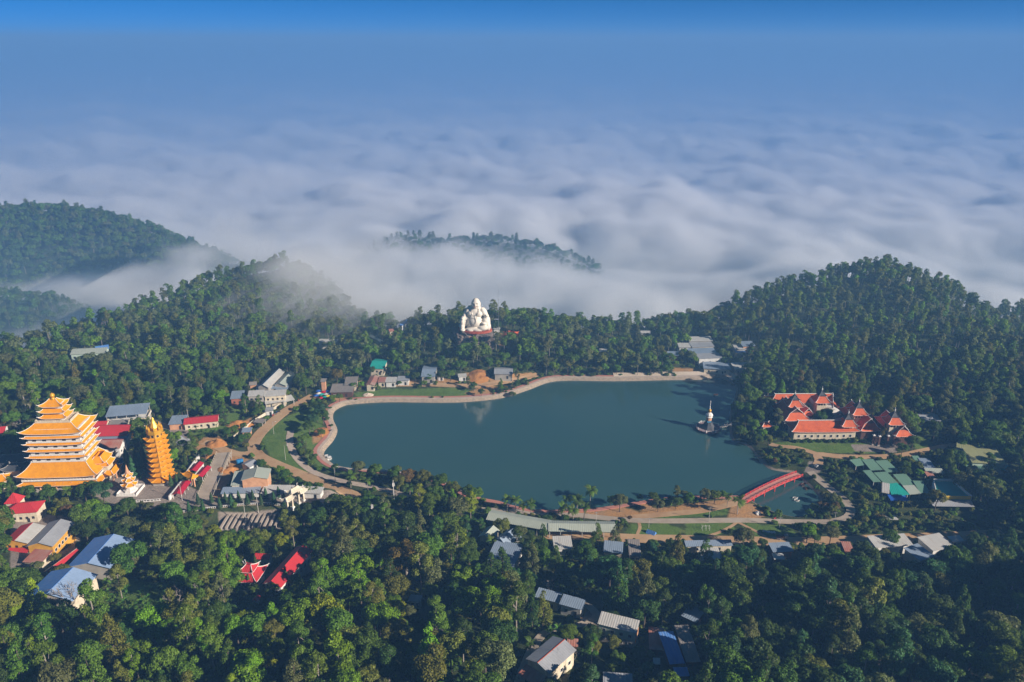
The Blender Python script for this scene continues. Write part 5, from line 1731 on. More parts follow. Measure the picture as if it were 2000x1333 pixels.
# ------------------------------------------------------------------ green-roofed cluster
ST = [('upper green canopy, first in its row from the lake', (1701, 919), (1724, 918), (1690, 900), 'green'), ('upper green canopy, second in its row from the lake', (1732, 923), (1756, 921), (1722, 902), 'green'),
      ('middle green canopy directly above the teal ones', (1729, 947), (1755, 945), (1719, 925), 'green'), ('middle green canopy beside the dark teal roof', (1764, 950), (1790, 949), (1753, 929), 'green'),
      ('narrow green canopy half under a tree at the lake end', (1706, 942), (1721, 941), (1698, 921), 'green'), ('green canopy mostly hidden at the far lake corner of the cluster', (1672, 911), (1692, 908), (1666, 900), 'green'),
      ('bright teal canopy next to the white one', (1741, 966), (1760, 968), (1734, 947), 'teal'), ('bright teal canopy next to the patchy sage one', (1762, 968), (1777, 966), (1752, 946), 'teal'),
      ('white canopy at the front lake corner of the green cluster', (1722, 962), (1737, 965), (1718, 944), 'pale'), ('patchy sage canopy at the front of the green cluster', (1777, 966), (1800, 965), (1772, 951), 'sage'),
      ('blue-grey canopy under trees beyond the green cluster', (1806, 915), (1828, 916), (1809, 898), 'slatey'), ('green canopy tucked behind the blue-grey one', (1790, 904), (1803, 904), (1789, 893), 'green'),
      ('pale green canopy in front of the blue-grey one', (1810, 924), (1845, 925), (1808, 917), 'sage'), ('rusty red canopy in front of the pale green one', (1812, 932), (1827, 932), (1811, 924), 'rust'),
      ('dark teal roof joined to the white-walled pool', (1797, 963), (1818, 964), (1790, 942), 'green')]
for lab, A, B, D, m in ST:
    house('canopy_shed', lab, 'canopy', A, B, D=D, h=3.2, rise=.9, kind='mono', roof=m, wall='timber', open_=True, group='roofs of the green-roofed cluster', over=.4, keep=.2)
LANDMARKS += [(224, 375, 'the green-roofed cluster'), (265, 360, 'the white-walled pool')]
house('tarpaulin_shelter', 'royal blue tarpaulin shelter at the front of the green cluster', 'shelter', (1740, 978), (1775, 979), D=(1741, 968), h=2.4, rise=.5, kind='mono', roof='blue_tarp', wall='timber', open_=True)
def pool():
    z = 5.5
    q = [P(*c, z + 4) for c in ((1832, 968), (1898, 969), (1861, 936), (1824, 936))]
    c = sum(q, Vector()) / 4
    rt = thing('pool', 'white-walled teal pool with a yellow banner along its front edge', 'pool', (c.x, c.y, hz(c.x, c.y)))
    zz = 4 + z - hz(c.x, c.y)
    m = MB(); m.slab([(p.x - c.x, p.y - c.y, zz - 1.3) for p in q], 5); m.build('basin', MT['tealX'], rt)
    for i, (a, b, top) in enumerate(((q[1], q[2], zz), (q[2], q[3], zz), (q[3], q[0], zz - .6))):
        L = math.dist(a[:2], b[:2])
        w = MB(); w.box(0, 0, -3, top + i * .003, L + .3, .35)
        w.build('wall', 'whitepaint', rt, loc=((a.x + b.x) / 2 - c.x, (a.y + b.y) / 2 - c.y, 0), rot=math.atan2(b.y - a.y, b.x - a.x))
    a, b = q[0], q[1]
    L = math.dist(a[:2], b[:2])
    an = math.atan2(b.y - a.y, b.x - a.x)
    w = MB(); w.box(0, 0, zz - 2.2, zz - .2, L, .25); w.build('banner', 'yellow_banner', rt, loc=((a.x + b.x) / 2 - c.x, (a.y + b.y) / 2 - c.y, 0), rot=an)
    w = MB()
    w.slab([(-L / 2 - 4, -4.6, zz - 3.6), (L / 2, -4.6, zz - 3.6), (L / 2, -.2, zz - 2.4), (-L / 2 - 4, -.2, zz - 2.4)], .15)
    w.build('porch_roof', MT['greyX'], rt, loc=((a.x + b.x) / 2 - c.x, (a.y + b.y) / 2 - c.y, 0), rot=an)
    footprint(c.x, c.y, 0, 16, 14)
    for k in ((1840, 945), (1870, 955), (1890, 965), (1860, 968)):
        KEEP.append((*k, c.y, .3))
pool()
house('warehouse', 'large olive-roofed warehouse right of the green cluster', 'warehouse', (1899, 904), (1968, 908), D=(1897, 880), h=6, rise=1.6, kind='mono', roof='olive', wall='palegreen', mark='the olive-roofed warehouse')
house('warehouse', 'long narrow olive roof behind the large olive warehouse', 'warehouse', (1868, 874), (1928, 886), D=(1873, 867), h=6, rise=.6, kind='mono', roof='olive', wall='palegreen', keep=.15)
house('lean_to', 'green lean-to along the near side of the large olive warehouse', 'shed', (1886, 911), (1920, 921), D=(1896, 903), h=3.4, rise=1.0, kind='mono', roof='green', wall='palegreen', open_=True)
house('canopy_shed', 'small turquoise canopy at the outer corner of the olive warehouse', 'canopy', (1957, 919), (1978, 915), D=(1947, 912), h=3, rise=.5, kind='mono', roof='teal', wall='cream', open_=True)
# ------------------------------------------------------------------ red bridge
def bridge():
    a, b = P(1452, 979, 1.8), P(1562, 927, 1.8)
    c = (a + b) / 2
    L = math.dist(a[:2], b[:2])
    rot = math.atan2(b.y - a.y, b.x - a.x)
    rt = thing('footbridge', 'red humped footbridge over the neck of the pond', 'bridge', (c.x, c.y, 0), rot)
    H = lambda t: 1.9 + 1.3 * (1 - (2 * t - 1) ** 2) ** .9
    n = 26
    w = 4.2
    d = MB()
    for i in range(n):
        t0, t1 = i / n, (i + 1) / n
        x0, x1 = (t0 - .5) * L, (t1 - .5) * L
        z0, z1 = H(t0), H(t1)
        k = len(d.v)
        for x, z in ((x0, z0), (x1, z1)):
            d.v += [(x, -w / 2, z), (x, w / 2, z), (x, w / 2, z - .5), (x, -w / 2, z - .5)]
        d.f += [(k, k + 4, k + 5, k + 1), (k + 1, k + 5, k + 6, k + 2), (k + 2, k + 6, k + 7, k + 3), (k + 3, k + 7, k + 4, k)]
    d.build('deck', pmat('pink_deck', (.6, .26, .2), (.5, .24, .19), scale=.5), rt)
    for s in (-1, 1):
        r = MB()
        r.tube([((i / n - .5) * L, s * w / 2, H(i / n) + 1.05) for i in range(n + 1)], .13, 5)
        r.tube([((i / n - .5) * L, s * w / 2, H(i / n) + .5) for i in range(n + 1)], .09, 4)
        r.tube([((i / n - .5) * L, s * w / 2, H(i / n) - .2) for i in range(n + 1)], .24, 4)
        r.build('rail', 'red_lacquer', rt)
        for i in range(14):
            t = (i + .25) / 13.5
            p = MB(); p.box((t - .5) * L, s * w / 2, H(t) - .2, H(t) + 1.35, .34, .34); p.build('post', 'red_lacquer', rt)
    for t in (.14, .32, .5, .68, .86):
        for s in (-1, 1):
            p = MB(); p.box((t - .5) * L, s * 1.5, -3.5, H(t) - .45, .45, .45); p.build('pier', 'red_lacquer', rt)
    for i in range(9):
        t = i / 8
        q = a + (b - a) * t
        KEEP.append((*proj(q.x, q.y, H(t)), q.y, .5))
    LANDMARKS.append((c.x, c.y, 'the red footbridge'))
bridge()
# ------------------------------------------------------------------ shrine on the lake
def lake_shrine():
    p = P(1383, 836, .9)
    rt = thing('lake_shrine', 'eight-sided shrine platform on the lake with gold ball and white spire', 'shrine', (p.x, p.y, 0))
    b = MB(); b.lathe([(6.6, -3), (7.2, .5), (8.0, .7), (8.0, 1.2)], 8); b.build('platform', pmat('mauve_paving', (.3, .2, .2), (.22, .16, .17), scale=.5), rt)
    for i, (x, y) in enumerate(ngon(7.7)):
        q = MB(); q.lathe([(.3, 1.2), (.3, 2.3), (.1, 2.7)], 6, (x, y, 0)); q.build('post', 'whitepaint', rt)
    g = ngon(7.7)
    for i in range(8):
        a, c = g[i], g[(i + 1) % 8]
        q = MB(); q.tube([(a[0], a[1], 2.1), (c[0], c[1], 2.1)], .1, 4); q.tube([(a[0], a[1], 1.65), (c[0], c[1], 1.65)], .07, 4); q.build('rail', 'whitepaint', rt)
    b = MB(); b.lathe([(5.0, 1.2), (4.4, 1.8), (3.0, 3.4), (2.2, 5.2)], 8); b.build('base', 'slate', rt)
    b = MB(); b.lathe([(1.75, 1.3), (1.75, 6.4)], 4); b.build('shaft', pmat('sky_blue_paint', (.06, .28, .45), (.05, .22, .36)), rt)
    b = MB(); b.box(0, -1.5, 1.3, 4.2, 1.4, .5); b.build('doorway', 'dark', rt)
    b = MB(); b.lathe([(1.75, 6.4), (1.7, 8.6)], 8); b.build('drum', 'peach', rt)
    b = MB(); b.lathe([(1.8, 8.5), (2.3, 8.7), (2.2, 9.0), (1.6, 9.2)], 8); b.build('lower_roof', 'whitepaint', rt)
    b = MB(); b.lathe([(1.5, 9.1), (1.5, 9.8)], 8); b.build('neck', 'peach', rt)
    b = MB(); b.lathe([(1.7, 9.7), (2.4, 9.9), (2.2, 10.5), (1.4, 11.3), (.7, 11.7)], 8); b.build('upper_roof', 'whitepaint', rt)
    b = MB(); b.lathe([(.3, 11.6), (.9, 12.1), (1.15, 12.8), (.9, 13.6), (.3, 14.1)], 14); b.build('ball', 'gold', rt, smooth=True)
    b = MB(); b.lathe([(.36, 14.0), (.24, 15.8), (.34, 16.0), (.16, 16.3), (.16, 18.6), (.3, 18.9), (.02, 20)], 8); b.build('spire', 'whitepaint', rt)
    for k in range(5):
        KEEP.append((1383, 838 - 11 * k, p.y - 8, .6))
    LANDMARKS.append((p.x, p.y, 'the lake shrine'))
    # jetty to the wooded bank
    e = P(1437, 828, 1)
    c = Vector(((p.x + 7 + e.x) / 2, (p.y + 1 + e.y) / 2, 0))
    L = math.dist((p.x + 6.6, p.y + 1), (e.x, e.y))
    rt = thing('jetty', 'narrow grey jetty from the lake shrine to the wooded bank', 'jetty', (c.x, c.y, 0), math.atan2(e.y - p.y - 1, e.x - p.x - 6.6))
    m = MB(); m.box(0, 0, .75, 1.05, L, 2.4); m.build('deck', 'concrete', rt)
    for s in (-1, 1):
        m = MB(); m.tube([(-L / 2, s * 1.1, 2.0), (L / 2, s * 1.1, 2.0)], .07, 4); m.build('rail', 'whitepaint', rt)
        for i in range(6):
            m = MB(); m.box((i / 5 - .5) * (L - .3), s * 1.1, -3, 2.05, .16, .16); m.build('post', 'whitepaint', rt)
lake_shrine()
# ------------------------------------------------------------------ statue on its rock
def statue():
    c = PY(928, 643, 566)
    gz = hz(c.x, c.y)
    zb = c.z + .4                                            # top of the rock
    k = .386
    base = zb - gz
    rt = thing('statue', 'giant white seated laughing figure on a red-banded rock base', 'statue', (c.x, c.y, gz), R(-6))
    V = []
    # ellipsoids (x, y, z, rx, ry, rz, turn about y), metres, seated figure facing the camera
    E = [(0, 0, 5.0, 8.4, 5.6, 5.6, 0), (.2, -2.2, 6.6, 5.8, 4.9, 5.0, 0), (.3, -.3, 12.0, 5.9, 4.2, 5.0, 0), (-2.5, -2.7, 12.4, 2.9, 2.2, 2.3, 0), (3.1, -2.7, 12.4, 2.9, 2.2, 2.3, 0),
         (.6, .2, 15.4, 5.2, 3.2, 2.4, 0), (-5.6, -.2, 13.6, 2.0, 2.4, 4.0, .5), (7.0, -.4, 13.2, 2.3, 2.7, 4.2, -.5),
         (1.0, -.9, 20.3, 3.0, 3.1, 3.7, 0), (1.0, -1.5, 18.5, 2.9, 2.6, 2.2, 0), (1.0, -.6, 16.9, 2.9, 2.2, 1.6, 0),
         (-2.05, -.5, 19.3, .5, .9, 2.1, 0), (4.05, -.5, 19.3, .5, .9, 2.1, 0), (1.0, -4.0, 19.6, .62, .7, .8, 0), (-.25, -3.4, 21.0, 1.0, .5, .35, 0), (2.25, -3.4, 21.0, 1.0, .5, .35, 0), (-.7, -3.3, 19.0, .9, .7, .7, 0), (2.7, -3.3, 19.0, .9, .7, .7, 0), (1.0, -3.6, 17.4, 1.1, .7, .6, 0),
         # right arm bent to the raised knee, left arm under a heavy sleeve
         (-7.4, -1.8, 10.6, 1.6, 2.4, 1.8, .3), (-8.4, -3.6, 9.4, 1.7, 2.0, 1.3, 0), (-8.6, -4.9, 9.0, 1.3, 1.4, .9, 0),
         (9.0, -1.2, 9.6, 1.9, 2.6, 3.0, 0), (8.4, -2.4, 7.2, 2.6, 2.8, 2.8, 0), (7.4, -4.4, 6.0, 2.2, 2.2, 1.3, .2),
         # raised knee with its foreleg and foot; folded leg and foot; robe spread on the base
         (-6.6, -.8, 8.0, 2.6, 3.4, 4.2, 0), (-8.0, -2.6, 5.5, 2.2, 3.0, 4.0, 0), (-8.7, -4.2, 6.0, 2.1, 2.6, 2.9, 0), (-8.9, -5.0, 3.0, 1.8, 2.2, 3.0, 0), (-8.4, -6.6, .9, 2.0, 2.2, 1.0, 0), (-10.0, -2.6, 2.4, 1.5, 3.0, 2.6, 0),
         (6.6, -4.0, 2.4, 4.4, 3.6, 2.4, -.12), (10.4, -2.2, 2.8, 2.0, 3.2, 3.0, 0), (2.6, -6.4, 1.2, 4.2, 1.6, 1.2, 0), (-2.4, -6.8, .9, 2.6, 1.3, .9, 0), (0, -5.0, 1.4, 6.8, 2.6, 1.4, 0),
         (9.8, .5, 5.2, 1.8, 3.2, 5, 0), (-9.6, .8, 4.8, 1.6, 3.0, 4.6, 0), (0, 2.6, 6, 8.6, 3.4, 6, 0)]
    bm = bmesh.new()
    for (x, y, z, rx, ry, rz, a) in E:
        bmesh.ops.create_icosphere(bm, subdivisions=3, radius=1, matrix=Matrix.Translation((x, y, z)) @ Matrix.Rotation(a, 4, 'Y') @ Matrix.Diagonal((rx, ry, rz, 1)))
    # folds of the robe on both sides
    for s in (-1, 1):
        for i in range(5):
            bmesh.ops.create_icosphere(bm, subdivisions=2, radius=1, matrix=Matrix.Translation((9.6 + .25 * i - (19.4 if s < 0 else 0), -2.4 + .3 * i, 11.4 - 2.2 * i - (3 if s < 0 else 0))) @ Matrix.Rotation(s * .5, 4, 'Y') @ Matrix.Diagonal((1.5, 2.2, .55, 1)))
    me = bpy.data.meshes.new('figure')
    bm.to_mesh(me); bm.free()
    me.materials.append(MT['statue'])
    o = put('figure', me, rt, (0, 0, base - .1), scale=(1.0, 1, 1.02))
    rm = o.modifiers.new('skin', 'REMESH')
    rm.mode = 'VOXEL'; rm.voxel_size = .28; rm.use_smooth_shade = True
    sm = o.modifiers.new('soft', 'SMOOTH'); sm.factor = .5; sm.iterations = 4
    # face marks, necklace, robe hem, navel
    q = MB()
    for s in (-1, 1):
        q.tube([(1 + s * .5, -4.0, 20.35), (1 + s * 1.15, -4.02, 20.65), (1 + s * 1.85, -3.6, 20.3)], .17, 5)
    q.build('eye', 'dark', o)
    q = MB(); q.tube([(-.2, -3.8, 18.5), (.4, -4.05, 18.05), (1, -4.15, 17.9), (1.6, -4.05, 18.05), (2.2, -3.8, 18.5)], .16, 5); q.build('mouth', 'band_red', o)
    q = MB(); q.tube([(-1.4, -2.6, 16.6), (-2.0, -3.6, 15.0), (-1.6, -4.9, 12.6), (-.6, -5.6, 11.6)], .2, 6); q.tube([(3.4, -2.6, 16.6), (3.3, -4.0, 14.4), (2.2, -5.4, 12.0), (1.8, -6.6, 10.0), (1.6, -7.3, 7.0), (-.2, -7.2, 4.2)], .2, 6)
    q.build('necklace', 'fibroX', o)
    q = MB(); q.tube([(-1.3 + 3.3 * math.cos(t), -7.0 - .1 * math.sin(t) + abs(math.cos(t)) * .6 + abs(math.sin(t)) * .7, 7.2 + 3.3 * math.sin(t)) for t in [2 * math.pi * i / 24 for i in range(25)]], .16, 5, caps=False); q.build('belly_ring', 'fibroX', o)
    q = MB(); q.lathe([(.4, 0), (.1, .2)], 8, (-1, -7.6, 4.6)); q.build('navel', 'dark', o)
    # rock base with red band and cave mouth
    bm = bmesh.new()
    bmesh.ops.create_icosphere(bm, subdivisions=5, radius=1)
    rs = random.Random(5)
    for v in bm.verts:
        n = v.co.normalized()
        f = 1 + .16 * mnoise.noise(n * 3.1) + .12 * mnoise.noise(n * 8.0 + Vector((5, 1, 2))) + .06 * mnoise.noise(n * 19)
        e = 3.2
        r = (abs(n.x) ** e + abs(n.y) ** e + abs(n.z) ** e) ** (-1 / e)
        v.co = Vector((n.x * 14.2 * r, n.y * 9.5 * r - .5, n.z * (base / 2 + 3) * r)) * f
        v.co.z = min(v.co.z + base / 2 - 3, base - .25 + .2 * mnoise.noise(n * 7))
    me = bpy.data.meshes.new('rock_base')
    bm.to_mesh(me); bm.free()
    me.materials.append(MT['rock'])
    put('rock_base', me, rt)
    m = MB()
    pts = [(13.0 * math.cos(t), -.6 + 8.6 * math.sin(t)) for t in [2 * math.pi * i / 28 for i in range(28)]]
    m.slab([(x, y, base + .25) for x, y in pts], 1.5); m.build('band', 'band_red', rt)
    m = MB(); prism(m, [(-3.2 * math.cos(t) * 1.0, 3.6 * math.sin(t) - 2) for t in [math.pi * i / 10 for i in range(11)]][::-1], -11.5, -9.0, 'y'); m.build('cave_mouth', 'dark', rt, loc=(-.5, 0, base - 8))
    m = MB(); m.tube([(-3.6 * math.cos(t) - .5, -11.6, 4.0 * math.sin(t) + base - 10) for t in [math.pi * i / 10 for i in range(11)]], .45, 6); m.build('cave_arch', 'concrete', rt)
    m = MB(); m.box(-.5, -10.6, base - 4.6, base - 2.6, 5.0, .5); m.build('sign_board', MT['peach'], rt)
    for px, py in ((905, 600), (928, 580), (928, 600), (950, 610), (910, 630), (945, 635), (915, 652), (940, 654), (900, 658), (925, 660), (950, 660)):
        KEEP.append((px, py, c.y - 12, .6))
    footprint(c.x, c.y, 0, 27, 20)
    LANDMARKS.append((c.x, c.y, 'the white statue'))
    m = MB(); m.tube([(0, 0, 0), (0, 0, 1.5)], .05, 4)
    for i, x in enumerate((-4.2, -3.0)):
        pass
statue()
slate_hall('pavilion', 'small orange hip-roofed pavilion beside the statue rock', (984, 657), (1012, 657), 8, 3.4, 2.6, .6, 'orange_tile', 'orange_tile', 'timber', 'pavilion')
house('hut', 'small white hut with pale roof right behind the statue rock', 'hut', (963, 643), (977, 643), depth=5, h=5.5, rise=.6, kind='mono', roof='pale', wall='white')
house('hut', 'little orange-walled hut with white top among lakeside trees', 'hut', (1171, 687), (1187, 687), depth=5, h=5, rise=.6, kind='mono', roof='pale', wall='peach')
house('house', 'small pale house lost in trees above the sandy beach', 'house', (1251, 651), (1271, 651), depth=6, h=5, rise=.8, roof='pale', wall='white')
# ------------------------------------------------------------------ hillside settlement above the sandy beach
SET = [('topmost long pale-roofed house of the hillside settlement', (1346, 667), (1393, 666), (1338, 660), 'pale', 'concrete', 6), ('pale roof at the lakeward shoulder of the hillside settlement', (1326, 679), (1350, 679), (1323, 672), 'pale', 'white', 5),
       ('grey-roofed house just below the topmost settlement house', (1352, 679), (1396, 677), (1350, 671), 'grey', 'cream', 5), ('blue-grey roof across the middle of the hillside settlement', (1350, 693), (1402, 691), (1344, 683), 'slatey', 'concrete', 5),
       ('white-fronted grey-roofed house of the hillside settlement', (1365, 701), (1411, 699), (1364, 693), 'grey', 'white', 6), ('lowest blue-grey roof of the settlement, next to the beach', (1374, 720), (1428, 723), (1371, 708), 'slatey', 'cream', 4),
       ('pale flat-roofed house nearest the wooded hill by the beach', (1436, 722), (1468, 721), (1420, 711), 'pale', 'concrete', 4), ('blue-white roofed brick house left of the hillside settlement', (1303, 694), (1326, 695), (1299, 688), 'slatey', 'brick', 4.5)]
for lab, A, B, D, m, w, h in SET:
    house('house', lab, 'house', A, B, D=D, h=h, rise=.9, kind='mono', roof=m, wall=w, group='houses of the hillside settlement', keep=.16, wins=(((h * .45,), 3, 'f'),))
for lab, A, B, D, m, w, h in [('pale-roofed house of the small group under the wooded hill', (1436, 683), (1459, 683), (1433, 675), 'pale', 'cream', 5), ('orange-ended blue-grey house under the wooded hill', (1451, 677), (1476, 676), (1446, 669), 'slatey', 'peach', 5), ('lower blue-roofed house under the wooded hill', (1437, 689), (1457, 689), (1437, 683), 'blue', 'cream', 4)]:
    house('house', lab, 'house', A, B, D=D, h=h, rise=.9, kind='mono', roof=m, wall=w, group='houses of the hillside settlement', keep=.2)
LANDMARKS += [(165, 560, 'the hillside settlement'), (175, 590, 'the houses under the wooded hill')]
wall_run('embankment', 'low stone embankment at the corner of lake and wooded hill', [(1408, 738), (1422, 744), (1434, 753)], 1.2, 'stone', 1.2)
# ------------------------------------------------------------------ south shore: market hall, roofs along the road, houses in the near wood
rt = house('market_hall', 'long bent grey-green market hall between palms and road', 'market hall', (949, 1015), (1070, 1037), D=(963, 996), h=4.5, rise=1.4, roof='sage', wall='timber', open_=True, mark='the long grey-green market hall', keep=.5)
house('x', '', '', (1071, 1038), (1204, 1040), D=(1075, 1017), h=4.5, rise=1.4, roof='sage', wall='timber', open_=True, root=rt, keep=.5)
S = [('house', 'pale twin-gabled house behind the steep white-blue gable', 'house', (934, 1048), (958, 1056), (952, 1029), 7, 1.8, 'gable', 'y', 'sage', 'cream'),
     ('house', 'steep white-blue gabled house below the market hall', 'house', (962, 1056), (988, 1072), (990, 1036), 8, 3.2, 'gable', 'y', 'slatey', 'white'),
     ('house', 'wide pale blue-roofed house below the steep gabled one', 'house', (948, 1098), (1004, 1108), (985, 1062), 6, 1.2, 'mono', 'x', 'slatey', 'white'),
     ('lean_to', 'bright blue lean-to wedged beside the steep gabled house', 'shed', (955, 1067), (976, 1071), (953, 1055), 5, .8, 'mono', 'x', 'blue', 'cream'),
     ('house', 'white flat-roofed house under trees below the market hall', 'house', (1082, 1073), (1119, 1072), (1086, 1050), 5, .8, 'mono', 'x', 'pale', 'white'),
     ('house', 'blue-grey roof glimpsed through trees along the main road', 'house', (1178, 1078), (1216, 1082), (1180, 1058), 5, .8, 'mono', 'x', 'slatey', 'cream'),
     ('house', 'narrow grey fibre-roofed house at the end of the footpath', 'house', (1229, 1086), (1253, 1087), (1236, 1056), 4.5, .8, 'mono', 'x', 'fibro', 'concrete'),
     ('house', 'long blue-grey roadside roof under the tall trees', 'house', (1340, 1068), (1432, 1066), (1341, 1058), 4, .6, 'mono', 'x', 'slatey', 'cream'),
     ('house', 'white-blue roof below the long roadside roof', 'house', (1372, 1094), (1412, 1093), (1370, 1073), 5, .8, 'mono', 'x', 'pale', 'cream'),
     ('house', 'bright blue-white roadside roof with a dark gap beneath', 'house', (1510, 1079), (1551, 1077), (1505, 1063), 5, .8, 'mono', 'x', 'slatey', 'timber'),
     ('lean_to', 'small blue-white lean-to below the roadside roof', 'shed', (1512, 1093), (1534, 1093), (1511, 1083), 4, .6, 'mono', 'x', 'pale', 'timber'),
     ('shed', 'rust-streaked narrow shed by the road', 'shed', (1650, 1077), (1669, 1078), (1641, 1060), 4, .8, 'mono', 'x', 'rust', 'timber'),
     ('warehouse', 'largest white roadside roof, dotted with debris', 'warehouse', (1711, 1070), (1785, 1065), (1688, 1050), 5, .8, 'mono', 'x', 'pale', 'white'),
     ('warehouse', 'white roadside roof at the end near the wooded spur', 'warehouse', (1823, 1077), (1867, 1068), (1791, 1052), 5, .8, 'mono', 'x', 'pale', 'white'),
     ('house', 'blue-grey roof dipping into the trees below the white roadside roofs', 'house', (1798, 1096), (1826, 1086), (1774, 1070), 5, .8, 'mono', 'x', 'slatey', 'cream'),
     ('shed', 'thin white roof strip at the far end of the roadside row', 'shed', (1860, 1059), (1884, 1057), (1855, 1049), 4, .5, 'mono', 'x', 'pale', 'cream'),
     ('house', 'blue-grey roofed cottage under the bare white tree', 'house', (1044, 1166), (1090, 1178), (1040, 1148), 5.5, 1.0, 'mono', 'x', 'slatey', 'cream'),
     ('house', 'slanting grey-blue roof next to the bare white tree', 'house', (1092, 1180), (1136, 1192), (1078, 1158), 5.5, 1.0, 'mono', 'x', 'slatey', 'white'),
     ('house', 'grey roof cut off by the bottom edge beside the ribbed two-storey house', 'house', (1178, 1341), (1236, 1345), (1192, 1318), 6, 1.0, 'mono', 'x', 'grey', 'cream'),
     ('shack', 'dark rusty roofed shack in the shaded hollow', 'shack', (1268, 1268), (1300, 1271), (1290, 1230), 4.5, .8, 'mono', 'x', 'rust', 'timber'),
     ('shack', 'long blue sheet roof in the shaded hollow', 'shack', (1308, 1298), (1338, 1296), (1322, 1236), 4.5, .8, 'mono', 'x', 'blue', 'timber'),
     ('shack', 'dark brown sheet roof beside the long blue one in the hollow', 'shack', (1340, 1294), (1369, 1293), (1352, 1224), 4.5, .8, 'mono', 'x', 'fibro', 'timber'),
     ('shack', 'topmost blue-grey roof in the shaded hollow', 'shack', (1330, 1203), (1360, 1217), (1344, 1183), 4.5, .8, 'mono', 'x', 'slatey', 'timber'),
     ('shack', 'tiny white lean-to in the shaded hollow', 'shack', (1276, 1297), (1290, 1298), (1279, 1287), 3, .4, 'mono', 'x', 'pale', 'white'),
     ('shack', 'bright blue roofed hut at the foot of the shaded hollow', 'shack', (1319, 1322), (1347, 1321), (1322, 1306), 3.5, .5, 'mono', 'x', 'blue', 'timber'),
     ('hut', 'blue-white hut roof showing through the middle of the near wood', 'hut', (797, 1174), (822, 1176), (805, 1164), 4, .6, 'mono', 'x', 'slatey', 'white')]
for nm, lab, cat, A, B, D, h, rise, kind, ax, m, w in S:
    house(nm, lab, cat, A, B, D=D, h=h, rise=rise, kind=kind, axis=ax, roof=m, wall=w, keep=.5, wins=(((h * .5,), 2, 'f'),))
LANDMARKS += [(-2, 295, 'the steep white-blue gabled house'), (80, 240, 'the shaded hollow'), (150, 305, 'the white roadside roofs')]
rt = house('house', 'grey gabled house with red ridge and rusty porch at the bottom edge', 'house', (1022, 1291), (1073, 1317), Cc=(1126, 1270), h=7, rise=1.6, axis='y', roof='grey', wall='cream', mark='the rusty-porched house', keep=.5, ridge='band_red', wins=(((3.2,), 3, 'r', 1.3, 1.4, True),))
cx, cy, rot, L, W, gz = fit((1022, 1291), (1073, 1317), None, (1126, 1270), 7, None, True)
b = MB(); b.slab([(-L / 2, -W / 2 - 4.0, 3.4), (L / 2, -W / 2 - 4.0, 3.4), (L / 2, -W / 2 + .5, 4.6), (-L / 2, -W / 2 + .5, 4.6)], .12); b.build('porch_roof', MT['rustX'], rt)
for i in range(4):
    p = MB(); p.box((i / 3 - .5) * (L - .6), -W / 2 - 3.7, -3, 3.35, .22, .22); p.build('porch_post', 'timber', rt)
p = MB(); p.tube([(2, 1, 8), (2, 1, 10.5)], .05, 4); p.tube([(1.2, 1, 10.1), (2.8, 1, 10.1)], .035, 4); p.tube([(1.5, 1, 9.7), (2.5, 1, 9.7)], .035, 4); p.build('aerial', 'metal', rt)
house('shed', 'rusty red lean-to behind the grey gabled house', 'shed', (1107, 1262), (1129, 1264), D=(1101, 1249), h=4, rise=.7, kind='mono', roof='rust', wall='timber')
rt = house('house', 'two-storey grey-green house with ribbed pale roof and orange end wall', 'house', (1167, 1219), (1243, 1238), Cc=(1252, 1219), h=8.5, rise=1.4, kind='mono', roof='pale', wall='concrete', over=.35, mark='the ribbed two-storey house', keep=.5, wins=(((6.2,), 4, 'f', 1.2, 1.4, True), ((2.8,), 4, 'f', 1.2, 1.4, True), ((6.0,), 1, 'r', 1.0, 1.2)))
cx, cy, rot, L, W, gz = fit((1167, 1219), (1243, 1238), None, (1252, 1219), 8.5)
b = MB(); b.box(L / 2 - .33, 0, 3.0, 7.0, .12, W - .8); b.build('end_band', 'peach', rt)
b = MB(); b.box(0, -W / 2 + .33, 4.3, 8.2, L - .8, .1); b.build('upper_cladding', 'palegreen', rt)
# ------------------------------------------------------------------ poles, masts, tanks, heaps, boats, vehicles, stalls
def pole(name, label, base, top, r=.16, arm=0, mat='pole', cat='pole', lamp=False, group=None):
    g = G(*base)
    t = PY(*top, g.y)
    h = t.z - g.z
    rt = thing(name, label, cat, (g.x, g.y, g.z), 0, group)
    m = MB(); m.tube([(0, 0, -1), (0, 0, h)], r, 7, r * .6); m.build('shaft', mat, rt)
    if arm:
        for k in range(arm):
            m = MB(); m.box(0, 0, h - .7 - .9 * k, h - .52 - .9 * k, 2.0, .14); m.build('crossarm', 'metal', rt)
    if lamp:
        m = MB(); m.tube([(0, 0, h), (.5, -.1, h + .5), (1.6, -.3, h + .6)], .06, 5); m.build('arm', 'metal', rt)
        m = MB(); m.box(1.9, -.35, h + .5, h + .68, .8, .3); m.build('lamp_head', 'whitepaint', rt)
    KEEP.append((*proj(g.x, g.y, g.z + h * .75), g.y - 1, .5))
    return rt
pole('street_lamp', 'lamp post on the lawn near the loop road bend', (535, 848), (534, 825), .12, lamp=True, cat='lamp')
pole('street_lamp', 'lamp post at the edge of the pale inner path', (558, 899), (556, 871), .12, lamp=True, cat='lamp')
pole('street_lamp', 'lamp post beside the lower end of the inner path', (655, 942), (654, 913), .12, lamp=True, cat='lamp')
pole('utility_pole', 'tall thin pole at the foot of the crimson stair canopies', (356, 978), (350, 943), .16, 1)
pole('utility_pole', 'power pole rising from the slanting bed walls', (481, 1024), (475, 972), .18, 2)
pole('utility_pole', 'power pole beside the tallest cypress of the terrace', (505, 1003), (499, 958), .18, 2)
pole('utility_pole', 'power pole by the concrete path below the pond', (1522, 1032), (1521, 1010), .14, 1)
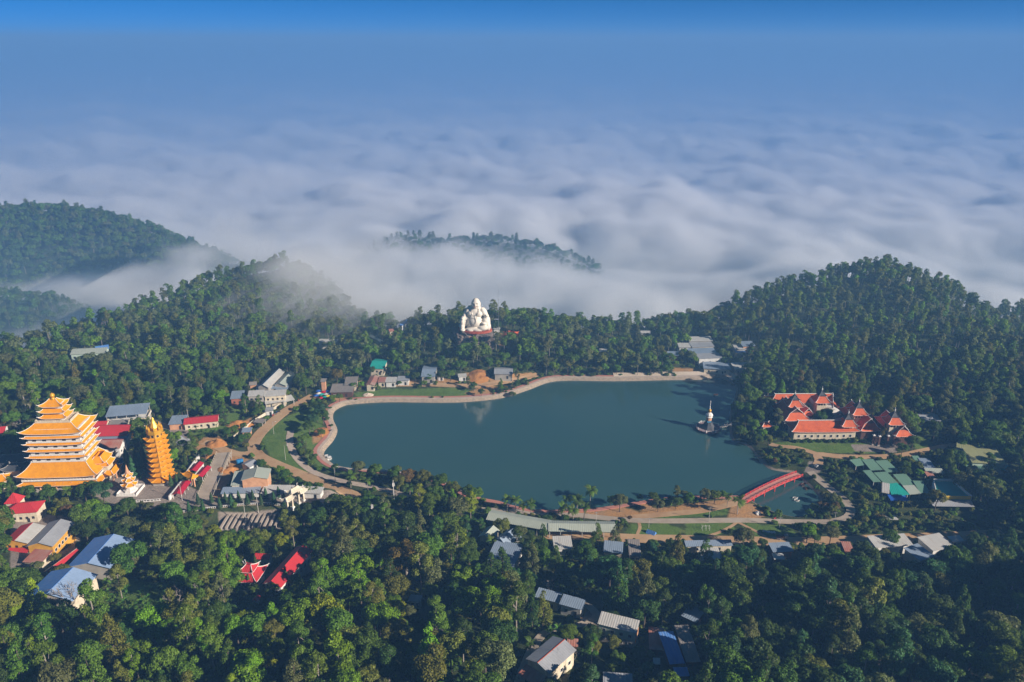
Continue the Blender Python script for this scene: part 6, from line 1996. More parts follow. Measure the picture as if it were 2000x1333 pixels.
pole('utility_pole', 'power pole near the crossing of footpath and concrete path', (1267, 1031), (1266, 1011), .14, 1)
pole('utility_pole', 'power pole on the grass above the middle of the concrete path', (1384, 1020), (1384, 991), .15, 1)
pole('utility_pole', 'power pole at the bend of the concrete path', (1631, 1012), (1630, 1000), .13, 1)
pole('utility_pole', 'thin pole in front of the long market hall', (1164, 1022), (1163, 1000), .14, 1)
pole('utility_pole', 'pale pole standing in the shaded wood above the hollow', (1330, 1168), (1329, 1132), .14)
pole('utility_pole', 'power pole near the olive warehouse meadow', (1861, 842), (1860, 822), .15, 1)
rt = pole('mast', 'white antenna mast with panels by the shore trees', (770, 980), (768, 938), .2, cat='mast', mat='whitepaint')
for k in range(3):
    m = MB()
    m.box(.5 * math.cos(k * 2.1), .5 * math.sin(k * 2.1), 9.2, 11.2, .35, .18, k * 2.1)
    m.build('panel', 'whitepaint', rt)
rt = pole('mast', 'white antenna mast among the tall trees of the near wood', (729, 1030), (728, 988), .2, cat='mast', mat='whitepaint')
for k in range(3):
    m = MB(); m.box(.5 * math.cos(k * 2.1), .5 * math.sin(k * 2.1), 11, 13, .35, .18, k * 2.1); m.build('panel', 'whitepaint', rt)
g = PY(974, 640, 575)
h = PY(974, 556, 575).z - hz(g.x, g.y)
rt = thing('radio_mast', 'very thin tall radio mast right of the white statue', 'mast', (g.x, g.y, hz(g.x, g.y)))
m = MB(); m.tube([(0, 0, -1), (0, 0, h)], .16, 5, .07); m.build('shaft', 'metal', rt)
for k in range(3):
    a = k * 2.09
    m = MB(); m.tube([(0, 0, h * .7), (9 * math.cos(a), 9 * math.sin(a), 0)], .025, 3); m.build('guy_wire', 'metal', rt)
for px, py, lab in ((466, 906, 'blue water tank beside the dirt track, nearer the raised walkway'), (471, 905, 'blue water tank beside the dirt track, nearer the grey hut'), (236, 903, 'blue water tank on the shaded court by the yellow tower')):
    p = G(px, py)
    m = MB(); m.lathe([(1.3, -.3), (1.35, .4), (1.35, 2.2), (1.1, 2.5), (.3, 2.7)], 12)
    tag(m.build('water_tank', pmat('blue_plastic', (.03, .22, .5), rough=.4), None, loc=p), lab, 'tank', 'blue water tanks')
def heap(label, px, py, rx, ry, h, mat, seed):
    p = G(px, py)
    n = 26
    mb = MB()
    for j in range(n):
        for i in range(n):
            x, y = (i / (n - 1) * 2 - 1), (j / (n - 1) * 2 - 1)
            r = math.hypot(x, y)
            z = max(0, 1 - r) ** .85 * h * (1 + .5 * mnoise.noise((x * 2.2 + seed, y * 2.2, 0)) + .2 * mnoise.noise((x * 6, y * 6 + seed, 1)))
            X, Y = p.x + x * rx, p.y + y * ry
            mb.v.append((x * rx, y * ry, hz(X, Y) - p.z + z - .3 * (r > .97)))
    for j in range(n - 1):
        for i in range(n - 1):
            a = j * n + i
            mb.f.append((a, a + 1, a + n + 1, a + n))
    o = mb.build('heap', mat, None, smooth=True, loc=p)
    FOOTPRINTS.append([(p.x - rx, p.y - ry), (p.x + rx, p.y - ry), (p.x + rx, p.y + ry), (p.x - rx, p.y + ry)])
    KEEP.append((*proj(p.x, p.y, p.z + h * .6), p.y, .6))
    return tag(o, label, 'heap')
heap('grey gravel heap beside the yellow tower', 357, 868, 7.5, 6, 5.5, 'gravel', 1)
heap('sandy brown earth heap with dark shadowed side on the yard', 424, 868, 7, 5, 3.4, 'earth', 2)
heap('orange earth heap at the head of the raised walkway', 412, 896, 6, 4, 3.0, 'earth', 3)
heap('orange spoil mound behind the cream boundary wall', 470, 830, 10, 5, 3.0, 'earth', 4)
heap('orange spoil heap between the walkway and the pale green building', 448, 922, 6, 8, 2.6, 'earth', 5)
heap('orange earth cut below the trees beside the grey lakeside house', 935, 736, 8, 9, 2.0, 'earth', 6)
heap('sand pile at the start of the lakeside lane', 719, 772, 4, 2.5, 1.4, 'sand', 7)
heap('bare orange bank among the trees by the promenade', 628, 845, 5, 7, 1.8, 'earth', 8)
# boats
def boat(px, py, L, label, col, cover=False, rot=.4):
    p = P(px, py, 0)
    rt = thing('boat', label, 'boat', (p.x, p.y, 0), rot, None)
    m = MB()
    n = 8
    sec = []
    for i in range(n + 1):
        t = i / n * 2 - 1
        w = .22 * L * (1 - abs(t) ** 2.4) + .04
        z = .55 + .3 * abs(t) ** 3
        sec.append([(t * L / 2, -w, z), (t * L / 2, -w * .6, -.2), (t * L / 2, w * .6, -.2), (t * L / 2, w, z)])
    for s in sec:
        m.v += s
    for i in range(n):
        for j in range(3):
            m.f.append((i * 4 + j, i * 4 + 4 + j, i * 4 + 5 + j, i * 4 + 1 + j))
    m.build('hull', col, rt)
    m = MB(); m.box(0, 0, .2, .5, .5, .34 * L); m.build('seat', 'timber', rt)
    if cover:
        m = MB(); m.slab([(-L * .3, -.8, 1.9), (L * .3, -.8, 1.9), (L * .3, .8, 1.9), (-L * .3, .8, 1.9)], .1); m.build('roof', 'whitepaint', rt)
        for s in (-1, 1):
            m = MB(); m.tube([(s * L * .27, .7, .4), (s * L * .27, .7, 1.85)], .05, 4); m.build('post', 'whitepaint', rt)
boat(638, 895, 3.2, 'white covered pedal boat nearest the promenade corner', 'whitepaint', True)
boat(644, 898, 3.2, 'white covered pedal boat a little out from the promenade corner', 'whitepaint', True, .9)
boat(1553, 974, 2.8, 'slim white boat on the small pond, the upper of two', 'whitepaint', False, .1)
boat(1556, 979, 2.8, 'slim white boat on the small pond, the lower of two', 'whitepaint', False, 0)
boat(1569, 948, 4.5, 'dark rowing boat by the pond bank near the red footbridge', 'timber', False, .9)
boat(1398, 772, 3.5, 'tiny dark boat on the open lake beyond the lake shrine', 'timber', False, .2)
# vehicles
def car(px, py, rot, label, col, truck=False):
    p = G(px, py)
    rt = thing('truck' if truck else 'parked_car', label, 'truck' if truck else 'car', (p.x, p.y, p.z + .05), rot)
    L, W = (5.6, 2.0) if truck else (4.3, 1.8)
    m = MB()
    if truck:
        prism(m, [(-W / 2, .5), (W / 2, .5), (W / 2, 2.1), (W / 2 - .15, 2.3), (-W / 2 + .15, 2.3), (-W / 2, 2.1)], L / 2 - 1.8, L / 2)
        m.box(-.95, 0, .55, .8, 3.7, W)
        m.build('body', col, rt)
        m = MB(); m.box(-.95, 0, .8, 2.0, 3.6, W - .1); m.build('cargo', 'timber', rt)
    else:
        n = len(m.v)
        prof = [(-L / 2, .4), (L / 2, .4), (L / 2, .85), (L * .3, .95), (L * .12, 1.45), (-L * .28, 1.48), (-L * .44, 1.0), (-L / 2, .9)]
        for s in (-1, 1):
            for x, z in prof:
                m.v.append((x, s * W / 2 * (1 if z < 1.1 else .82), z))
        k = len(prof)
        m.f.append(tuple(range(k))[::1]); m.f.append(tuple(range(2 * k - 1, k - 1, -1)))
        for i in range(k):
            j = (i + 1) % k
            m.f.append((i, k + i, k + j, j))
        m.build('body', col, rt)
        for s in (-1, 1):
            g = MB(); g.face([(-L * .26, s * (W / 2 - .07), 1.08), (L * .1, s * (W / 2 - .07), 1.08), (L * .05, s * (W / 2 * .83 + .02), 1.4), (-L * .24, s * (W / 2 * .83 + .02), 1.4)]); g.build('side_window', 'dark', rt)
        g = MB(); g.face([(L * .285, -W / 2 * .84, 1.0), (L * .285, W / 2 * .84, 1.0), (L * .14, W / 2 * .74, 1.42), (L * .14, -W / 2 * .74, 1.42)]); g.build('windscreen', 'dark', rt)
    for x in (-L * .3, L * .32):
        for s in (-1, 1):
            w = MB(); w.tube([(x, s * (W / 2 - .12), .33), (x, s * (W / 2 + .06), .33)], .33, 10); w.build('wheel', 'rubber', rt)
car(583, 1008, 1.0, 'white car parked in the shade beyond the cream temple gate', 'whitepaint')
car(593, 948, -.45, 'dark car on the loop road behind the cream temple gate', 'metal')
car(1527, 1053, .05, 'small dark truck on the main road below the pond', 'metal', True)
car(1596, 912, .6, 'silver car parked on the temple road corner', 'metal')
def motorbike(px, py, rot, label, col):
    p = G(px, py)
    rt = thing('motorbike', label, 'motorbike', (p.x, p.y, p.z + .15), rot, 'motorbikes parked along the loop road')
    m = MB(); m.box(0, 0, .45, .85, 1.1, .3); m.box(.45, 0, .851, 1.15, .12, .5); m.build('body', col, rt)
    m = MB(); m.box(-.25, 0, .86, .97, .75, .28); m.build('seat', 'rubber', rt)
    for x in (-.62, .62):
        w = MB(); w.tube([(x, -.06, .3), (x, .06, .3)], .3, 10); w.build('wheel', 'rubber', rt)
MB_ = [(533, 813, 'red', 'motorbike parked nearest the small roadside hut'), (537, 811, 'metal', 'motorbike second from the small roadside hut'), (541, 808, 'blue_tarp', 'blue motorbike before the pale shop canopy'), (545, 806, 'rubber', 'dark motorbike before the pale shop canopy'),
       (494, 874, 'rubber', 'dark motorbike alone at the narrow part of the loop road'), (646, 843, 'rubber', 'motorbike standing on the pink promenade'), (575, 787, 'metal', 'motorbike under the small pale roadside canopy'), (583, 784, 'red', 'red motorbike at the head of the loop road'), (1513, 1015, 'red', 'red motorbike riding the concrete path below the pond'), (1452, 984, 'rubber', 'dark motorbike by the palm at the bridge end')]
for px, py, c_, lab in MB_:
    motorbike(px, py, rng.uniform(0, 3), lab, {'red': 'red_lacquer'}.get(c_, c_))
cols = ['blue_tarp', 'whitepaint', MT['tealX'], 'red_cloth', MT['paleX'], 'blue_tarp', 'yellow_banner']
words_ = ['blue', 'white', 'teal', 'red', 'pale', 'blue', 'yellow']
umb = [(618, 778), (623, 774), (628, 776), (632, 771), (637, 775), (641, 770), (640, 779), (646, 774), (650, 771), (634, 781), (627, 783), (655, 775), (622, 769)]
for i, (px, py) in enumerate(umb):
    p = G(px, py)
    w = words_[i % 7]
    rt = thing('market_umbrella', f'{w} market umbrella in the stall cluster, ' + ['nearest the pale canopy', 'at its upper edge', 'on its road side', 'at its top', 'in its middle', 'towards the market shack', 'over its busiest stalls', 'beside the market shack', 'close under the market shack', 'at its lower edge', 'at its lowest corner', 'at its lakeward end', 'at its back by the kiln tower'][i], 'umbrella', (p.x, p.y, p.z), i * .7, 'umbrellas of the market stalls')
    m = MB(); m.tube([(0, 0, -.3), (0, 0, 2.6)], .05, 5); m.build('stick', 'metal', rt)
    m = MB(); m.lathe([(1.9, 2.05), (1.0, 2.45), (.05, 2.75)], 8); m.build('canopy', cols[i % 7], rt)
    m = MB(); m.box(.2, .1, 0, .8, 1.8, .9); m.build('table', 'timber', rt)
p = G(1272, 1042)
m = MB(); prism(m, [(-1.6, 0), (1.6, 0), (0, 1.7)], -2.2, 2.2)
tag(m.build('tent', MT['blueX'], None, loc=p, rot=-.6), 'small blue tent on the grass beside the main road', 'tent')
p = G(1378, 1035)
rt = thing('climbing_frame', 'white metal frame standing on the lawn by the concrete path', 'frame', (p.x, p.y, p.z))
for x in (-1.8, 0, 1.8):
    m = MB(); m.tube([(x, -.8, 0), (x, -.8, 2.2), (x, .8, 2.2), (x, .8, 0)], .07, 5); m.build('hoop', 'whitepaint', rt)
m = MB(); m.tube([(-1.8, 0, 2.2), (1.8, 0, 2.2)], .06, 5); m.build('bar', 'whitepaint', rt)
for i, (px, py) in enumerate(((1492, 1038), (1497, 1039), (1502, 1040), (1507, 1041), (1512, 1041))):
    p = G(px, py)
    m = MB(); m.lathe([(.7, -.2), (.75, .3), (.4, .65)], 8)
    tag(m.build('stone_seat', 'whitepaint', None, loc=p), ['first', 'second', 'middle', 'fourth', 'last'][i] + ' round white stone seat of the row on the lawn, counted from the climbing frame', 'seat', 'round white stone seats')
p = G(1481, 1004)
bm = bmesh.new(); bmesh.ops.create_icosphere(bm, subdivisions=3, radius=1.6)
for v in bm.verts:
    v.co *= 1 + .35 * mnoise.noise(v.co * .9)
    v.co.z *= .8
me = bpy.data.meshes.new('boulder'); bm.to_mesh(me); bm.free(); me.materials.append(MT['white'])
tag(put('boulder', me, None, p), 'whitish boulder on the bare bank below the pond', 'boulder')
p = G(1732, 1013)
m = MB(); m.slab([(-5, -1, .6), (5, -2.2, .6), (5, 1.4, 1.0), (-5, 1.8, 1.0)], .2)
tag(m.build('fallen_sheet', MT['paleX'], None, loc=p), 'pale sheet of roofing lying in the scrub below the green cluster', 'sheet')

for px in range(680, 1480, 22):
    for py in range(850, 990, 12):
        q = P(px, py)
        if in_poly(np.array([q.x]), np.array([q.y]), LAKE)[0] and in_poly(np.array([q.x]), np.array([q.y - 9]), LAKE)[0]:
            KEEP.append((px, py, q.y, .3))
for px in range(340, 640, 12):
    for py in (962, 972, 982):
        q = G(px, py)
        KEEP.append((px, py, q.y - 6, .3))
for px in range(425, 545, 10):
    for py in (996, 1010, 1022):
        KEEP.append((px, py, G(px, py).y - 4, .3))
for px in range(205, 330, 12):
    for py in (915, 935, 955, 968):
        KEEP.append((px, py, G(px, py).y - 4, .25))
# ------------------------------------------------------------------ trees that the photograph singles out
def T(kind, px, py, colour, s=1.0, tall=1.0, k=None):
    p = G(px, py)
    return tree(kind, p.x, p.y, colour, s, None, tall, None, k)
# cypresses of the terrace, two rows
cy = [(370, 1001, 1.0), (388, 986, 1.05), (397, 997, 1.0), (414, 983, .95), (430, 993, 1.0), (441, 980, .85), (453, 990, 1.1), (467, 979, .95), (484, 987, 1.1), (494, 975, .85), (511, 987, .95), (520, 974, 1.0), (536, 986, 1.2), (545, 973, 1.05), (557, 988, 1.15)]
for i, (px, py, s) in enumerate(cy):
    o = T('cypress', px, py, 'blue-green', s * .82, 1.0)
    o['label'] = ('front' if i % 2 == 0 else 'back') + '-row dark cypress on the terrace, ' + ['first from the stair foot', 'first from the stair foot', 'second from the stair foot', 'second from the stair foot', 'third from the stair foot', 'third from the stair foot', 'left of the upper power pole', 'third from the temple gate', 'by the rows of beds', 'small and leaning', 'just right of the upper power pole', 'second from the temple gate', 'tallest of its row', 'first from the temple gate', 'closest to the temple gate'][i]
    o['group'] = 'cypresses of the terrace'
for px, py, s in ((262, 935, 1.9), (270, 925, 2.0), (278, 932, 2.05), (285, 915, 1.8), (250, 915, 1.7), (256, 925, 1.8), (335, 950, 1.0), (346, 945, .9), (363, 910, 1.1), (500, 1110, 1.0), (508, 1125, 1.1), (475, 1140, 1.1), (487, 1150, 1.0), (560, 1145, 1.3), (566, 1130, 1.2), (450, 1090, 1.2), (455, 1105, 1.1), (580, 1100, 1.0), (540, 1090, 1.1), (525, 1085, 1.2)):
    T('cypress', px, py, 'dark green' if px > 300 else 'blue-green', s * .9)
# coconut palms by the water
for i, (px, py, s) in enumerate(((1127, 1003, 1.05), (1152, 990, 1.15), (1120, 1018, .9), (1140, 1016, .85), (1097, 1013, .9), (1008, 1003, .9), (1036, 1006, .85), (990, 1000, .8), (1440, 1005, 1.15), (1420, 990, .7), (685, 953, 1.0), (720, 965, .9), (800, 975, .9), (845, 985, .8), (135, 985, 1.0), (1105, 1000, .8), (1022, 1005, .7), (960, 1085, .9), (330, 770, 1.0), (300, 760, 1.0), (240, 765, .9), (1035, 1285, .7), (1860, 855, .8), (605, 967, .45), (617, 967, .45), (596, 968, .45))):
    p = G(px, py)
    palm(p.x, p.y, s, 'mid green' if i % 3 else 'deep green', i)
# bananas in the clearing and along the path
for i in range(44):
    px, py = rng.uniform(205, 340), rng.uniform(1140, 1215)
    p = G(px, py); banana(p.x, p.y, rng.uniform(.8, 1.3))
for i in range(14):
    px, py = rng.uniform(590, 640), rng.uniform(1058, 1078)
    p = G(px, py); banana(p.x, p.y, rng.uniform(.8, 1.2))
for i in range(16):
    px, py = rng.uniform(355, 450), rng.uniform(828, 850)
    p = G(px, py); banana(p.x, p.y, rng.uniform(.8, 1.1))
for px, py in ((1075, 1245), (1090, 1240), (905, 1240), (915, 1250), (1900, 1290)):
    p = G(px, py); banana(p.x, p.y, 1.4)
# bare and half-bare trees
p = G(145, 1205); bare(p.x, p.y, 1.9, 0)
p = G(1072, 1165); bare(p.x, p.y, 1.1, 1)
p = G(350, 1190); bare(p.x, p.y, 1.5, 1)
p = G(380, 1235); bare(p.x, p.y, 1.1, 0)
p = G(40, 845); bare(p.x, p.y, 1.2, 1)
p = G(862, 1270); bare(p.x, p.y, 1.3, 0)
for px, py, s, k in ((905, 1180, 1.2, 1), (1480, 1215, 1.2, 0), (1640, 1180, 1.1, 1), (1955, 1250, 1.2, 0), (690, 1230, 1.2, 1), (600, 1290, 1.1, 0), (75, 1290, 1.2, 1), (1120, 1300, .9, 0), (480, 700, 1.0, 0), (60, 800, 1.2, 1), (1560, 700, 1.0, 0)):
    p = G(px, py); bare(p.x, p.y, s, k)
# the great spreading tree and others that stand out
T('spreading_tree', 795, 1132, 'ochre', 1.25, 1.0, 0)
T('spreading_tree', 1790, 1270, 'grey-green', .9, 1.0, 1)
T('spreading_tree', 258, 1042, 'grey-green', .8, .8, 1)
T('spreading_tree', 330, 1005, 'deep green', .62, .6, 0)
T('broadleaf_tree', 1825, 1000, 'olive', .9, 1.25, 2)
for px, py, c_, s in ((112, 1018, 'yellow-green', .7), (136, 1022, 'rusty', .85), (160, 1020, 'fresh green', .8), (185, 1015, 'fresh green', 1.0), (200, 1030, 'mid green', 1.1), (300, 1035, 'fresh green', .75), (168, 1052, 'yellow-green', .6), (420, 1060, 'yellow-green', .8), (475, 1085, 'fresh green', 1.0), (360, 1090, 'mid green', .8), (345, 1160, 'mid green', 1.3),
                       (210, 1105, 'olive', .75), (620, 1190, 'yellow-green', 1.0), (165, 1095, 'yellow-green', .5), (60, 1165, 'deep green', 1.1), (35, 1160, 'mid green', 1.0), (100, 990, 'deep green', 1.0), (60, 985, 'deep green', .9), (170, 985, 'deep green', 1.0), (205, 990, 'blue-green', 1.2), (180, 975, 'deep green', .9), (315, 1045, 'mid green', .7),
                       (25, 900, 'deep green', 1.1), (40, 880, 'deep green', 1.0), (15, 880, 'dark green', .9), (1500, 870, 'olive', .6), (1530, 860, 'deep green', .5), (1630, 1000, 'rusty', .5)):
    T('broadleaf_tree', px, py, c_, s)
for px, py, c_, s in ((620, 825, 'blue-green', .8), (612, 840, 'blue-green', .9), (628, 815, 'blue-green', .85), (605, 850, 'deep green', .8), (598, 868, 'mid green', .6), (632, 830, 'deep green', .9), (615, 805, 'deep green', .7), (590, 870, 'mid green', .6), (628, 855, 'deep green', .5), (605, 895, 'mid green', .5), (612, 905, 'deep green', .55), (590, 762, 'mid green', 1.1), (598, 770, 'mid green', 1.05), (585, 765, 'deep green', 1.0), (475, 870, 'deep green', .6), (485, 865, 'mid green', .6), (465, 868, 'deep green', .5), (445, 860, 'deep green', .7)):
    T('broadleaf_tree', px, py, c_, s)
for px, py, c_, s in ((640, 1075, 'mid green', 1.1), (655, 1080, 'olive', 1.15), (675, 1085, 'grey-green', 1.2), (700, 1090, 'olive', 1.2), (560, 1050, 'olive', .9), (575, 1070, 'olive', 1.0), (820, 1010, 'yellow-green', 1.1), (840, 1030, 'mid green', 1.1), (920, 1020, 'yellow-green', 1.0), (1010, 1090, 'deep green', 1.0), (400, 1100, 'olive', 1.0), (415, 1110, 'mid green', 1.0), (240, 1175, 'olive', 1.0), (390, 1200, 'mid green', 1.1), (410, 1195, 'olive', 1.1), (440, 1200, 'grey-green', 1.1)):
    T('slender_tree', px, py, c_, s)
for px, py, c_, s in ((1085, 1130, 'deep green', 1.1), (1150, 1150, 'blue-green', 1.1), (1260, 1200, 'grey-green', 1.35), (1235, 1190, 'olive', 1.2), (1320, 1120, 'olive', 1.3), (1290, 1140, 'deep green', 1.1), (1375, 1115, 'deep green', 1.1), (1060, 1080, 'deep green', 1.0), (1165, 1070, 'mid green', .9), (1200, 1075, 'grey-green', .9), (980, 1160, 'dark green', 1.5), (960, 1165, 'dark green', 1.4), (1060, 1225, 'olive', 1.1), (1040, 1230, 'dark green', 1.1)):
    T('feathery_tree', px, py, c_, s)
# trees along the near shore and on the wooded bank by the lake shrine
for px, py, c_, s, k in ((700, 930, 'grey-green', .8, 0), (735, 935, 'mid green', .75, 1), (770, 945, 'deep green', .9, 2), (800, 950, 'rusty', .9, 1), (830, 955, 'olive', .95, 3), (860, 965, 'deep green', 1.0, 0), (885, 975, 'olive', .95, 2), (930, 985, 'mid green', .85, 3), (915, 985, 'deep green', .9, 0), (780, 960, 'olive', .8, 4), (850, 985, 'mid green', .9, 1), (655, 925, 'deep green', .5, 0),
                         (1210, 1000, 'grey-green', .85, 1), (1192, 990, 'deep green', .6, 2), (1250, 982, 'mid green', .4, 0), (1275, 985, 'deep green', .6, 3), (1285, 1000, 'grey-green', .65, 2), (1320, 995, 'deep green', .6, 1), (1345, 990, 'deep green', .65, 0), (1375, 985, 'grey-green', .75, 4), (1395, 985, 'mid green', .7, 3), (1230, 1018, 'rusty', .25, 1), (1410, 978, 'mid green', .5, 2),
                         (1440, 815, 'deep green', .9, 0), (1450, 800, 'grey-green', 1.0, 2), (1462, 815, 'mid green', .9, 1), (1455, 840, 'deep green', .9, 3), (1470, 850, 'mid green', .9, 4), (1480, 830, 'deep green', .9, 0), (1445, 855, 'deep green', .7, 1), (1470, 785, 'mid green', .9, 2), (1490, 800, 'rusty', .8, 1), (1600, 835, 'deep green', .9, 0), (1612, 828, 'dark green', .9, 3), (1625, 1005, 'olive', .5, 2), (1780, 880, 'deep green', .8, 1), (1760, 890, 'deep green', .7, 2),
                         (1735, 1068, 'deep green', .8, 1), (1575, 1062, 'fresh green', .9, 0), (1590, 1064, 'mid green', .7, 2), (1450, 1075, 'grey-green', 1.0, 1), (1620, 1065, 'grey-green', .9, 3), (1000, 780, 'mid green', .5, 1), (925, 765, 'deep green', .6, 0), (940, 775, 'deep green', .5, 3)):
    T('broadleaf_tree', px, py, c_, s, 1.0, k)
for px, py, c_, s in ((812, 748, 'deep green', .7), (838, 750, 'mid green', .6), (862, 746, 'deep green', .75), (880, 744, 'mid green', .7), (700, 742, 'mid green', .8), (725, 737, 'deep green', .7), (765, 735, 'deep green', .8), (790, 733, 'mid green', .8), (815, 728, 'deep green', .9), (845, 722, 'grey-green', .9), (865, 728, 'deep green', .9), (900, 728, 'mid green', .9), (660, 748, 'deep green', .8), (640, 742, 'grey-green', .8), (680, 735, 'deep green', .8), (1010, 732, 'deep green', .8), (1030, 728, 'mid green', .7), (955, 722, 'deep green', .8), (985, 715, 'mid green', .9), (690, 763, 'mid green', .5), (706, 762, 'fresh green', .55), (733, 762, 'mid green', .45), (780, 756, 'mid green', .4), (828, 757, 'fresh green', .5), (850, 758, 'mid green', .45)):
    T('broadleaf_tree', px, py, c_, s)
# a big dark crown left of the statue
for px, Y, s in ((884, 575, 1.5), (873, 570, 1.2), (968, 580, 1.0)):
    q = PY(px, 640, Y)
    tree('broadleaf_tree', q.x, q.y, 'dark green', s)
# hedge bushes before the long front hall and round the pond
for i in range(26):
    T('bush', 1545 + 5.3 * i, 862 + (i % 3) * 1.5, rng.choice(['dark green', 'deep green']), rng.uniform(.5, .8))
for px, py in ((1500, 900), (1512, 905), (1525, 895), (1540, 905), (1552, 895), (1535, 885), (1515, 885), (1560, 905), (1570, 895), (1575, 960), (1600, 985), (1590, 995), (1612, 990), (1605, 1000), (1580, 1005), (1500, 1000), (1520, 1006), (1595, 955), (1610, 970)):
    T('bush', px, py, rng.choice(['deep green', 'olive', 'rusty', 'mid green']), rng.uniform(.7, 1.3))
# ------------------------------------------------------------------ filling the woods
KP = np.array(KEEP) if KEEP else np.zeros((0, 4))
BLOCK_POLY = [LAKE, world_poly([(415, 998), (550, 990), (556, 1036), (500, 1044), (420, 1044)])] + LAWNS + EARTHS + PAVED + FOOTPRINTS
def clear_of(x, y, margin=1.5):
    """places where no tree stands: water, roads, yards, lawns, houses"""
    bad = np.zeros(np.shape(x), bool)
    for p in BLOCK_POLY:
        m = margin + (2.5 if p is LAKE else 0)
        xs, ys = [q[0] for q in p], [q[1] for q in p]
        near = (x > min(xs) - m) & (x < max(xs) + m) & (y > min(ys) - m) & (y < max(ys) + m)
        if near.any():
            i = np.nonzero(near)[0]
            bad[i] |= in_poly(x[i], y[i], p) | (poly_dist(x[i], y[i], p) < m)
    for pts, w in ROADS:
        w = w if not callable(w) else 5
        xs, ys = [q[0] for q in pts], [q[1] for q in pts]
        near = (x > min(xs) - 8) & (x < max(xs) + 8) & (y > min(ys) - 8) & (y < max(ys) + 8)
        if near.any():
            i = np.nonzero(near)[0]
            bad[i] |= poly_dist(x[i], y[i], pts, False) < w / 2 + margin
    return bad
def hides(x, y, z, h, r):
    """share-weighted: does a tree here stand in front of something the photograph shows?"""
    px, py1 = proj(x, y, z + h)
    _, py0 = proj(x, y, z)
    w = r * FPX / math.hypot(y, CAM_H - z)
    m = (KP[:, 0] > px - w * .85) & (KP[:, 0] < px + w * .85) & (KP[:, 1] > py1 + 1) & (KP[:, 1] < py0) & (KP[:, 2] > y + .5)
    return KP[m, 3].sum() if m.any() else 0.0
def candidates(step, y0, y1, x0=-520, x1=560, seed=1, jit=.42):
    g = np.random.default_rng(seed)
    X, Y = np.meshgrid(np.arange(x0, x1, step), np.arange(y0, y1, step))
    X = (X + g.uniform(-jit, jit, X.shape) * step + (np.arange(X.shape[0])[:, None] % 2) * step * .5).ravel()
    Y = (Y + g.uniform(-jit, jit, Y.shape) * step).ravel()
    Z = hz(X, Y)
    w = Y * FW[1] + (Z - CAM_H) * FW[2]
    v = Y * UP[1] + (Z - CAM_H) * UP[2]
    px, py = 1000 + FPX * X / w, 666.5 - FPX * v / w
    ok = (px > -90) & (px < 2090) & (py < 1420)
    return X[ok], Y[ok], Z[ok], px[ok], py[ok]
FAR_PTS = []               # (x, y, z, scale, model index)
SCRUB = [[(1640, 985), (1700, 985), (1900, 995), (1990, 1010), (1960, 1045), (1640, 1052)], [(1470, 872), (1600, 880), (1600, 905), (1560, 928), (1500, 918)], [(1600, 905), (1700, 900), (1720, 985), (1670, 990), (1610, 930)]]
hand = np.array([(t[2], t[3], max(1.5, t[6] * .8)) for t in TREES]) if TREES else np.zeros((0, 3))
pick = random.Random(21)
def colour_at(px, py):
    """leaf colour mix by place, brightened on the back slopes"""
    r = pick.random()
    if py > 1080 and px < 1000:
        opts = ['mid green'] * 4 + ['deep green'] * 3 + ['olive'] * 3 + ['dark green'] * 2 + ['fresh green'] * 3 + ['yellow-green', 'grey-green']
    elif py > 1040:
        opts = ['dark green'] * 5 + ['deep green'] * 4 + ['blue-green'] * 2 + ['olive', 'grey-green', 'mid green']
    elif py < 740:
        opts = ['grey-green'] * 5 + ['mid green'] * 5 + ['deep green'] * 2 + ['fresh green'] * 2 + ['olive'] * 2  # paler mix: hazy brightness of the back slopes put into the leaf colour
    else:
        opts = ['deep green'] * 3 + ['dark green'] * 2 + ['mid green'] * 4 + ['grey-green'] * 3 + ['olive'] * 2 + ['fresh green'] + (['ochre'] if r > .5 and pick.random() < .3 else ['mid green'])
    return opts[int(r * len(opts))]
counts = {}
LIMIT = {'broadleaf_tree': 220, 'slender_tree': 150, 'feathery_tree': 110, 'bush': 120}
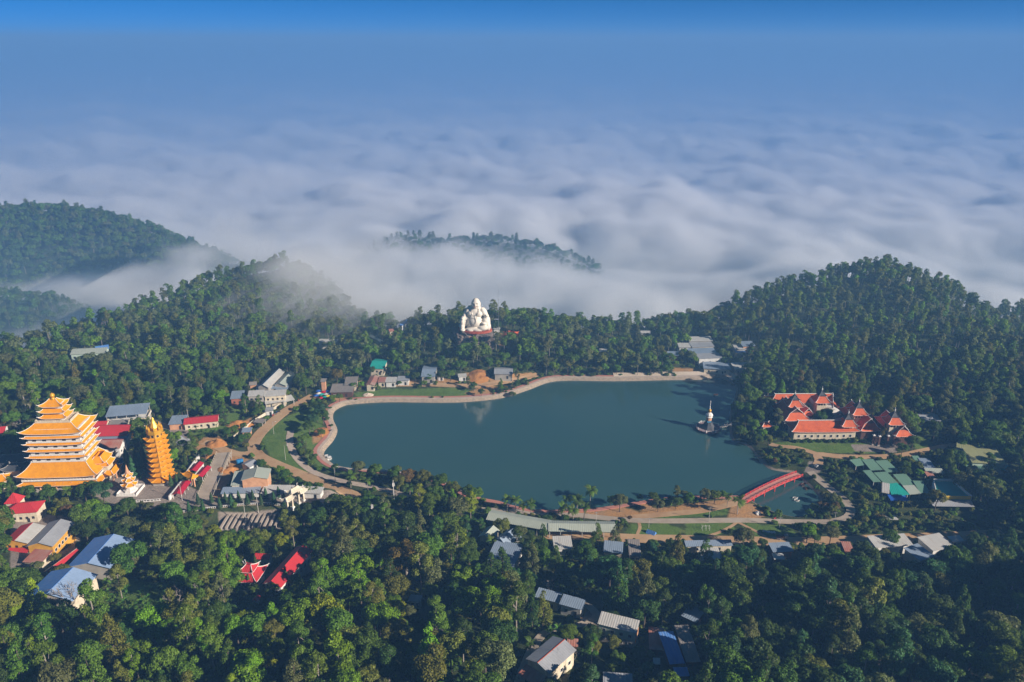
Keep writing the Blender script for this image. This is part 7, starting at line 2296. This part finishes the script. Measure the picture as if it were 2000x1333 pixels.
def scatter(step, y0, y1, seed, single=True, big=1.0):
    X, Y, Z, PX, PYv = candidates(step, y0, y1, seed=seed)
    bad = clear_of(X, Y, 1.2)
    order = np.argsort(Y)
    for i in order:
        if bad[i]:
            continue
        x, y, z = X[i], Y[i], Z[i]
        if len(hand) and (np.hypot(hand[:, 0] - x, hand[:, 1] - y) < hand[:, 2] + 2.2 * big).any():
            continue
        s = pick.uniform(.55, 1.3) * big
        r = pick.random()
        py, px = PYv[i], PX[i]
        kind = 'broadleaf_tree' if r < .62 else 'slender_tree' if r < .82 else 'feathery_tree'
        if in_poly(np.array([px]), np.array([py]), SCRUB[0])[0] or in_poly(np.array([px]), np.array([py]), SCRUB[1])[0] or in_poly(np.array([px]), np.array([py]), SCRUB[2])[0]:
            kind = 'bush'
            s = pick.uniform(.7, 1.5)
        if y > 520 and pick.random() < .1 + .35 * (vnoise(x, y, 30, 4) > .72):
            continue
        if px > 1420 and py < 780 and r < .5:
            kind = 'slender_tree'
        if y > 560:
            s *= .85
        tm, cm, h, rad = MODEL[kind][0]
        lim = .55
        if hides(x, y, z, h * s, rad * s) > lim:
            s = pick.uniform(.45, .6)
            kind = 'broadleaf_tree'
            tm, cm, h, rad = MODEL[kind][0]
            if hides(x, y, z, h * s, rad * s) > lim:
                kind = 'bush'
                tm, cm, h, rad = MODEL[kind][0]
                s = pick.uniform(.6, 1.1)
                if hides(x, y, z, h * s, rad * s) > lim:
                    continue
        if single and counts.get(kind, 0) < LIMIT[kind]:
            counts[kind] = counts.get(kind, 0) + 1
            tree(kind, x, y, colour_at(px, py), s, tall=pick.uniform(.88, 1.15), k=pick.randrange(99))
        else:
            FAR_PTS.append((x, y, z, s, kind, px, py))
scatter(8.3, 190, 318, 5, big=1.2)
scatter(7.4, 318, 480, 6, big=1.05)
scatter(6.1, 480, 760, 7)
# trees on the hills beyond, and undergrowth between the crowns
g = np.random.default_rng(9)
for (hx, hy, hzz), step in zip(HILLS, (7.5, 7.0, 9.0)):
    fx = np.arange(hx.min(), hx.max(), step)
    fy = np.arange(hy.min(), hy.max(), step)
    X, Y = np.meshgrid(fx, fy)
    X = X + g.uniform(-.45, .45, X.shape) * step
    Y = Y + g.uniform(-.45, .45, Y.shape) * step
    n = hx.shape[0]
    i = np.clip(((X - hx.min()) / (hx.max() - hx.min()) * (n - 1)), 0, n - 1.01)
    j = np.clip(((Y - hy.min()) / (hy.max() - hy.min()) * (n - 1)), 0, n - 1.01)
    a, b, ii, jj = i - i.astype(int), j - j.astype(int), i.astype(int), j.astype(int)
    Z = (hzz[jj, ii] * (1 - a) + hzz[jj, ii + 1] * a) * (1 - b) + (hzz[jj + 1, ii] * (1 - a) + hzz[jj + 1, ii + 1] * a) * b
    for x, y, z in zip(X.ravel(), Y.ravel(), Z.ravel()):
        if z > -150 and vnoise(x, y, 24, 6) > .12:
            px, py = proj(x, y, z)
            if -40 < px < 2040:
                FAR_PTS.append((x, y, z, g.uniform(.5, 1.3), 'hill', px, py))
X, Y, Z, PX, PYv = candidates(3.4, 190, 560, seed=15)
bad = clear_of(X, Y, .6)
k = 0
for i in range(len(X)):
    if bad[i] or g.uniform() < .45:
        continue
    s = g.uniform(.5, 1.15)
    if hides(X[i], Y[i], Z[i], 2.4 * s, 1.9 * s) > .3:
        continue
    FAR_PTS.append((X[i], Y[i], Z[i], s, 'under', PX[i], PYv[i]))
def forest_object(name, rows, sources):
    """one object: source models (mesh, colour) set out on points"""
    me = bpy.data.meshes.new(name)
    n = len(rows)
    me.vertices.add(n)
    me.vertices.foreach_set('co', np.array([r[:3] for r in rows], np.float32).reshape(-1))
    a = me.attributes.new('pick', 'INT', 'POINT')
    a.data.foreach_set('value', np.array([r[4] for r in rows], np.int32))
    a = me.attributes.new('size', 'FLOAT', 'POINT')
    a.data.foreach_set('value', np.array([r[3] for r in rows], np.float32))
    a = me.attributes.new('turn', 'FLOAT', 'POINT')
    a.data.foreach_set('value', np.random.default_rng(4).uniform(0, 6.28, n).astype(np.float32))
    me.update()
    o = put(name, me)
    ng = bpy.data.node_groups.new(name, 'GeometryNodeTree')
    ng.interface.new_socket('Geometry', in_out='INPUT', socket_type='NodeSocketGeometry')
    ng.interface.new_socket('Geometry', in_out='OUTPUT', socket_type='NodeSocketGeometry')
    gi, go = nn(ng, 'NodeGroupInput'), nn(ng, 'NodeGroupOutput')
    geo = nn(ng, 'GeometryNodeJoinGeometry')
    infos = []
    for s in sources:
        oi = nn(ng, 'GeometryNodeObjectInfo')
        oi.inputs['Object'].default_value = s
        oi.inputs['As Instance'].default_value = True
        infos.append(oi)
    for oi in reversed(infos):
        ng.links.new(oi.outputs['Geometry'], geo.inputs[0])
    ip = nn(ng, 'GeometryNodeInstanceOnPoints')
    ng.links.new(gi.outputs[0], ip.inputs['Points'])
    ng.links.new(geo.outputs[0], ip.inputs['Instance'])
    ip.inputs['Pick Instance'].default_value = True
    def attr(nm, ty):
        na = nn(ng, 'GeometryNodeInputNamedAttribute', data_type=ty)
        na.inputs[0].default_value = nm
        return na.outputs[0]
    ng.links.new(attr('pick', 'INT'), ip.inputs['Instance Index'])
    cb = nn(ng, 'ShaderNodeCombineXYZ')
    ng.links.new(attr('turn', 'FLOAT'), cb.inputs[2])
    e2r = nn(ng, 'FunctionNodeEulerToRotation')
    ng.links.new(cb.outputs[0], e2r.inputs[0])
    ng.links.new(e2r.outputs[0], ip.inputs['Rotation'])
    ng.links.new(attr('size', 'FLOAT'), ip.inputs['Scale'])
    ng.links.new(ip.outputs[0], go.inputs[0])
    o.modifiers.new('trees', 'NODES').node_group = ng
    return struct(o, 'stuff')
SRC, SRC_I, LEAFM = [], {}, {}
def source(kind, k, colour):
    key = (kind, k, colour)
    if key not in SRC_I:
        tm, cm, h, r = MODEL[kind][k]
        me = cm.copy()
        bm = bmesh.new()
        bm.from_mesh(cm)
        nf = len(bm.faces)
        bm.from_mesh(tm)
        bm.faces.ensure_lookup_table()
        for f in bm.faces[nf:]:
            f.material_index = 1
        me = bpy.data.meshes.new('tree_model')
        bm.to_mesh(me)
        bm.free()
        if colour not in LEAFM:
            LEAFM[colour] = leaf_mat('leaves_' + colour.replace(' ', '_').replace('-', '_'), .38, GREENS[colour])
        me.materials.append(LEAFM[colour])
        me.materials.append(tm.materials[0])
        o = bpy.data.objects.new('tree_model', me)
        o.color = (*GREENS[colour], 1)
        SRC_I[key] = len(SRC)
        SRC.append(o)
    return SRC_I[key]
rows = []
for (x, y, z, s, kind, px, py) in FAR_PTS:
    col = colour_at(px, py)
    if kind == 'hill':
        kk = ('far', pick.choice((0, 1, 2, 4, 5, 6, 6, 2)), pick.choice(['deep green', 'mid green', 'dark green', 'grey-green', 'mid green']))
    elif kind == 'under':
        kk = ('bush', pick.randrange(3), pick.choice(['deep green', 'mid green', 'olive', 'dark green']))
    elif y > 520:
        kk = ('far', pick.choice({'broadleaf_tree': (0, 2, 4, 6, 2), 'slender_tree': (1, 3, 5, 7), 'feathery_tree': (3, 7, 0), 'bush': (0, 4)}[kind]), col)
        if kind == 'bush':
            s *= .3
    else:
        kk = (kind, pick.randrange(min(4, len(MODEL[kind]))), col)
    rows.append((x, y, z, s, source(*kk)))
forest_object('forest', rows, SRC)
print('forest', len(rows), 'sources', len(SRC), 'single', counts)
# ------------------------------------------------------------------ saying which tree is which
KNOUN = {'broadleaf_tree': ('broadleaf tree', 'tree'), 'slender_tree': ('slender pale-stemmed tree', 'tree'), 'feathery_tree': ('soft drooping tree', 'tree'), 'spreading_tree': ('wide spreading tree', 'tree'), 'bush': ('bush', 'bush'), 'cypress': ('cone-shaped cypress', 'cypress'),
         'coconut_palm': ('coconut palm', 'palm'), 'banana_plant': ('banana plant', 'banana plant'), 'bare_tree': ('leafless pale tree', 'tree')}
LM = [(m[2], *proj(m[0], m[1], hz(m[0], m[1])), m[0], m[1]) for m in LANDMARKS]
LM += [('the banana clearing', *proj(*G(270, 1180)), *G(270, 1180)[:2]), ('the great ochre spreading tree', *proj(*G(795, 1132)), *G(795, 1132)[:2]), ('the lake promenade', *proj(*G(720, 930)), *G(720, 930)[:2]), ('the sandy beach', *proj(*G(1250, 735)), *G(1250, 735)[:2]),
       ('the bottom edge of the view', 700, 1400, *P(700, 1400, 20)[:2]), ('the bottom edge under the dark wood', 1600, 1400, *P(1600, 1400, 20)[:2]), ('the dark wooded spur', 1990, 1100, *P(1990, 1100, 20)[:2]), ('the grey-green half-bare crown', *proj(*G(1790, 1270)), *G(1790, 1270)[:2]), ('the small pond', *proj(*G(1550, 985)), *G(1550, 985)[:2])]
by = {}
for rec in TREES:
    o, kind, x, y, z, h, r, colour = rec
    if o.get('label'):
        o['category'] = KNOUN[kind][1]
        continue
    px, py = proj(x, y, z)
    best = min(LM, key=lambda m: math.hypot(m[1] - px, (m[2] - py) * 1.4))
    dx, dy = px - best[1], py - best[2]
    if abs(dx) > abs(dy) * 1.6:
        rel = 'right of' if dx > 0 else 'left of'
    elif dy > 0:
        rel = 'below'
    else:
        rel = 'above'
    d = math.hypot(dx, dy)
    rel = ('close ' if d < 45 else 'well ' if d > 130 else '') + rel
    noun = KNOUN[kind][0]
    hh = h / {'broadleaf_tree': 12, 'slender_tree': 17.5, 'feathery_tree': 15.5, 'spreading_tree': 15, 'bush': 2.7, 'cypress': 8.3, 'coconut_palm': 9, 'banana_plant': 3.6, 'bare_tree': 11}[kind]
    size = 'very small ' if hh < .6 else 'small ' if hh < .82 else 'large ' if hh > 1.12 else 'very large ' if hh > 1.4 else ''
    col = '' if colour == 'bare' else colour + ' '
    lab = f'{size}{col}{noun} {rel} {best[0]}'
    by.setdefault(lab, []).append((d, px, py, o, kind, best[0]))
ORD = ['nearest to it', 'second from it', 'third from it', 'fourth from it', 'fifth from it', 'sixth from it', 'seventh from it', 'eighth from it', 'ninth from it', 'tenth from it', 'eleventh from it', 'twelfth from it', 'thirteenth from it', 'fourteenth from it', 'fifteenth from it', 'sixteenth from it', 'seventeenth from it', 'eighteenth from it', 'nineteenth from it', 'twentieth from it', 'next to outermost', 'third from the outside']
USED = set()
for lab, v in by.items():
    v.sort(key=lambda t: t[0])
    for i, (d, px, py, o, kind, lm) in enumerate(v):
        l = lab
        if len(v) > 1:
            l = f'{lab}, {ORD[i]}' if i < len(ORD) else f'{lab}, outermost'
        for cut in ('well ', 'very ', 'slender ', 'large ', 'small ', ' of the view', 'big ', 'long '):
            if len(l.split()) > 16:
                l = l.replace(cut, '', 1)
        if len(l.split()) > 16:
            l = l.replace('the grey gabled house with the rusty porch', 'the rusty-porched house')
        if l in USED:
            l = l.replace('very small', 'tiny').replace('very large', 'huge')
        if l in USED:
            l = 'leafy ' + l if len(l.split()) < 16 else l
        USED.add(l)
        o['label'] = l
        o['category'] = KNOUN[kind][1]
        o['group'] = {'tree': 'trees of the woods', 'bush': 'bushes', 'cypress': 'cypresses by the buildings', 'palm': 'coconut palms', 'banana plant': 'banana plants'}[KNOUN[kind][1]]
volume('fog', (-420, 470, -110), (60, 1120, 90), (120, 162, 50), wisps([(-200, 618, 22, 52, 26, 19, 1.0), (-165, 668, 32, 50, 36, 26, 1.25), (-128, 640, 12, 55, 40, 22, 1.1), (-60, 690, -20, 60, 60, 30, .9), (-420, 900, -20, 160, 90, 26, .62), (-330, 760, -45, 90, 60, 26, .8), (-360, 1050, -20, 60, 60, 40, .6)], 70, .42), WISP)

def hill_mist(ng, sock):
    """thin morning mist lying against the slopes behind the lake"""
    p, s = nn(ng, 'GeometryNodeInputPosition'), nn(ng, 'ShaderNodeSeparateXYZ')
    ng.links.new(p.outputs[0], s.inputs[0])
    a = gm(ng, 'MULTIPLY', gm(ng, 'SUBTRACT', s.outputs[1], 420), 1 / 170, clamp=True)
    c = gm(ng, 'MULTIPLY', gm(ng, 'SUBTRACT', 860, s.outputs[1]), 1 / 160, clamp=True)
    b = gm(ng, 'MULTIPLY', gm(ng, 'SUBTRACT', 105, s.outputs[2]), 1 / 70, clamp=True)
    n = gnoise(ng, p.outputs[0], 1 / 130, 3, .5)
    ng.links.new(gm(ng, 'MULTIPLY', gm(ng, 'MULTIPLY', gm(ng, 'MULTIPLY', a, b), c), gm(ng, 'MULTIPLY_ADD', n, 1.2, .4)), sock)
volume('mist', (-700, 410, -120), (700, 870, 110), (70, 46, 24), hill_mist, vol_mat('slope_mist', .0011, (.3, .52, .62)))
